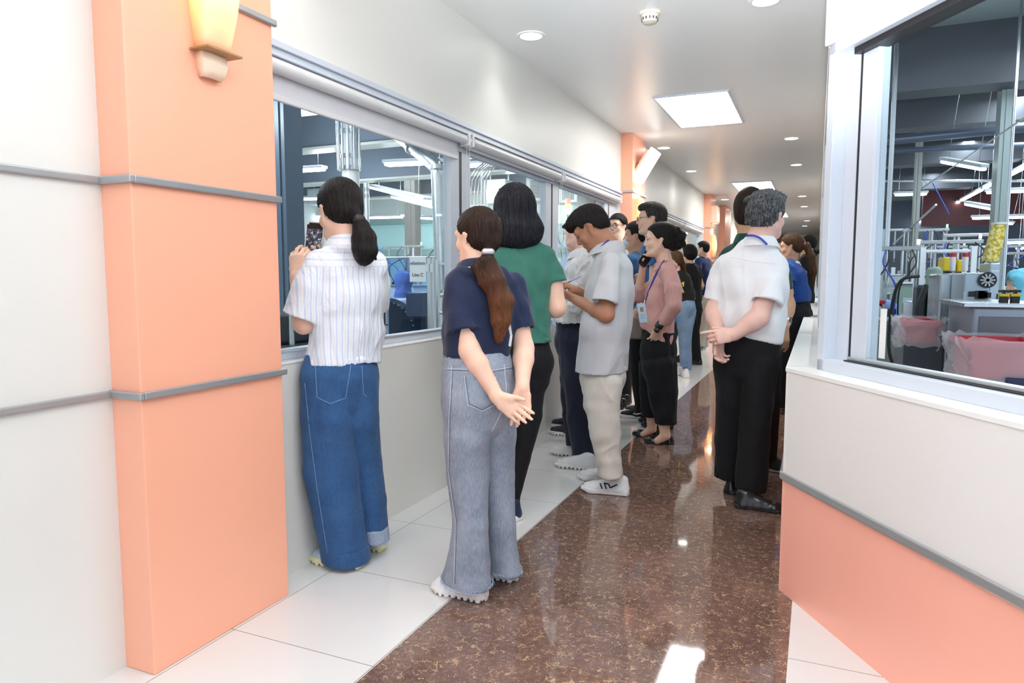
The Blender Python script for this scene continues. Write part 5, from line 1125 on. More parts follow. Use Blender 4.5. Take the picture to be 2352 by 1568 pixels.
        m = MB(); P = [V(*p) for p in pts]; vs = []
        for i, q in enumerate(P):
            t = nrm(P[min(i + 1, len(P) - 1)] - P[max(i - 1, 0)]); n = nrmls[i] if nrmls is not None else nrm(q - V(s.hc[0], s.hc[1], q[2])); a = nrm(np.cross(t, n)) * w / 2; vs += [q - a, q + a, q + a + nrm(n) * th, q - a + nrm(n) * th]
        m.add(vs, [(i * 4 + j, i * 4 + (j + 1) % 4, (i + 1) * 4 + (j + 1) % 4, (i + 1) * 4 + j) for i in range(len(P) - 1) for j in range(4)]); o = m.build(name, mt, parent or s.root); return fix_normals(o)
    def drape(s, pts, w, mt, name, vol, direc, lift=0.003, parent=None, n=5):
        """ribbon laid on a garment"""
        d = nrm(direc); hit = s.lay(pts, direc, parent or s.topobj, lift, n)
        return s.band(hit, w, mt, name, parent or s.topobj, nrmls=[-d] * len(hit))
def glasses(p, mt, round_=False, parent=None, k=1.0):
    P = p.HP; m = MB()
    for sx in (-1, 1):
        pts = []
        for i in range(21):
            a = 2 * PI * i / 20; e = 1.0 if round_ else 0.6; ca, sa = math.cos(a), math.sin(a); x = math.copysign(abs(ca) ** e, ca) * 0.0235; z = math.copysign(abs(sa) ** e, sa) * (0.021 if round_ else 0.0165)
            pts.append(tuple(P(sx * 0.033 + x, 0.099 - 0.10 * abs(sx * 0.033 + x) ** 1.4, z - 0.001)))
        m.tube(pts, 0.0018 * k, 6)
    m.tube([tuple(P(-0.010, 0.099, 0.004)), tuple(P(0, 0.101, 0.006)), tuple(P(0.010, 0.099, 0.004))], 0.0016 * k, 6)
    for sx in (-1, 1): m.tube([tuple(P(sx * 0.0565, 0.094, 0.006)), tuple(P(sx * 0.070, 0.085, 0.008)), tuple(P(sx * 0.079, -0.005, 0.010)), tuple(P(sx * 0.076, -0.022, -0.012))], 0.0016 * k, 6)
    o = m.build('eyeglasses', mt, p.root, smooth=True)
    g = MB()
    for sx in (-1, 1):
        pts = [tuple(P(sx * 0.033 + math.cos(2 * PI * i / 16) * 0.021, 0.0975 - 0.10 * abs(sx * 0.033 + math.cos(2 * PI * i / 16) * 0.021) ** 1.4, math.sin(2 * PI * i / 16) * (0.019 if round_ else 0.014))) for i in range(16)]
        g.add(pts, [tuple(range(16))])
    g.build('lens', glass_mat('spectacle_lens', (0.95, 0.96, 0.97), 1.0), o); return o
def shirt_sleeve(sh, el, frac, r0, r1, drop=0.0):
    sh, el = V(*sh), V(*el); return ([sh, sh + (el - sh) * frac * 0.5, sh + (el - sh) * frac], [r0, (r0 + r1) / 2, r1])

# ================================================================== the people
SK_L = skinmat('skin_light', (0.82, 0.55, 0.42)); SK_M = skinmat('skin_medium', (0.64, 0.38, 0.25)); SK_T = skinmat('skin_tan', (0.42, 0.205, 0.125)); SK_P = skinmat('skin_pale', (0.82, 0.54, 0.46))
HB = hairmat('hair_black', (0.006, 0.005, 0.006), (0.030, 0.024, 0.022)); HBB = hairmat('hair_blue_black', (0.006, 0.006, 0.009), (0.035, 0.035, 0.045), (120, 120, 6))
HBR = hairmat('hair_brown_ombre', (0.014, 0.008, 0.006), (0.05, 0.026, 0.018), tip=(1.34, 1.15, (0.26, 0.095, 0.04)))
HGR = hairmat('hair_salt_pepper', (0.010, 0.010, 0.012), (0.26, 0.27, 0.28), (170, 170, 50), 0.5)
HB2 = hairmat('hair_long_brown', (0.03, 0.014, 0.008), (0.14, 0.07, 0.03), (100, 100, 8))
AZ = 90 + math.degrees(_yaw)
def gaze(al, down=0): a = R(AZ + al); return (math.cos(a) * math.cos(R(down)), math.sin(a) * math.cos(R(down)), -math.sin(R(down)))
def mk(px, py, al, label, H, h, skin, **kw):
    g = atZ(px, py); D = float((g - EYE) @ FWD); return Person(g, D, AZ + al, label, H, h, skin, **kw)
SOLE_W = mat('white_sole', (0.80, 0.79, 0.78), 0.5); SH_W = fabric('white_shoe_mesh', (0.76, 0.77, 0.78), 0.6, 0.05, bump=0.1); SH_BK = mat('black_leather', (0.012, 0.012, 0.013), 0.22); SOLE_B = mat('black_sole', (0.015, 0.015, 0.016), 0.5)
SH_DK = fabric('charcoal_shoe_mesh', (0.035, 0.038, 0.045), 0.7, 0.1)
BLACKC = fabric('black_cloth', (0.008, 0.008, 0.010), 0.8, 0.1, sheen=0.03, bump=0.12)

# ---- the woman photographing with her phone
p = mk(812, 1284, 34, 'woman holding up a phone, in a white blue-striped short-sleeved shirt and wide blue jeans', 1.70, 0.0055, SK_L)
p.head(p.Y(780, 484, -0.03), p.dirl(gaze(40, 12)), k=1.09, neck=p.Y(797, 556, -0.06)); pel = p.Y(785, 850, 0); nk = p.Y(800, 556, -0.06)
p.torso_core(pel, nk, 0.11, 0.07); aw = p.vdir(0, 0, 1)
shL, shR = p.Y(728, 614, -0.04), p.Y(868, 612, -0.04); elL = p.Y(697, 744, 0.0); wrL = p.Y(681, 634, 0.02); elR = p.Y(852, 725, 0.10); wrR = p.Y(762, 612, 0.09)
p.arm(shL, elL, wrL); p.arm(shR, elR, wrR)
d = p.vdir(0.0, 0.98, 0.1); p.hand(wrL, d, p.vdir(-0.35, 0.1, -0.9), 1, curl=(0.95, 0.8, 0.45, 0.5), spread=0.14, thumb=(0.9, 0.45))
p.hand(wrR, p.vdir(-0.75, 0.62, 0.05), p.vdir(0.1, -0.2, 0.95), 1, curl=(0.75, 0.8, 0.9, 0.9), thumb=(0.7, 0.35))
p.finish_body(0.005)
ptb = p.Y(824, 503, -0.145)
tail = chain([ptb, p.Y(829, 520, -0.155), p.Y(836, 548, -0.165), p.Y(838, 575, -0.17), p.Y(836, 592, -0.17)], [0.017, 0.034, 0.050, 0.052, 0.034], k=0.012) + chain([p.Y(845, 570, -0.16), p.Y(862, 594, -0.16)], [0.030, 0.008], k=0.01) + chain([p.Y(828, 570, -0.16), p.Y(832, 600, -0.17)], [0.03, 0.008], k=0.01)
p.hair(HB, [(-0.13, -0.082), (-0.06, -0.080), (-0.035, -0.055), (-0.018, -0.022), (-0.008, 0.010), (0.02, 0.012), (0.045, 0.028), (0.060, 0.055), (0.08, 0.072), (0.12, 0.075)], th=0.010, extra=[Seg(p.HP(0, -0.09, -0.03), ptb, 0.030, 0.018, k=0.02)] + tail, wave=0.0022)
v = Vol([Seg(p.Y(821, 502, -0.155), p.Y(829, 505, -0.155), 0.021, k=0.0)], 0.004); solid('hair_tie', v, BLACK, p.root)
STR = stripes('striped_seersucker', (0.84, 0.87, 0.91), (0.60, 0.67, 0.84), 42.0, 0.13, second=(0.80, 0.77, 0.84), yoke=(1.315, 0.30, 0.0)); MATS['striped_seersucker'].node_tree.nodes['Principled BSDF'].inputs['Roughness'].default_value = 0.8
lx = float(p.Y(805, 640, 0)[0])
p.top(STR, [(p.Y(797, 588, -0.05), 0.100, 0.060), (p.Y(800, 618, -0.04), 0.150, 0.088), (p.Y(802, 680, -0.03), 0.160, 0.105), (p.Y(798, 760, -0.01), 0.158, 0.112), (p.Y(785, 846, 0), 0.168, 0.122)],
      [([p.Y(733, 612, -0.04), p.Y(712, 660, -0.02), p.Y(689, 728, 0.0)], [0.062, 0.069, 0.075]), ([p.Y(863, 610, -0.04), p.Y(864, 650, 0.02), p.Y(858, 705, 0.08)], [0.060, 0.062, 0.064])], (p.Y(785, 834, 0), (0, 0, -1)), nb=p.Y(797, 556, -0.05), fold=(0.0055, (15, 15, 6), 1), extra=[Seg(p.Y(797, 562, -0.05), p.Y(742, 604, -0.04), 0.045, 0.055, k=0.03), Seg(p.Y(797, 562, -0.05), p.Y(856, 602, -0.04), 0.045, 0.055, k=0.03)])
p.collar(STR, p.Y(797, 556, -0.05), 0.063, 0.030, open_=0.6)
for a, b in (): p.stitch(p.topvol, [p.Y(a[0], a[1], 0), p.Y(805, 642, 0), p.Y(b[0], b[1], 0)], p.vdir(0, 0, 1), STR, p.topobj, 0.0022, 'yoke_seam')
p.stitch(p.topvol, [p.Y(836, 650, 0), p.Y(834, 740, 0), p.Y(824, 828, 0)], p.vdir(0, 0, 1), STR, p.topobj, 0.003, 'back_pleat')
JN = denim('jeans_mid_blue', (0.018, 0.055, 0.15), (0.045, 0.12, 0.27))
p.trousers(JN, [(p.Y(784, 815, 0), 0.140, 0.092), (p.Y(782, 862, 0), 0.165, 0.125), (p.Y(780, 905, 0), 0.160, 0.115)], 0, 0,
           [([p.Y(748, 890, 0.0), p.Y(751, 960, -0.01), p.Y(757, 1075, 0.0), p.Y(777, 1190, -0.02), p.Y(795, 1281, -0.03)], [(0.096, 0.115), (0.108, 0.112), (0.120, 0.105), (0.106, 0.105), (0.100, 0.108)]),
            ([p.Y(822, 890, 0.0), p.Y(822, 960, 0.0), p.Y(830, 1060, 0.05), p.Y(842, 1150, 0.04), p.Y(852, 1232, 0.03)], [(0.085, 0.11), (0.085, 0.105), (0.078, 0.10), (0.075, 0.10), (0.072, 0.11)])], fold=(0.006, (9, 9, 2.2), 3))
dv = p.vdir(0, 0, 1); ST = mat('pale_stitching', (0.16, 0.27, 0.45), 0.8)
pk = p.stitch(p.legvol, [p.Y(724, 835, 0), p.Y(728, 912, 0), p.Y(758, 927, 0), p.Y(794, 914, 0), p.Y(806, 838, 0)], dv, ST, p.legobj, 0.0016, 'pocket_stitching')
p.stitch(p.legvol, [p.Y(831, 838, 0), p.Y(835, 905, 0), p.Y(843, 912, 0)], dv, ST, p.legobj, 0.0016, 'pocket_stitching'); p.stitch(p.legvol, [p.Y(700, 880, 0), p.Y(712, 1000, 0), p.Y(728, 1120, 0), p.Y(752, 1270, 0)], dv, ST, p.legobj, 0.0014, 'side_seam')
CUF = denim('cuff_lining', (0.20, 0.25, 0.34), (0.36, 0.42, 0.52))
for pts, rad, mt in (((p.Y(792, 1252, -0.03), p.Y(795, 1286, -0.03)), [(0.106, 0.113), (0.108, 0.116)], JN), ((p.Y(850, 1203, 0.03), p.Y(852, 1234, 0.03)), [(0.077, 0.115), (0.079, 0.117)], CUF)):
    v = Vol(chain(pts, rad, side=(1, 0, 0), k=0.01), 0.006); v.plane(V(*pts[1]), (0, 0, -1)); v.plane(V(*pts[0]), (0, 0, 1)); solid('turned_up_cuff', v, mt, p.legobj, fold=(0.003, (20, 20, 9), 3))
td = p.dirl((-1, -0.1, 0)); SB = fabric('pale_blue_knit', (0.50, 0.60, 0.70), 0.7, 0.05, bump=0.1); SYL = mat('pale_yellow_sole', (0.80, 0.76, 0.45), 0.5)
p.shoe(p.G(838, 1303), td, 0.27, SB, SYL, 'runner'); p.shoe(p.G(888, 1264), td, 0.275, SB, SYL, 'runner')
# phone (held: a thing of its own)
q = root('smartphone', p.root.location, p.th, 'black-screened phone in a white case held up by the photographing woman', 'phone'); pc = p.Y(722, 551, 0.135); u = p.vdir(0.07, 1, 0.05); r_ = p.vdir(1, -0.07, 0); nn = np.cross(r_, u)
Mx = Matrix(np.stack([nrm(r_), nrm(u), nrm(nn)], 1).tolist())
def slab_obj(name, c, w, h, t, mt, parent, off=0.0, bevel=0.006, seg=4):
    m = MB(); m.box((-w / 2, -h / 2, off - t / 2), (w / 2, h / 2, off + t / 2)); o = m.build(name, mt, parent); bm = bmesh.new(); bm.from_mesh(o.data); ed = [e for e in bm.edges if abs((e.verts[0].co - e.verts[1].co).normalized().z) > 0.9]; bmesh.ops.bevel(bm, geom=ed, offset=bevel, segments=seg, affect='EDGES'); bm.to_mesh(o.data); bm.free()
    o.matrix_local = Matrix.Translation(Vector(c.tolist())) @ Mx.to_4x4(); return o
slab_obj('case', pc, 0.080, 0.160, 0.011, PLAST, q, 0, 0.012)
scr = mat('phone_screen', (0.02, 0.02, 0.025), 0.1); t_ = NT(scr); co = t_.coord((1, 1, 1)); nz = t_.noise(co, 90, 4, 0.7); im = t_.ramp(nz, [(0.45, (0.01, 0.01, 0.02)), (0.56, (0.10, 0.11, 0.15)), (0.66, (0.75, 0.78, 0.85))]); sp = t_.n('ShaderNodeSeparateXYZ', {0: co}); inside = t_.math('MULTIPLY', t_.math('LESS_THAN', sp.outputs['Y'], 0.048), t_.math('GREATER_THAN', sp.outputs['Y'], -0.045))
e_ = t_.mix(inside, (0.0, 0.0, 0.0), im); t_.t.links.new(e_, t_.b.inputs['Emission Color']); t_.b.inputs['Emission Strength'].default_value = 0.7
slab_obj('screen', pc, 0.070, 0.150, 0.001, scr, q, 0.0062, 0.008)

# ---- the woman in the navy polo, hands behind her back
p = mk(1088, 1358, 27, 'woman in a navy polo and grey flared jeans with hands clasped behind her back', 1.53, 0.0055, SK_L)
p.head(p.Y(1096, 545, 0.01), p.dirl(gaze(46, 4)), k=0.95, neck=p.Y(1095, 612, -0.01)); pel = p.Y(1095, 850, 0); nk = p.Y(1097, 612, 0)
p.torso_core(pel, nk, 0.10, 0.065)
shL, shR = p.Y(1052, 655, 0), p.Y(1180, 660, 0); elL, wrL = p.Y(1079, 806, -0.08), p.Y(1143, 912, -0.160); elR, wrR = p.Y(1203, 800, -0.05), p.Y(1200, 890, -0.150)
p.arm(shL, elL, wrL, (0.048, 0.042, 0.042, 0.027)); p.arm(shR, elR, wrR, (0.048, 0.042, 0.042, 0.027))
p.hand(wrR, p.vdir(-0.02, -0.98, -0.1), p.vdir(0.15, 0.0, 1), -1, curl=(0.15, 0.3, 0.5, 0.6), spread=0.10, thumb=(0.75, 0.1))
p.hand(wrL + p.vdir(0.0, 0, -0.01), p.vdir(0.80, -0.58, -0.12), p.vdir(0.1, -0.1, 1), 1, curl=(0.12, 0.22, 0.25, -0.05), spread=0.05, thumb=(0.5, 0.2))
p.finish_body(0.005)
tb = p.Y(1121, 583, -0.075)
tl = chain([tb, p.Y(1122, 605, -0.10), p.Y(1134, 645, -0.125), p.Y(1147, 690, -0.135), p.Y(1150, 735, -0.13), p.Y(1146, 778, -0.12)], [0.016, 0.030, 0.042, 0.040, 0.036, 0.018], k=0.015) + chain([p.Y(1112, 592, -0.09), p.Y(1094, 612, -0.09), p.Y(1110, 650, -0.11), p.Y(1135, 680, -0.12)], [0.014, 0.020, 0.016, 0.016], k=0.01) + chain([p.Y(1150, 650, -0.12), p.Y(1168, 690, -0.12), p.Y(1160, 745, -0.12)], [0.02, 0.022, 0.012], k=0.012)
p.hair(HBR, [(-0.13, -0.080), (-0.06, -0.080), (-0.035, -0.055), (-0.018, -0.022), (-0.008, 0.010), (0.02, 0.010), (0.045, 0.028), (0.060, 0.055), (0.08, 0.075), (0.12, 0.078)], th=0.009, extra=[Seg(p.HP(0, -0.085, -0.03), tb, 0.030, 0.018, k=0.02)] + tl, wave=0.0025)
v = Vol([Seg(p.Y(1114, 578, -0.095), p.Y(1128, 578, -0.095), 0.014, k=0.0)], 0.004); solid('hair_tie', v, mat('silver_tie', (0.6, 0.6, 0.62), 0.3, 0.7), p.root)
NVY = fabric('navy_pique', (0.012, 0.020, 0.055), 0.8, 0.12, bump=0.2)
p.top(NVY, [(p.Y(1096, 632, 0), 0.085, 0.055), (p.Y(1098, 655, 0), 0.130, 0.080), (p.Y(1103, 700, 0), 0.146, 0.100), (p.Y(1100, 760, 0), 0.142, 0.100), (p.Y(1094, 825, 0), 0.134, 0.100)],
      [([p.Y(1056, 655, 0), p.Y(1058, 700, -0.02), p.Y(1067, 762, -0.055)], [0.055, 0.060, 0.066]), ([p.Y(1176, 658, 0), p.Y(1190, 705, -0.02), p.Y(1199, 757, -0.04)], [0.052, 0.053, 0.056])], (p.Y(1094, 815, 0), (0, 0, -1)), nb=p.Y(1094, 610, 0), fold=(0.0045, (14, 14, 6), 2), extra=[Seg(p.Y(1096, 615, 0), p.Y(1060, 645, 0), 0.042, 0.050, k=0.03), Seg(p.Y(1096, 615, 0), p.Y(1172, 650, 0), 0.042, 0.050, k=0.03)])
p.collar(NVY, p.Y(1094, 610, 0), 0.056, 0.026, open_=0.7)
WST = mat('white_strap', (0.80, 0.80, 0.82), 0.5)
p.band([p.Y(1064, 619, -0.040), p.Y(1080, 616, -0.070), p.Y(1098, 621, -0.088), p.Y(1114, 634, -0.095)], 0.012, WST, 'shoulder_strap')
p.drape([p.Y(1140, 670, 0), p.Y(1168, 740, 0), p.Y(1173, 770, 0), p.Y(1170, 795, 0)], 0.013, WST, 'shoulder_strap', p.topvol, p.vdir(0, 0, 1), 0.004)
JG = denim('jeans_washed_grey', (0.13, 0.16, 0.22), (0.34, 0.38, 0.45))
p.trousers(JG, [(p.Y(1094, 815, 0), 0.130, 0.098), (p.Y(1097, 860, 0), 0.143, 0.115), (p.Y(1099, 915, 0), 0.148, 0.125), (p.Y(1100, 950, 0), 0.145, 0.110)], 0, 0,
           [([p.Y(1070, 935, 0), p.Y(1071, 1000, 0), p.Y(1073, 1090, 0.01), p.Y(1078, 1200, -0.01), p.Y(1076, 1290, -0.01), p.Y(1072, 1334, -0.01)], [(0.095, 0.11), (0.092, 0.10), (0.084, 0.09), (0.068, 0.09), (0.084, 0.105), (0.098, 0.125)]),
            ([p.Y(1142, 935, 0), p.Y(1142, 1000, 0.01), p.Y(1142, 1090, 0.03), p.Y(1146, 1200, 0.03), p.Y(1149, 1270, 0.03), p.Y(1152, 1303, 0.03)], [(0.078, 0.11), (0.076, 0.10), (0.068, 0.09), (0.066, 0.09), (0.068, 0.10), (0.074, 0.115)])], fold=(0.0055, (9, 9, 2.4), 4))
SG = mat('dark_stitch', (0.05, 0.08, 0.15), 0.8); SL = mat('light_stitch', (0.62, 0.65, 0.68), 0.8)
dv = p.vdir(0, 0, 1)
for off, mt_ in ((0, SL), (3, SG)):
    p.stitch(p.legvol, [p.Y(1066 + off, 862 + off, 0), p.Y(1075 + off, 930 - off, 0), p.Y(1108, 944 - off, 0), p.Y(1136 - off, 930 - off, 0), p.Y(1139 - off, 864 + off, 0)], dv, mt_, p.legobj, 0.0010, 'pocket_stitching')
    p.stitch(p.legvol, [p.Y(1022, 846 + off, 0), p.Y(1070, 848 + off, 0), p.Y(1130, 851 + off, 0), p.Y(1178, 842 + off, 0)], dv, mt_, p.legobj, 0.0010, 'yoke_stitching')
    p.stitch(p.legvol, [p.Y(1038 + off, 840, 0), p.Y(1031 + off, 960, 0), p.Y(1029 + off, 1080, 0), p.Y(1046 + off, 1200, 0), p.Y(1042 + off, 1340, 0)], dv, mt_, p.legobj, 0.0010, 'side_seam')
p.stitch(p.legvol, [p.Y(1158, 836, 0), p.Y(1163, 890, 0), p.Y(1160, 930, 0), p.Y(1130, 990, 0)], dv, SL, p.legobj, 0.0014, 'back_seam')
v = Vol(chain([p.Y(1094, 818, 0), p.Y(1094, 838, 0)], [(0.136, 0.104), (0.138, 0.106)], p=2.1, k=0.0), 0.006); v.plane(V(*p.Y(1094, 817, 0)), (0, 0, 1)); v.plane(V(*p.Y(1094, 838, 0)), (0, 0, -1)); solid('waistband', v, JG, p.legobj)
rnd = random.Random(3); m = MB()
for (cx_, cy_, f_, w_, d_) in ((1072, 1332, -0.01, 0.098, 0.125), (1152, 1301, 0.03, 0.074, 0.115)):
    c = p.Y(cx_, cy_, f_)
    for i in range(110):
        a = 2 * PI * i / 110; b = V(c[0] + w_ * math.cos(a), c[1] + d_ * math.sin(a), c[2] + 0.008); L = rnd.uniform(0.008, 0.022); m.tube([tuple(b), tuple(b + V(rnd.uniform(-.004, .004) + 0.004 * math.cos(a), 0.004 * math.sin(a), -L * 0.5)), tuple(b + V(rnd.uniform(-.007, .007), rnd.uniform(-.004, .004), -L))], [0.0016, 0.0012, 0.0006], 4)
m.build('fringe', mat('frayed_denim', (0.36, 0.46, 0.62), 0.9), p.legobj)
td = p.dirl((-1, 0.06, 0)); p.shoe(p.G(1117, 1380), td, 0.245, SH_W, SOLE_W, 'runner'); p.shoe(p.G(1188, 1334), td, 0.245, SH_W, SOLE_W, 'runner')

# ---- the woman in green with bobbed hair
p = mk(1172, 1183, 12, 'woman with a black bob, green top and black trousers seen from behind', 1.66, 0.0065, SK_L)
p.head(p.Y(1181, 487, 0), p.dirl(gaze(14, 4)), k=1.02, neck=p.Y(1186, 550, 0)); p.torso_core(p.Y(1190, 830, 0), p.Y(1186, 555, 0), 0.12, 0.075)
p.arm(p.Y(1262, 600, 0), p.Y(1277, 706, -0.01), p.Y(1225, 672, 0.26), (0.058, 0.052, 0.048, 0.03)); p.arm(p.Y(1110, 600, 0), p.Y(1096, 705, 0), p.Y(1150, 680, 0.26), (0.058, 0.05, 0.046, 0.03)); p.hand(p.Y(1225, 672, 0.26), p.vdir(-0.9, 0.2, 0.3), p.vdir(0, 0.2, 1), 1); p.finish_body()
bob = [Seg(p.HP(0, -0.02, 0.0), p.HP(0, -0.035, -0.085), (0.108, 0.100), (0.142, 0.088), side=p.HR[:, 0], k=0.03), Seg(p.HP(0, -0.035, -0.085), p.HP(0, -0.035, -0.118), (0.142, 0.088), (0.138, 0.078), side=p.HR[:, 0], k=0.02), Ell(p.HP(0, -0.015, 0.045), (0.098, 0.112, 0.098), p.HR, 0.03)]
p.hair(HBB, th=0.018, extra=bob, wave=0.003, freq=120, h=0.005, carve=[Ell(p.HP(0, 0.075, -0.06), (0.055, 0.06, 0.12), p.HR)])
GRN = fabric('green_jersey', (0.040, 0.165, 0.125), 0.75, 0.12, bump=0.25)
p.top(GRN, [(p.Y(1186, 575, 0), 0.11, 0.065), (p.Y(1186, 605, 0), 0.165, 0.10), (p.Y(1188, 650, 0), 0.178, 0.125), (p.Y(1193, 715, 0), 0.160, 0.120), (p.Y(1200, 795, 0), 0.160, 0.125)],
      [([p.Y(1256, 592, 0), p.Y(1266, 622, 0), p.Y(1273, 650, -0.01)], [0.058, 0.062, 0.066]), ([p.Y(1112, 592, 0), p.Y(1104, 622, 0), p.Y(1100, 650, 0)], [0.058, 0.062, 0.066])], (p.Y(1200, 786, 0), (0, 0, -1)), fold=(0.006, (10, 10, 9), 5), extra=[Seg(p.Y(1186, 556, 0), p.Y(1248, 588, 0), 0.050, 0.058, k=0.03), Seg(p.Y(1186, 556, 0), p.Y(1124, 588, 0), 0.050, 0.058, k=0.03)])
v = Vol([Seg(p.Y(1248, 781, -0.09), p.Y(1264, 780, -0.10), (0.02, 0.008), (0.008, 0.006), side=(0, 0, 1), k=0)], 0.004); solid('belt_tab', v, GRN, p.topobj)
p.trousers(BLACKC, [(p.Y(1202, 780, 0), 0.140, 0.105), (p.Y(1202, 830, 0), 0.155, 0.12), (p.Y(1200, 870, 0), 0.150, 0.11)], 0, 0, [([p.Y(1222, 860, 0), p.Y(1214, 950, 0), p.Y(1192, 1050, 0), p.Y(1174, 1150, -0.02), p.Y(1170, 1185, -0.03)], [(0.085, 0.10), (0.072, 0.085), (0.055, 0.07), (0.044, 0.055), (0.042, 0.052)]), ([p.Y(1168, 860, 0), p.Y(1160, 950, 0), p.Y(1150, 1050, 0), p.Y(1140, 1150, 0), p.Y(1138, 1172, 0)], [(0.085, 0.10), (0.072, 0.085), (0.058, 0.07), (0.045, 0.055), (0.043, 0.052)])], fold=(0.004, (10, 10, 3), 6))
SN = fabric('navy_shoe', (0.015, 0.022, 0.06), 0.6, 0.1); td = p.dirl((-0.95, 0.3, 0)); p.shoe(p.G(1194, 1196), td, 0.25, SN, SOLE_W, 'sneaker'); p.shoe(p.G(1150, 1180), td, 0.25, SN, SOLE_W, 'sneaker')

# ---- the man in the grey shirt, writing
p = mk(1392, 1128, 72, 'man with bowed head writing with a pen, in a loose grey shirt and cream trousers', 1.72, 0.006, SK_T)
p.head(p.X(1356, 525, -0.01), p.dirl(gaze(76, 38)), k=1.06, neck=p.X(1398, 568, 0), male=True); nk = p.X(1400, 572, 0); p.torso_core(p.X(1390, 840, 0), nk, 0.12, 0.07)
shL, shR = p.X(1405, 616, -0.145), p.X(1405, 616, 0.145); elL, wrL = p.X(1392, 722, -0.20), p.X(1322, 688, -0.05); elR, wrR = p.X(1380, 715, 0.19), p.X(1330, 668, 0.09)
p.arm(shL, elL, wrL, (0.05, 0.043, 0.042, 0.027)); p.arm(shR, elR, wrR, (0.05, 0.043, 0.042, 0.027))
p.hand(wrL, p.vdir(-0.80, 0.45, 0.35), p.vdir(-0.3, -0.8, -0.4), -1, curl=(0.5, 0.5, 0.55, 0.6), thumb=(0.4, 0.3)); p.hand(wrR, p.vdir(-0.85, 0.40, -0.2), p.vdir(-0.1, 0.85, -0.45), -1, curl=(0.95, 1.0, 1.1, 1.1), thumb=(0.4, 0.6))
pen = p.hands[-1].b; p.finish_body(0.005)
p.face((0.01, 0.008, 0.008), lip=(0.30, 0.12, 0.10), shut=True)
p.hair(HB, [(-0.13, -0.045), (-0.08, -0.055), (-0.045, -0.045), (-0.026, -0.010), (-0.016, 0.028), (0.012, 0.030), (0.022, 0.012), (0.034, 0.022), (0.044, 0.056), (0.070, 0.066), (0.12, 0.066)], th=0.012, extra=[Ell(p.HP(0, 0.02, 0.075), (0.066, 0.088, 0.058), p.HR, 0.025), Ell(p.HP(0, 0.075, 0.078), (0.050, 0.034, 0.034), p.HR, 0.02)] + [Seg(p.HP(x, 0.07, 0.09), p.HP(x * 1.1, 0.112, 0.095 + 0.006 * ((i * 7) % 3)), 0.014, 0.005, k=0.008) for i, x in enumerate((-0.035, -0.018, 0, 0.018, 0.035))], wave=0.003)
GRY = fabric('pale_grey_cotton', (0.52, 0.52, 0.545), 0.8, 0.05, bump=0.2)
p.top(GRY, [(p.X(1402, 592, 0), 0.095, 0.085), (p.X(1406, 618, 0), 0.155, 0.105), (p.X(1400, 670, 0), 0.185, 0.130), (p.X(1390, 750, 0), 0.190, 0.142), (p.X(1380, 862, 0), 0.190, 0.150)],
      [([p.X(1404, 610, -0.155), p.X(1396, 650, -0.19), p.X(1388, 694, -0.215)], [0.060, 0.068, 0.076]), ([p.X(1404, 610, 0.155), p.X(1396, 650, 0.18), p.X(1388, 692, 0.20)], [0.060, 0.066, 0.07])], (p.X(1380, 852, 0), (0, 0, -1)), nb=p.X(1396, 566, 0), fold=(0.006, (11, 11, 4.5), 7), extra=[Seg(p.X(1398, 575, 0), p.X(1403, 602, -0.14), 0.050, 0.056, k=0.03), Seg(p.X(1398, 575, 0), p.X(1403, 602, 0.14), 0.050, 0.056, k=0.03)])
p.collar(GRY, p.X(1396, 566, 0), 0.066, 0.030, tilt=(0, 0.42, 0.9), open_=0.6, depth=1.05)
p.band([p.HP(0, 0, 0) * 0 + q for q in (p.X(1370, 582, -0.070), p.X(1378, 570, -0.082), p.X(1388, 560, -0.084), p.X(1398, 551, -0.072))], 0.012, mat('lanyard_blue', (0.03, 0.06, 0.42), 0.6), 'lanyard')
CRM = fabric('cream_cotton', (0.62, 0.58, 0.52), 0.85, 0.06, bump=0.25)
p.trousers(CRM, [(p.X(1384, 820, 0), 0.150, 0.120), (p.X(1384, 862, 0), 0.165, 0.128), (p.X(1382, 890, 0), 0.15, 0.115)], 0, 0, [([p.X(1383, 880, -0.085), p.X(1381, 930, -0.09), p.X(1391, 1000, -0.09), p.X(1399, 1055, -0.09), p.X(1403, 1094, -0.09)], [(0.092, 0.118), (0.085, 0.100), (0.075, 0.085), (0.068, 0.072), (0.066, 0.066)]), ([p.X(1378, 880, 0.085), p.X(1376, 930, 0.09), p.X(1388, 1000, 0.09), p.X(1393, 1055, 0.09), p.X(1396, 1088, 0.09)], [(0.09, 0.112), (0.08, 0.095), (0.07, 0.08), (0.064, 0.068), (0.062, 0.062)])], fold=(0.006, (12, 12, 8), 8))
td = p.dirl((-0.98, -0.05, 0)); sh = p.shoe(p.G(1447, 1137), td, 0.295, SH_W, SOLE_W, 'sneaker', w=0.048); hv = p.G(1447, 1137)
dS = nrm((td[0], td[1], 0)); sd = V(-dS[1], dS[0], 0) * (1 if (V(-dS[1], dS[0], 0) @ p.vdir(0, 0, 1)) < 0 else -1); m = MB()
def mark(y0, z0, y1, z1): m.tube([tuple(hv + dS * y0 + sd * (0.047 - (0.004 if z0 > 0.06 else 0.0)) + V(0, 0, z0)), tuple(hv + dS * y1 + sd * (0.047 - (0.006 if z1 > 0.06 else 0.0)) + V(0, 0, z1))], 0.0042, 6)
mark(0.155, 0.036, 0.170, 0.066); mark(0.130, 0.036, 0.145, 0.070); mark(0.145, 0.070, 0.118, 0.066); mark(0.118, 0.066, 0.108, 0.046); mark(0.108, 0.046, 0.068, 0.068); m.build('shoe_mark', BLACK, sh)
p.shoe(p.G(1428, 1108), td, 0.285, SH_W, SOLE_W, 'sneaker')
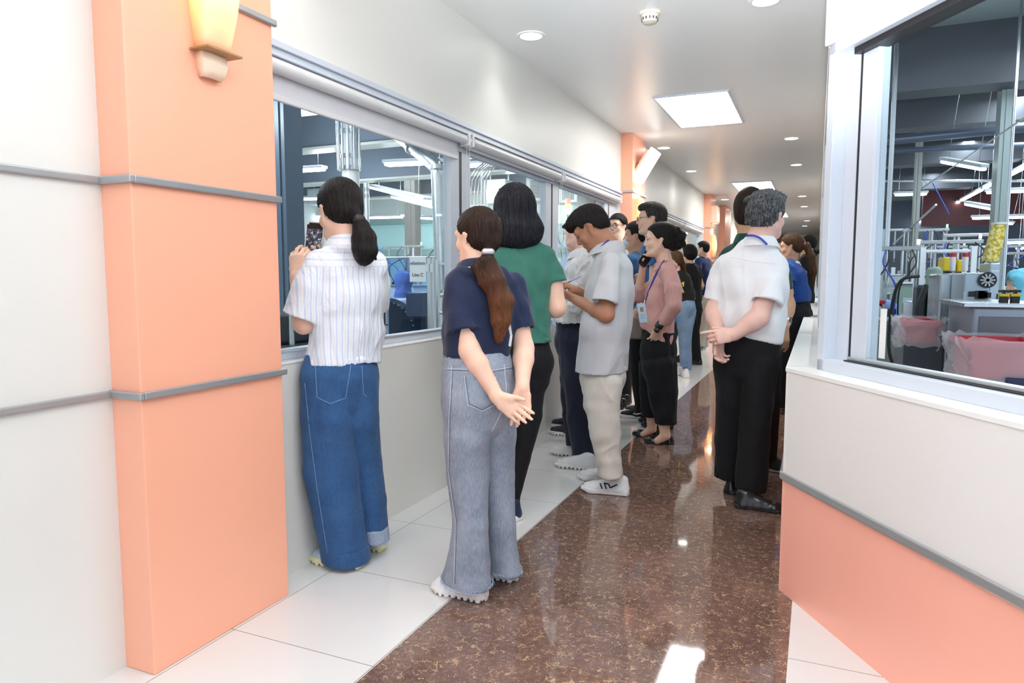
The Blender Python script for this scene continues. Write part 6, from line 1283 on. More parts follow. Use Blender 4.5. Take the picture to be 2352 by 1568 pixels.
q = root('pen', p.root.location, p.th, 'thin purple pen in the hand of the man with the bowed head', 'pen'); m = MB(); a, b = p.X(1310, 646, 0.06), p.X(1334, 634, 0.06); m.tube([tuple(a), tuple(b)], 0.0042, 8); m.build('barrel', mat('purple_pen', (0.50, 0.42, 0.85), 0.3), q, smooth=True); m = MB(); m.tube([tuple(a * 1.25 - b * 0.25), tuple(a)], [0.0012, 0.004], 8); m.build('tip', BLACK, q)

# ---- man in a white textured shirt behind him
def simple(px, py, al, label, H, h, skin, **kw): return mk(px, py, al, label, H, h, skin, **kw)
p = simple(1335, 1062, 66, 'person in a white crinkled shirt and navy trousers facing the window, behind the writing man', 1.70, 0.008, SK_P)
p.head(p.X(1334, 527, 0), p.dirl(gaze(76, -4)), k=1.06, neck=p.X(1345, 580, 0), male=True); p.torso_core(p.X(1318, 750, 0), p.X(1345, 585, 0)); p.arm(p.X(1345, 610, -0.17), p.X(1335, 700, -0.19), p.X(1305, 695, -0.06)); p.hand(p.X(1305, 695, -0.06), p.vdir(-0.9, 0.1, 0.3), p.vdir(0, 1, 0), 1); p.finish_body(); p.face((0.01, 0.008, 0.008))
p.hair(HB, th=0.013, wave=0.003)
CRK = fabric('white_crinkle', (0.78, 0.79, 0.81), 0.8, 0.08, bump=0.6)
p.top(CRK, [(p.X(1344, 600, 0), 0.10, 0.08), (p.X(1340, 625, 0), 0.16, 0.115), (p.X(1334, 670, 0), 0.185, 0.135), (p.X(1322, 750, 0), 0.17, 0.135)], [([p.X(1346, 612, -0.155), p.X(1340, 655, -0.19), p.X(1330, 700, -0.19), p.X(1316, 702, -0.13)], [0.066, 0.070, 0.062, 0.058])], (p.X(1320, 740, 0), (0, 0, -1)), nb=p.X(1341, 578, 0), fold=(0.009, (20, 20, 16), 9), extra=[Seg(p.X(1344, 585, 0), p.X(1345, 604, -0.14), 0.05, 0.055, k=0.03), Seg(p.X(1344, 585, 0), p.X(1345, 604, 0.14), 0.05, 0.055, k=0.03)])
p.collar(CRK, p.X(1341, 578, 0), 0.066, 0.03, tilt=(0, 0.2, 1)); p.band([p.X(1322, 582, -0.02), p.X(1330, 577, -0.06), p.X(1340, 572, -0.07), p.X(1352, 568, -0.06)], 0.012, MATS['lanyard_blue'], 'lanyard')
NT_ = fabric('navy_trouser_cloth', (0.010, 0.014, 0.035), 0.7, 0.1, bump=0.15)
p.trousers(NT_, [(p.X(1318, 735, 0), 0.145, 0.115), (p.X(1320, 780, 0), 0.155, 0.12), (p.X(1320, 800, 0), 0.15, 0.11)], 0, 0, [([p.X(1322, 790, -0.08), p.X(1325, 870, -0.09), p.X(1332, 960, -0.09), p.X(1342, 1052, -0.09)], [(0.09, 0.115), (0.08, 0.10), (0.07, 0.085), (0.065, 0.078)]), ([p.X(1318, 790, 0.08), p.X(1316, 870, 0.09), p.X(1318, 950, 0.10), p.X(1324, 1022, 0.10)], [(0.09, 0.11), (0.08, 0.095), (0.065, 0.08), (0.06, 0.072)])], fold=(0.005, (12, 12, 5), 10))
td = p.dirl((-1, 0, 0)); p.shoe(p.G(1368, 1080), td, 0.285, SH_W, SOLE_W, 'runner'); p.shoe(p.G(1352, 1050), td, 0.285, SH_W, SOLE_W, 'runner')

# ---- person in a pale blue shirt beyond, only slivers seen
p = simple(1310, 992, 60, 'person in a pale blue shirt, dark jeans and charcoal sneakers against the window', 1.66, 0.010, SK_M)
p.head(p.X(1328, 545, 0), p.dirl(gaze(70, 0)), neck=p.X(1326, 590, 0)); p.arm(p.X(1316, 620, -0.16), p.X(1310, 690, -0.18), p.X(1290, 680, 0)); p.torso_core(p.X(1318, 740, 0), p.X(1326, 592, 0)); p.finish_body(); p.hair(HB, th=0.014)
PB = fabric('pale_blue_shirt', (0.48, 0.56, 0.80), 0.8, 0.06)
p.top(PB, [(p.X(1322, 602, 0), 0.10, 0.09), (p.X(1314, 630, 0), 0.17, 0.13), (p.X(1310, 700, 0), 0.18, 0.14), (p.X(1312, 760, 0), 0.17, 0.14)], [([p.X(1318, 615, -0.15), p.X(1312, 680, -0.18)], [0.06, 0.065])], (p.X(1312, 750, 0), (0, 0, -1)))
p.trousers(denim('jeans_dark_blue', (0.012, 0.03, 0.08), (0.03, 0.065, 0.14)), [(p.X(1312, 745, 0), 0.14, 0.11), (p.X(1312, 780, 0), 0.15, 0.12)], 0, 0, [([p.X(1312, 775, -0.08), p.X(1314, 870, -0.09), p.X(1316, 970, -0.09)], [(0.09, 0.11), (0.075, 0.09), (0.065, 0.075)]), ([p.X(1310, 775, 0.08), p.X(1312, 870, 0.09), p.X(1312, 955, 0.09)], [(0.09, 0.11), (0.075, 0.09), (0.065, 0.075)])])
td = p.dirl((-1, 0.05, 0)); p.shoe(p.G(1336, 1003), td, 0.285, SH_DK, SOLE_W, 'runner'); p.shoe(p.G(1330, 985), td, 0.28, SH_DK, SOLE_W, 'runner')

# ---- the woman in the pink striped shirt, on the phone
p = mk(1510, 1012, 76, 'woman in a pink striped shirt and wide black trousers talking on a black phone', 1.68, 0.0065, SK_L)
p.head(p.X(1513, 552, 0), p.dirl(gaze(84, 2)), k=1.08, neck=p.X(1527, 604, 0)); nk = p.X(1528, 606, 0); p.torso_core(p.X(1512, 780, 0), nk, 0.10, 0.065)
elL, wrL = p.X(1548, 702, -0.23), p.X(1514, 756, -0.165); elR, wrR = p.X(1466, 676, 0.22), p.X(1476, 616, 0.10)
p.arm(p.X(1538, 628, -0.16), elL, wrL); p.arm(p.X(1530, 628, 0.16), elR, wrR, (0.043, 0.037, 0.036, 0.025))
p.hand(wrL, p.vdir(-0.35, -0.85, 0.45), p.vdir(0.2, 0.0, -1), -1); p.hand(wrR, p.vdir(0.12, 0.95, -0.2), p.vdir(-0.55, 0.1, 0.8), 1, curl=(0.75, 0.75, 0.7, 0.8), spread=0.06, thumb=(0.5, 0.7), k=0.98)
for z_, r1, r2 in ((950, 0.046, 0.036),): pass
p.leg_core(p.X(1515, 860, -0.09), p.X(1520, 930, -0.10), p.X(1528, 1000, -0.12)); p.leg_core(p.X(1500, 860, 0.09), p.X(1500, 920, 0.09), p.X(1497, 985, 0.10))
p.body += [Seg(p.X(1528, 1000, -0.12), p.X(1510, 1012, -0.12), 0.034, 0.028, k=0.02), Seg(p.X(1497, 985, 0.10), p.X(1478, 997, 0.10), 0.032, 0.026, k=0.02)]
p.finish_body(0.0055); p.face((0.012, 0.008, 0.008), lip=(0.45, 0.12, 0.12), brow=1.0)
bun = [Ell(p.HP(0, -0.055, 0.05), (0.088, 0.085, 0.080), p.HR, 0.02)] + [Ell(p.HP(x, y, z), (0.030, 0.030, 0.028), p.HR, 0.006) for x, y, z in ((0, -0.145, 0.045), (-0.02, -0.155, 0.010), (0.02, -0.150, 0.02), (0, -0.140, -0.020), (-0.02, -0.135, -0.045), (0, -0.125, 0.070), (0.015, -0.125, -0.045), (0, -0.165, 0.030), (-0.01, -0.16, -0.03))] + [Ell(p.HP(0, -0.10, 0.0), (0.062, 0.062, 0.085), p.HR, 0.02)]
p.hair(HB, [(-0.13, -0.10), (-0.06, -0.10), (-0.035, -0.075), (-0.020, -0.030), (-0.010, 0.006), (0.02, 0.010), (0.040, 0.040), (0.058, 0.066), (0.08, 0.082), (0.12, 0.085)], th=0.012, extra=bun, wave=0.0015, h=0.005)
v = Vol([Ell(p.HP(-0.081, 0.000, -0.050), (0.006, 0.006, 0.006), None, 0)], 0.0025); solid('earring', v, mat('pearl', (0.85, 0.83, 0.80), 0.15), p.root)
PK = stripes('pink_pinstripe', (0.72, 0.40, 0.36), (0.36, 0.14, 0.14), 110.0, 0.14, axis='Y', second=(0.80, 0.55, 0.50))
p.top(PK, [(p.X(1527, 622, 0), 0.085, 0.062), (p.X(1526, 645, 0), 0.135, 0.100), (p.X(1520, 690, 0), 0.150, 0.122), (p.X(1510, 740, 0), 0.145, 0.120), (p.X(1512, 800, 0), 0.150, 0.125)],
      [([p.X(1537, 626, -0.145), p.X(1546, 665, -0.205), p.X(1549, 703, -0.232), p.X(1526, 740, -0.188)], [0.056, 0.062, 0.060, 0.050]), ([p.X(1528, 626, 0.145), p.X(1500, 655, 0.21), p.X(1468, 682, 0.215), p.X(1466, 658, 0.17)], [0.054, 0.056, 0.052, 0.050])], (p.X(1512, 775, 0), (0, 0.55, -0.85)), nb=p.X(1526, 604, 0), fold=(0.006, (11, 11, 5), 11), extra=[Seg(p.X(1527, 608, 0), p.X(1530, 622, -0.13), 0.044, 0.052, k=0.03), Seg(p.X(1527, 608, 0), p.X(1530, 622, 0.13), 0.044, 0.052, k=0.03)])
p.collar(PK, p.X(1526, 604, 0), 0.060, 0.022, open_=0.8)
LB = mat('lanyard_blue', (0.03, 0.06, 0.42), 0.6); p.drape([p.X(1534, 588, -0.06), p.X(1520, 606, -0.06), p.X(1503, 640, -0.06), p.X(1488, 672, -0.04), p.X(1481, 700, -0.02)], 0.013, LB, 'lanyard', p.topvol, p.vdir(0, 0, 1), 0.004)
p.drape([p.X(1540, 597, -0.10), p.X(1522, 604, -0.10), p.X(1506, 628, -0.10), p.X(1492, 662, -0.08), p.X(1484, 690, -0.05)], 0.008, mat('taupe_strap', (0.16, 0.12, 0.10), 0.6), 'bag_strap', p.topvol, p.vdir(0, 0, 1), 0.003)
CARD = mat('id_card_blue', (0.55, 0.72, 0.85), 0.35); c0 = p.X(1475, 718, -0.17); Rr, Uu = p.vdir(0.97, 0.08, 0.1), p.vdir(-0.15, 1, 0); m = MB(); nn = np.cross(nrm(Rr), nrm(Uu))
def cq(c, w, h, off, t=0.0015): a, b = nrm(Rr) * w / 2, nrm(Uu) * h / 2; o = c + nn * off; pts = [o - a - b, o + a - b, o + a + b, o - a + b]; return [tuple(q) for q in pts] + [tuple(q + nn * t) for q in pts]
FQ = [(0, 3, 2, 1), (4, 5, 6, 7), (0, 1, 5, 4), (1, 2, 6, 5), (2, 3, 7, 6), (3, 0, 4, 7)]
m.add(cq(c0, 0.062, 0.145, 0), FQ); cd_ = m.build('id_card', CARD, p.root); m = MB(); m.add(cq(c0 + nrm(Uu) * 0.025, 0.026, 0.034, 0.002, 0.0006), FQ); m.build('portrait_photo', mat('id_photo', (0.35, 0.22, 0.18), 0.4), cd_)
m = MB(); [m.add(cq(c0 - nrm(Uu) * (0.015 + 0.012 * k), 0.040, 0.003, 0.002, 0.0006), FQ) for k in range(3)]; m.build('printed_line', mat('print_grey', (0.25, 0.35, 0.5), 0.5), cd_)
p.tube([p.X(1481, 690, -0.10), p.X(1479, 700, -0.15), c0 + nrm(Uu) * 0.075], 0.004, PLAST, 'card_clip', cd_)
wv = p.X(1514, 748, -0.20); wd = nrm(V(*p.X(1512, 752, -0.20)) - V(*elL)); v = Vol([Seg(wv - wd * 0.007, wv + wd * 0.007, 0.0315, k=0)], 0.004); v.carve(Seg(wv - wd * 0.05, wv + wd * 0.05, 0.026), 0.001); w_ = solid('wristwatch', v, BLACK, p.root); v = Vol([Seg(p.X(1508, 757, -0.235), p.X(1509, 758, -0.238), 0.021, k=0)], 0.004); solid('watch_face', v, mat('watch_gunmetal', (0.05, 0.045, 0.04), 0.2, 0.6), w_)
p.trousers(BLACKC, [(p.X(1514, 765, 0), 0.140, 0.125), (p.X(1512, 805, 0), 0.150, 0.135), (p.X(1511, 850, 0), 0.15, 0.125)], 0, 0, [([p.X(1516, 840, -0.085), p.X(1522, 900, -0.09), p.X(1530, 973, -0.10)], [(0.095, 0.13), (0.095, 0.110), (0.085, 0.078)]), ([p.X(1502, 840, 0.085), p.X(1498, 900, 0.09), p.X(1496, 955, 0.10)], [(0.095, 0.12), (0.09, 0.105), (0.085, 0.08)])], fold=(0.005, (14, 14, 3), 12))
td = p.dirl((-1, 0.02, 0)); p.shoe(p.G(1549, 1020), td, 0.245, SH_BK, SOLE_B, 'loafer', w=0.042); p.shoe(p.G(1519, 1005), td, 0.245, SH_BK, SOLE_B, 'loafer', w=0.042)
q = root('smartphone', p.root.location, p.th, 'black phone held to the cheek of the woman in pink', 'phone'); pc = p.X(1484, 592, 0.062); r_ = p.vdir(0.75, -0.62, 0.2); u = p.vdir(0.55, 0.8, 0.2); Mx = Matrix(np.stack([nrm(r_), nrm(u - nrm(r_) * float(u @ nrm(r_))), nrm(np.cross(r_, u))], 1).tolist())
slab_obj('case', pc, 0.075, 0.150, 0.010, BLACK, q, 0, 0.010); slab_obj('screen', pc, 0.069, 0.142, 0.001, mat('dark_glass', (0.01, 0.01, 0.012), 0.08), q, 0.0056, 0.007)
q = root('handbag', p.root.location, p.th, 'taupe handbag hanging between the writing man and the woman in pink', 'bag'); c = p.X(1458, 752, 0.14); m = MB(); m.box((c[0] - 0.05, c[1] - 0.07, c[2] - 0.09), (c[0] + 0.05, c[1] + 0.07, c[2] + 0.08)); m.build('bag_body', mat('taupe_leather', (0.20, 0.16, 0.13), 0.5), q, bevel=0.015, seg=3)
m = MB(); m.tube([(c[0], c[1] - 0.05, c[2] + 0.07), (c[0], c[1] - 0.03, c[2] + 0.16), (c[0], c[1] + 0.03, c[2] + 0.16), (c[0], c[1] + 0.05, c[2] + 0.07)], 0.006, 8); m.build('handle', MATS['taupe_leather'], q, smooth=True); m = MB(); m.box((c[0] + 0.02, c[1] - 0.072, c[2] - 0.004), (c[0] + 0.03, c[1] - 0.068, c[2] + 0.002)); m.build('clasp', ALU, q)

# ---- man in the white short-sleeved shirt, grey hair
p = mk(1712, 1146, -32, 'grey-haired man in a white short-sleeved shirt and black trousers, hands behind his back', 1.80, 0.006, SK_P)
p.head(p.Y(1762, 497, 0.02), p.dirl(gaze(-52, 3)), k=1.07, neck=p.Y(1742, 556, -0.01), male=True); nk = p.Y(1737, 560, 0); p.torso_core(p.Y(1716, 790, 0), nk, 0.13, 0.08)
shL, shR = p.Y(1660, 622, 0), p.Y(1778, 622, 0); elL, wrL = p.Y(1640, 715, -0.05), p.Y(1652, 772, -0.16); elR, wrR = p.Y(1744, 728, -0.16), p.Y(1686, 768, -0.215)
p.arm(shL, elL, wrL, (0.05, 0.043, 0.045, 0.029)); p.arm(shR, elR, wrR, (0.05, 0.047, 0.047, 0.031))
p.hand(wrL, p.vdir(-0.08, -1, -0.05), p.vdir(-0.5, 0, 0.85), -1, curl=(0.55, 0.6, 0.65, 0.7), spread=0.02, thumb=(0.25, 0.25)); p.hand(wrR, p.vdir(-0.92, -0.12, -0.05), p.vdir(0.1, 0.25, -1), 1, curl=(0.2, 0.75, 0.85, 0.9), spread=0.03, thumb=(0.5, 0.5))
p.finish_body(0.005); p.face((0.05, 0.05, 0.05))
rnd = random.Random(11); tuf = [Ell(p.HP(0, -0.02, 0.070), (0.080, 0.106, 0.068), p.HR, 0.025), Ell(p.HP(0, 0.065, 0.088), (0.062, 0.040, 0.032), p.HR, 0.02)]
for i in range(70):
    yy = rnd.uniform(-0.11, 0.085); a = rnd.uniform(-1.0, 1.0) * (0.55 if yy > 0.02 else 1.0); b_ = V(math.sin(a) * 0.080, yy, 0.045 + math.cos(a) * 0.085 * math.sqrt(max(0.06, 1 - (yy / 0.13) ** 2))); o_ = V(math.sin(a) * 0.008, 0.008 + 0.010 * (yy > 0.03), 0.008 + 0.006 * rnd.random()); tuf.append(Seg(p.HP(*b_), p.HP(*(b_ + o_)), 0.011, 0.003, k=0.006))
for i in range(60):
    a = rnd.uniform(0, 2 * PI); z_ = rnd.uniform(-0.05, 0.06)
    if math.sin(a) > -0.30: continue
    b_ = V(math.cos(a) * 0.088, math.sin(a) * 0.106 - 0.014, z_); tuf.append(Seg(p.HP(*b_), p.HP(*(b_ + V(math.cos(a) * 0.006, math.sin(a) * 0.006, -0.022))), 0.008, 0.004, k=0.004))
p.hair(HGR, [(-0.13, -0.070), (-0.08, -0.076), (-0.045, -0.062), (-0.026, -0.030), (-0.016, 0.012), (0.012, 0.014), (0.020, -0.014), (0.036, -0.004), (0.046, 0.050), (0.070, 0.070), (0.12, 0.072)], th=0.012, extra=tuf, wave=0.002, h=0.004)
WS = fabric('white_office_cotton', (0.86, 0.85, 0.87), 0.75, 0.03, bump=0.2)
p.top(WS, [(p.Y(1737, 582, 0), 0.115, 0.075), (p.Y(1733, 612, 0), 0.175, 0.105), (p.Y(1730, 660, 0), 0.192, 0.130), (p.Y(1722, 725, 0), 0.188, 0.135), (p.Y(1720, 785, 0), 0.185, 0.130)],
      [([p.Y(1665, 620, 0), p.Y(1652, 655, -0.01), p.Y(1643, 690, -0.02)], [0.064, 0.066, 0.068]), ([p.Y(1772, 622, 0), p.Y(1768, 655, -0.07), p.Y(1760, 698, -0.125)], [0.068, 0.076, 0.084])], (p.Y(1720, 768, 0), (-0.25, 0, -1)), nb=p.Y(1745, 556, 0), fold=(0.008, (9, 9, 4), 13), extra=[Seg(p.Y(1739, 562, 0), p.Y(1675, 608, 0), 0.055, 0.062, k=0.035), Seg(p.Y(1739, 562, 0), p.Y(1768, 605, 0), 0.055, 0.062, k=0.035)])
p.collar(WS, p.Y(1745, 556, 0), 0.068, 0.034, open_=0.55, tilt=(0, 0.15, 1)); p.band([p.Y(1714, 541, -0.085), p.Y(1730, 541, -0.104), p.Y(1746, 547, -0.108), p.Y(1762, 562, -0.100)], 0.012, LB, 'lanyard', nrmls=[-p.vdir(0, 0, 1)] * 4)
p.stitch(p.topvol, [p.Y(1680, 590, 0), p.Y(1730, 600, 0), p.Y(1785, 606, 0)], p.vdir(0, 0, 1), WS, p.topobj, 0.002, 'yoke_seam'); p.stitch(p.topvol, [p.Y(1712, 598, 0), p.Y(1702, 650, 0), p.Y(1694, 710, 0)], p.vdir(0, 0, 1), WS, p.topobj, 0.0015, 'back_pleat')
p.trousers(BLACKC, [(p.Y(1718, 752, 0), 0.175, 0.120), (p.Y(1716, 800, 0), 0.180, 0.130), (p.Y(1714, 840, 0), 0.175, 0.12)], 0, 0, [([p.Y(1680, 830, 0), p.Y(1677, 920, 0), p.Y(1672, 1010, 0.03), p.Y(1667, 1096, 0.05)], [(0.098, 0.12), (0.085, 0.10), (0.078, 0.09), (0.072, 0.082)]), ([p.Y(1748, 830, -0.01), p.Y(1742, 920, -0.02), p.Y(1732, 1020, -0.03), p.Y(1722, 1122, -0.04)], [(0.098, 0.12), (0.09, 0.105), (0.086, 0.095), (0.080, 0.088)])], fold=(0.006, (9, 9, 4), 14))
v = Vol(chain([p.Y(1718, 752, 0), p.Y(1718, 765, 0)], [(0.180, 0.125), (0.180, 0.125)], p=2.1, k=0.0), 0.006); v.plane(V(*p.Y(1718, 753, 0)), (0, 0, 1)); v.plane(V(*p.Y(1718, 764, 0)), (0, 0, -1)); solid('belt', v, SH_BK, p.legobj)
p.shoe(p.G(1684, 1162), p.dirl((1, 0.05, 0)), 0.30, SH_BK, SOLE_B, 'dress', w=0.050); p.shoe(p.G(1672, 1136), p.dirl((0.35, 1, 0)), 0.29, SH_BK, SOLE_B, 'dress', w=0.050)

# ---- man in dark green polo next to him
p = mk(1752, 1078, -40, 'man in a dark green polo looking away, standing behind the grey-haired man', 1.84, 0.007, SK_M)
p.head(p.Y(1722, 492, 0), p.dirl(gaze(-20, 0)), k=1.20, neck=p.Y(1722, 548, 0), male=True); nk = p.Y(1722, 552, 0); p.torso_core(p.Y(1730, 780, 0), nk, 0.13, 0.08)
p.arm(p.Y(1668, 592, 0), p.Y(1652, 690, 0), p.Y(1680, 760, 0.1), (0.05, 0.045, 0.045, 0.03)); p.arm(p.Y(1786, 610, 0), p.Y(1806, 700, 0.0), p.Y(1801, 748, -0.10), (0.05, 0.047, 0.045, 0.031)); p.hand(p.Y(1801, 748, -0.10), p.vdir(0.1, -1, 0), p.vdir(0.6, 0, -0.7), -1, curl=(0.3, 0.6, 0.7, 0.8)); p.finish_body()
p.hair(hairmat('hair_dark_brown', (0.010, 0.006, 0.005), (0.05, 0.03, 0.022)), [(-0.13, -0.060), (-0.08, -0.066), (-0.045, -0.055), (-0.026, -0.025), (-0.016, 0.015), (0.012, 0.015), (0.03, -0.01), (0.046, 0.050), (0.070, 0.066), (0.12, 0.07)], th=0.013, top=0.012, wave=0.002)
DG = fabric('dark_green_pique', (0.010, 0.060, 0.045), 0.8, 0.12, bump=0.2)
p.top(DG, [(p.Y(1722, 575, 0), 0.11, 0.07), (p.Y(1724, 600, 0), 0.18, 0.11), (p.Y(1728, 660, 0), 0.19, 0.13), (p.Y(1730, 750, 0), 0.17, 0.13), (p.Y(1730, 790, 0), 0.17, 0.13)], [([p.Y(1672, 590, 0), p.Y(1662, 640, 0), p.Y(1655, 668, 0)], [0.064, 0.066, 0.068]), ([p.Y(1784, 605, 0), p.Y(1795, 640, 0), p.Y(1800, 668, 0)], [0.060, 0.062, 0.062])], (p.Y(1730, 780, 0), (0, 0, -1)), nb=p.Y(1722, 550, 0), fold=(0.005, (12, 12, 5), 15), extra=[Seg(p.Y(1722, 552, 0), p.Y(1682, 580, 0), 0.055, 0.062, k=0.035), Seg(p.Y(1722, 552, 0), p.Y(1774, 590, 0), 0.055, 0.062, k=0.035)])
p.collar(DG, p.Y(1722, 550, 0), 0.072, 0.040, open_=0.6, thick=0.008)
wq = p.Y(1804, 735, -0.07); wd = nrm(p.Y(1801, 748, -0.10) - p.Y(1806, 700, 0)); v = Vol([Seg(wq - wd * 0.012, wq + wd * 0.012, 0.039, k=0)], 0.004); v.carve(Seg(wq - wd * 0.06, wq + wd * 0.06, 0.031), 0.001); solid('wristwatch', v, metal('steel_watch', (0.35, 0.35, 0.36), 0.25), p.root)
p.trousers(BLACKC, [(p.Y(1732, 765, 0), 0.165, 0.12), (p.Y(1732, 810, 0), 0.17, 0.125)], 0, 0, [([p.Y(1700, 800, 0), p.Y(1698, 920, 0), p.Y(1700, 1060, 0)], [(0.09, 0.11), (0.08, 0.095), (0.07, 0.08)]), ([p.Y(1762, 800, 0), p.Y(1762, 920, 0), p.Y(1762, 1000, 0), p.Y(1762, 1052, 0)], [(0.095, 0.11), (0.080, 0.095), (0.066, 0.075), (0.062, 0.070)])])
p.shoe(p.G(1738, 1076), p.dirl((1, -0.12, 0)), 0.31, fabric('black_shoe_mesh', (0.015, 0.015, 0.017), 0.6, 0.1), mat('grey_sole', (0.35, 0.34, 0.33), 0.5), 'sneaker', w=0.050); p.shoe(p.G(1695, 1070), p.dirl((1, 0.1, 0)), 0.29, MATS['black_shoe_mesh'], MATS['grey_sole'], 'sneaker')

# ---- compact builder for the people further off
def farp(px, py, al, label, H, h, skin, headp, hal, hairm, topm, botm, hy, hemx, legs, male=True, k=1.0, sleeve=0.55, arms=None, hairk=None, extra=None, prof=None, hem_y=None, face=False, down=0, shoes=None, w=1.0, bot_rad=(0.095, 0.075, 0.062), collar=None, axis=None, hands=False, dd=0.0, wy=None):
    """a figure seen small: headp (x, y) head middle, hy waist line, legs [(knee, ankle)] in the photo's frame"""
    g = atZ(px, py); D = float((g - EYE) @ FWD); s = Person(g, D, AZ + al, label, H, h, skin)
    prof_ = abs(math.sin(R(al))) > 0.8; Q = (lambda x, y, r=0.0, f=0.0: s.X(x, y, r)) if prof_ else (lambda x, y, r=0.0, f=0.0: s.Y(x, y, f))
    sc = F_PX / D; hx, hyy = headp; s.head(Q(hx, hyy), s.dirl(gaze(hal, down)), k=k, neck=Q(hx + (px - hx) * 0.25, hyy + 0.155 * k * sc), male=male)
    nx, ny = hx + (px - hx) * 0.25 + 0.0, hyy + 0.165 * k * sc; N = Q(nx, ny); S = 0.17 * w; Wp = Q(hemx, hy)
    shl, shr = N + V(-S, 0, -0.055), N + V(S, 0, -0.055)
    s.torso_core(Wp, N, 0.10 * w, 0.07)
    A = arms or [None, None]; sl = []
    for i, (sh, a) in enumerate(zip((shl, shr), A)):
        sx = -1 if i == 0 else 1
        if a is None: el, wr = sh + V(sx * 0.05, 0.0, -0.27 * s.k), sh + V(sx * 0.03, 0.14, -0.49 * s.k)
        elif a == 'front': el, wr = sh + V(sx * 0.05, 0.03, -0.27 * s.k), sh + V(-sx * 0.05, 0.27, -0.20)
        elif callable(a): el, wr = a(s)
        else: el, wr = V(*a[0]), V(*a[1])
        s.arm(sh, el, wr); s.hand(wr, nrm(wr - el) * 0.7 + V(0, 0, -0.5), V(sx, 0, 0), -sx, curl=0.4) if (hands or a is not None) else s.hand(wr, V(0, 0.3, -1), V(sx, 0, 0), -sx, curl=0.4)
        sl.append(shirt_sleeve(sh, el, sleeve, 0.062 * w, 0.068 * w))
    s.finish_body()
    if face: s.face((0.01, 0.008, 0.008), open_=(face == 'open'))
    if hairm: s.hair(hairm, prof, th=0.013, extra=(hairk(s) if hairk else ()), wave=0.002, h=h * 0.8)
    hz = Wp[2]; nz = N[2]; st = [(N + V(0, 0, -0.04), 0.10 * w, 0.065 * w), (N + V(0, 0, -0.085), 0.165 * w, 0.105 * w), (N * 0.62 + Wp * 0.38, 0.178 * w, 0.125 * w), (Wp + V(0, 0, 0.06), 0.155 * w, 0.118 * w), (Wp + V(0, 0, -0.03), 0.158 * w, 0.122 * w)]
    s.top(topm, st, sl, (Wp + V(0, 0, -0.015), (0, 0, -1)), nb=(N if collar else None), fold=(0.005, (12, 12, 5), int(px) % 17), extra=[Seg(N, shl + V(0.03, 0, 0.01), 0.05, 0.058 * w, k=0.03), Seg(N, shr - V(0.03, 0, -0.01), 0.05, 0.058 * w, k=0.03)])
    if collar: s.collar(collar, N + V(0, 0.0, -0.004), 0.064, 0.026, open_=0.6)
    if botm:
        lg = []
        for i, (kn, an) in enumerate(legs):
            sx = -1 if i == 0 else 1; r = bot_rad
            if prof_: K, An = s.X(kn[0], kn[1], sx * 0.085), s.X(an[0], an[1], sx * 0.085)
            else: K, An = s.Y(*kn), s.Y(*an)
            lg.append(([Wp + V(sx * 0.08, 0, -0.14), K, An], [(r[0], r[0] * 1.2), (r[1], r[1] * 1.12), (r[2], r[2] * 1.1)]))
        s.trousers(botm, [(Wp + V(0, 0, 0.02), 0.145 * w, 0.11 * w), (Wp + V(0, 0, -0.10), 0.158 * w, 0.125 * w), (Wp + V(0, 0, -0.15), 0.15 * w, 0.115 * w)], 0, 0, lg, fold=(0.004, (12, 12, 4), int(px) % 13))
    for sh_ in (shoes or ()): s.shoe(s.G(*sh_[0]), s.dirl(sh_[1]), sh_[2], sh_[3], sh_[4], sh_[5] if len(sh_) > 5 else 'sneaker')
    return s
TEE = fabric('black_tee', (0.012, 0.012, 0.014), 0.85, 0.1, sheen=0.05, bump=0.15); BLU = fabric('steel_blue_polo', (0.055, 0.16, 0.36), 0.8, 0.1, bump=0.15); NV2 = fabric('deep_navy_polo', (0.010, 0.025, 0.10), 0.8, 0.1); KHK = fabric('khaki_cloth', (0.42, 0.38, 0.32), 0.85, 0.08); WSH = WS
FRM = mat('black_spectacle_frame', (0.01, 0.01, 0.01), 0.2)
LT = (-1, 0, 0); Wh = lambda xy, d, L=0.27: (xy, d, L, SH_W, SOLE_W); Bk = lambda xy, d, L=0.28: (xy, d, L, SH_BK, SOLE_B)
# man with round glasses facing this way
s = farp(1456, 930, 130, 'man with black-rimmed glasses facing this way over the shoulder of the writing man', 1.70, 0.008, SK_L, (1418, 520), 140, HB, WSH, BLACKC, 700, 1425, [((1420, 820), (1425, 925)), ((1432, 820), (1436, 925))], k=1.04, face='open', collar=WSH, prof=[(-0.13, -0.045), (-0.08, -0.055), (-0.03, -0.03), (-0.016, 0.010), (0.012, 0.020), (0.03, 0.03), (0.052, 0.062), (0.12, 0.070)], shoes=[Bk((1440, 940), LT), Bk((1448, 930), LT)], w=0.9)
glasses(s, FRM, True, k=1.3)
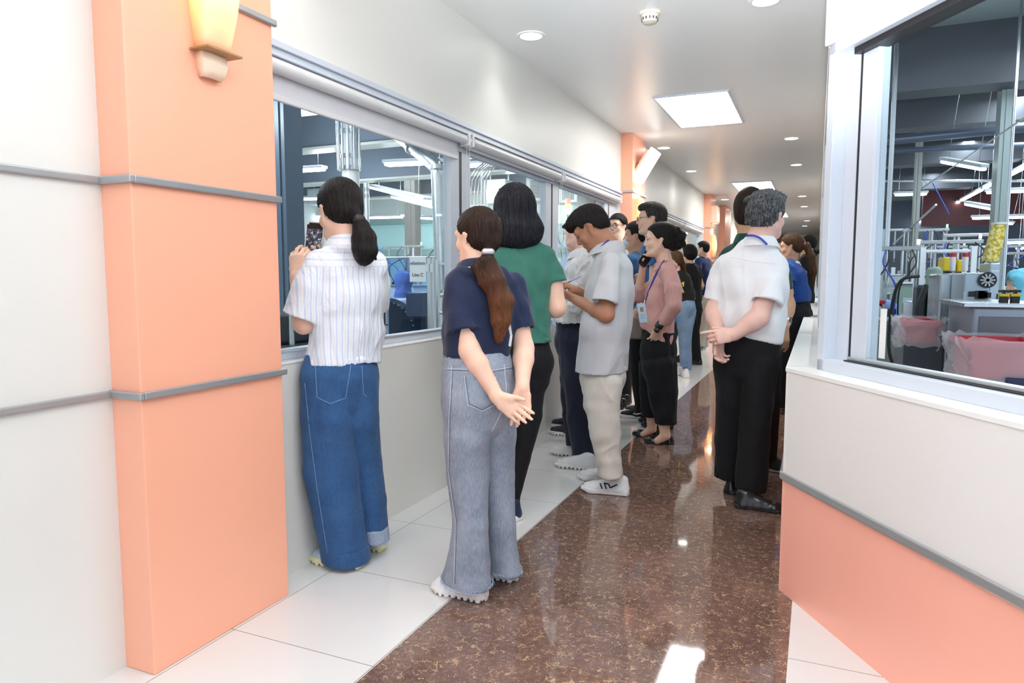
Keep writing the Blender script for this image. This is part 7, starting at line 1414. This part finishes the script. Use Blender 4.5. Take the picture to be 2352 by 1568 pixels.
# masked man in blue
s = farp(1470, 962, 62, 'man in a steel-blue polo wearing a pale face mask, turned towards the window', 1.70, 0.008, SK_M, (1460, 542), 78, HB, BLU, BLACKC, 735, 1478, [((1470, 850), (1478, 942)), ((1474, 850), (1484, 936))], k=1.06, prof=[(-0.13, -0.050), (-0.08, -0.060), (-0.045, -0.050), (-0.026, -0.02), (-0.016, 0.015), (0.012, 0.018), (0.03, 0.0), (0.046, 0.050), (0.12, 0.070)])
v = Vol([Ell(s.HP(0, 0.045, -0.052), (0.060, 0.062, 0.050), s.HR, 0.01)], 0.005); v.plane(s.HP(0, 0.022, 0), -s.HR[:, 1]); solid('face_mask', v, mat('mask_pale_blue', (0.62, 0.74, 0.80), 0.7), s.root)
for sx in (-1, 1): s.tube([s.HP(sx * 0.060, 0.035, -0.025), s.HP(sx * 0.076, -0.004, 0.012), s.HP(sx * 0.079, -0.020, -0.010), s.HP(sx * 0.060, 0.030, -0.078)], 0.0022, PLAST, 'ear_loop', n=6)
sho = s.shoe(s.G(1494, 962), s.dirl(LT), 0.29, MATS['black_shoe_mesh'], SOLE_W, 'sneaker'); dS = s.dirl(LT); hv = s.G(1494, 962); sd = s.vdir(0, 0, -1); sd = nrm(V(sd[0], sd[1], 0)); m = MB()
m.tube([tuple(hv + dS * a + sd * 0.046 + V(0, 0, z)) for a, z in ((0.15, 0.062), (0.165, 0.045), (0.14, 0.042), (0.10, 0.052), (0.06, 0.064))], [0.002, 0.006, 0.007, 0.005, 0.002], 8); m.build('shoe_mark', PLAST, sho)
s.shoe(s.G(1500, 950), s.dirl(LT), 0.28, MATS['black_shoe_mesh'], SOLE_W, 'sneaker')
# tall man with glasses in blue
s = farp(1528, 983, 80, 'tall man with thin-rimmed glasses and a steel-blue polo behind the woman in pink', 1.80, 0.007, SK_L, (1495, 503), 84, hairmat('hair_greying', (0.012, 0.011, 0.011), (0.09, 0.085, 0.08)), BLU, BLACKC, 735, 1520, [((1516, 860), (1530, 962)), ((1510, 860), (1520, 955))], k=1.12, face='open', arms=[None, 'front'], prof=[(-0.13, -0.050), (-0.08, -0.060), (-0.045, -0.050), (-0.026, -0.02), (-0.016, 0.018), (0.012, 0.018), (0.022, 0.0), (0.036, 0.02), (0.044, 0.055), (0.066, 0.068), (0.12, 0.070)], hairk=lambda q: [Ell(q.HP(0, 0.03, 0.085), (0.062, 0.075, 0.040), q.HR, 0.02)], shoes=[Bk((1548, 985), LT), Bk((1540, 975), LT)], w=1.05)
glasses(s, mat('silver_spectacle_frame', (0.15, 0.15, 0.16), 0.2, 0.8))
# two people in black tees by the window
s = farp(1568, 866, 30, 'long-haired woman in a black tee with yellow print and blue jeans', 1.60, 0.009, SK_L, (1549, 598), 40, HB2, TEE, denim('jeans_light_blue', (0.08, 0.15, 0.27), (0.22, 0.33, 0.47)), 688, 1572, [((1571, 770), (1572, 842)), ((1576, 770), (1578, 850))], male=False, k=0.98, hairk=lambda q: chain([q.HP(0.06, -0.05, 0.0), q.HP(0.095, -0.07, -0.06), q.HP(0.12, -0.085, -0.18)], [0.04, 0.030, 0.016], k=0.02), arms=[None, lambda s: (s.Y(1589, 672, -0.02), s.Y(1588, 715, 0.02))], shoes=[(((1577, 868)), (-0.3, 1, 0), 0.26, SH_W, SOLE_W), ((1562, 862), (-0.3, 1, 0), 0.26, SH_W, SOLE_W)], bot_rad=(0.085, 0.066, 0.052), w=0.92)
bq = s.Y(1588, 706, 0.0); v = Vol([Seg(bq - V(0, 0, 0.012), bq + V(0, 0, 0.012), 0.034, k=0)], 0.006); solid('white_wristwatch', v, PLAST, s.root)
yl = mat('yellow_print', (0.85, 0.62, 0.04), 0.6); s.stitch(s.topvol, [s.Y(1566, 652, 0), s.Y(1570, 647, 0), s.Y(1569, 658, 0)], s.vdir(0, 0, 1), yl, s.topobj, 0.010, 'yellow_lettering', n=3); s.stitch(s.topvol, [s.Y(1567, 664, 0), s.Y(1570, 672, 0)], s.vdir(0, 0, 1), yl, s.topobj, 0.010, 'yellow_lettering', n=3)
farp(1590, 838, 35, 'woman with short black hair in a black tee and black trousers by the far windows', 1.64, 0.010, SK_L, (1581, 582), 50, HB, TEE, BLACKC, 690, 1590, [((1594, 770), (1600, 825)), ((1590, 770), (1596, 825))], male=False, k=1.05, arms=[None, lambda s: (s.Y(1611, 656, -0.05), s.Y(1603, 668, 0.12))], hairk=lambda q: [Ell(q.HP(0, -0.03, 0.0), (0.098, 0.100, 0.105), q.HR, 0.02)], shoes=[Bk((1612, 838), (-0.8, 0.4, 0)), Bk((1572, 832), LT)])
s = farp(1622, 803, 48, 'man in a navy polo and khaki trousers far along the window wall', 1.72, 0.012, SK_L, (1613, 571), 66, HB, NV2, KHK, 676, 1618, [((1614, 740), (1609, 795)), ((1622, 740), (1618, 797))], k=1.05, shoes=[((1619, 805), (-0.5, 0.8, 0), 0.28, fabric('grey_blue_shoe', (0.25, 0.32, 0.36), 0.7), SOLE_W), ((1609, 800), (-0.5, 0.8, 0), 0.28, MATS['grey_blue_shoe'], SOLE_W)], w=1.02)
# people at the right-hand glass
s = farp(1812, 946, 60, 'woman with a long ponytail in a royal-blue polo with white collar and black trousers', 1.62, 0.008, SK_M, (1817, 566), 62, None, fabric('royal_blue_pique', (0.012, 0.06, 0.28), 0.8, 0.1), BLACKC, 688, 1830, [((1806, 800), (1800, 936)), ((1806, 800), (1800, 932))], male=False, k=1.0, down=8, face=True, collar=WS, arms=[lambda s: (s.X(1812, 672, -0.20), s.X(1802, 705, -0.13)), 'front'], bot_rad=(0.115, 0.10, 0.072), w=0.95)
tb = s.HP(0.0, -0.105, 0.015); s.hair(HB2, [(-0.13, -0.080), (-0.06, -0.080), (-0.035, -0.055), (-0.018, -0.022), (-0.008, 0.010), (0.02, 0.010), (0.045, 0.035), (0.07, 0.07), (0.12, 0.08)], th=0.012, extra=[Seg(s.HP(0, -0.06, 0.0), tb, 0.05, 0.02, k=0.03)] + chain([tb, s.HP(0.0, -0.135, -0.02), s.HP(0, -0.16, -0.12), s.HP(0, -0.165, -0.26), s.HP(0, -0.15, -0.40)], [0.018, 0.030, 0.036, 0.030, 0.008], k=0.015), wave=0.002, h=0.006)
v = Vol([Seg(s.HP(-0.012, -0.112, 0.006), s.HP(0.012, -0.112, 0.006), 0.022, k=0)], 0.005); solid('hair_tie', v, mat('pink_tie', (0.75, 0.05, 0.30), 0.5), s.root)
farp(1802, 860, 70, 'person with brown hair in black clothes behind the ponytailed woman in blue', 1.62, 0.011, SK_M, (1789, 562), 80, HB2, TEE, BLACKC, 690, 1802, [((1800, 770), (1800, 850)), ((1804, 770), (1804, 850))], male=False, k=1.05, w=0.95)
farp(1834, 842, 65, 'person with black hair seen past the ponytail in blue', 1.66, 0.011, SK_M, (1855, 560), 70, HB, TEE, BLACKC, 690, 1852, [((1850, 770), (1850, 835)), ((1852, 770), (1852, 835))], k=1.05, w=0.9)
farp(1842, 800, 65, 'person with a black hair bun, last of those by the glazed wall', 1.58, 0.013, SK_M, (1861, 582), 70, HB, WS, BLACKC, 690, 1862, [((1860, 750), (1860, 795)), ((1862, 750), (1862, 795))], male=False, k=1.0, w=0.9, hairk=lambda q: [Ell(q.HP(0, -0.13, 0.03), (0.045, 0.045, 0.045), q.HR, 0.01)])

# ---- workers in hooded cleanroom clothes inside the halls
CB = fabric('cleanroom_blue', (0.28, 0.38, 0.80), 0.8, 0.06); CW = fabric('cleanroom_white', (0.68, 0.75, 0.85), 0.8, 0.05); CC = fabric('cap_cyan', (0.18, 0.60, 0.80), 0.7, 0.05)
def worker(px, py_head, Y, al, label, hood, suit, k=1.0):
    hp = atY(px, py_head, Y); g = V(hp[0], hp[1], 0); D = float((np.array([hp[0], hp[1], 0]) - EYE) @ FWD); s = Person(g, D, AZ + al, label, 1.62, 0.011, SK_L)
    H_ = V(0, 0, hp[2]); s.head(H_, V(0, 1, 0), k=1.0, neck=H_ + V(0, 0, -0.16)); N = H_ + V(0, 0, -0.18); s.torso_core(N + V(0, 0, -0.5), N, 0.11, 0.07)
    for sx in (-1, 1): s.arm(N + V(sx * 0.17, 0, -0.05), N + V(sx * 0.22, 0.04, -0.32), N + V(sx * 0.10, 0.28, -0.34)); s.hand(N + V(sx * 0.10, 0.28, -0.34), V(-sx * 0.3, 1, 0), V(0, 0, 1), sx, curl=0.3)
    s.finish_body()
    v = Vol([Ell(s.HP(0, -0.012, 0.035), (0.095, 0.112, 0.105), s.HR, 0.02), Seg(s.HP(0, -0.02, -0.05), s.HP(0, -0.02, -0.15), (0.085, 0.09), (0.105, 0.09), side=(1, 0, 0), k=0.03)], 0.009); v.carve(Ell(s.HP(0, 0.10, -0.02), (0.055, 0.05, 0.08), s.HR), 0.01); solid('hood', v, hood, s.root, fold=(0.006, (16, 16, 12), 3))
    st = [(N + V(0, 0, -0.03), 0.11, 0.08), (N + V(0, 0, -0.09), 0.18, 0.12), (N + V(0, 0, -0.35), 0.185, 0.135), (N + V(0, 0, -0.60), 0.19, 0.145), (N + V(0, 0, -0.95), 0.20, 0.15)]
    s.top(suit, st, [([N + V(sx * 0.16, 0, -0.06), N + V(sx * 0.22, 0.04, -0.32), N + V(sx * 0.13, 0.22, -0.335)], [0.065, 0.058, 0.045]) for sx in (-1, 1)], (N + V(0, 0, -0.93), (0, 0, -1)), name='shirt', fold=(0.006, (12, 12, 6), 5), extra=[Seg(N, N + V(sx * 0.14, 0, -0.05), 0.055, 0.062, k=0.03) for sx in (-1, 1)])
    z = N[2] - 0.90; s.trousers(suit, [(V(0, 0, z), 0.15, 0.12), (V(0, 0, z - 0.05), 0.15, 0.12)], 0, 0, [([V(sx * 0.09, 0, z - 0.05), V(sx * 0.09, 0, z * 0.5), V(sx * 0.09, 0, 0.05)], [(0.085, 0.10), (0.075, 0.085), (0.07, 0.075)]) for sx in (-1, 1)])
    for sx in (-1, 1): s.shoe((sx * 0.09, -0.08), (0, 1), 0.27, SH_W, SOLE_W)
    return s
worker(926, 652, 6.15, 10, 'factory worker in a pale blue hood behind the clear door with the sign', CB, CB)
worker(2342, 655, 7.0, 80, 'factory worker in a white hood and cyan cap beyond the louvred cabinet', CC, CW)
worker(2016, 652, 8.3, -60, 'small distant factory worker in blue with a white cap near the red tub', CW, CB)
print('script seconds', round(time.time() - T0, 1))
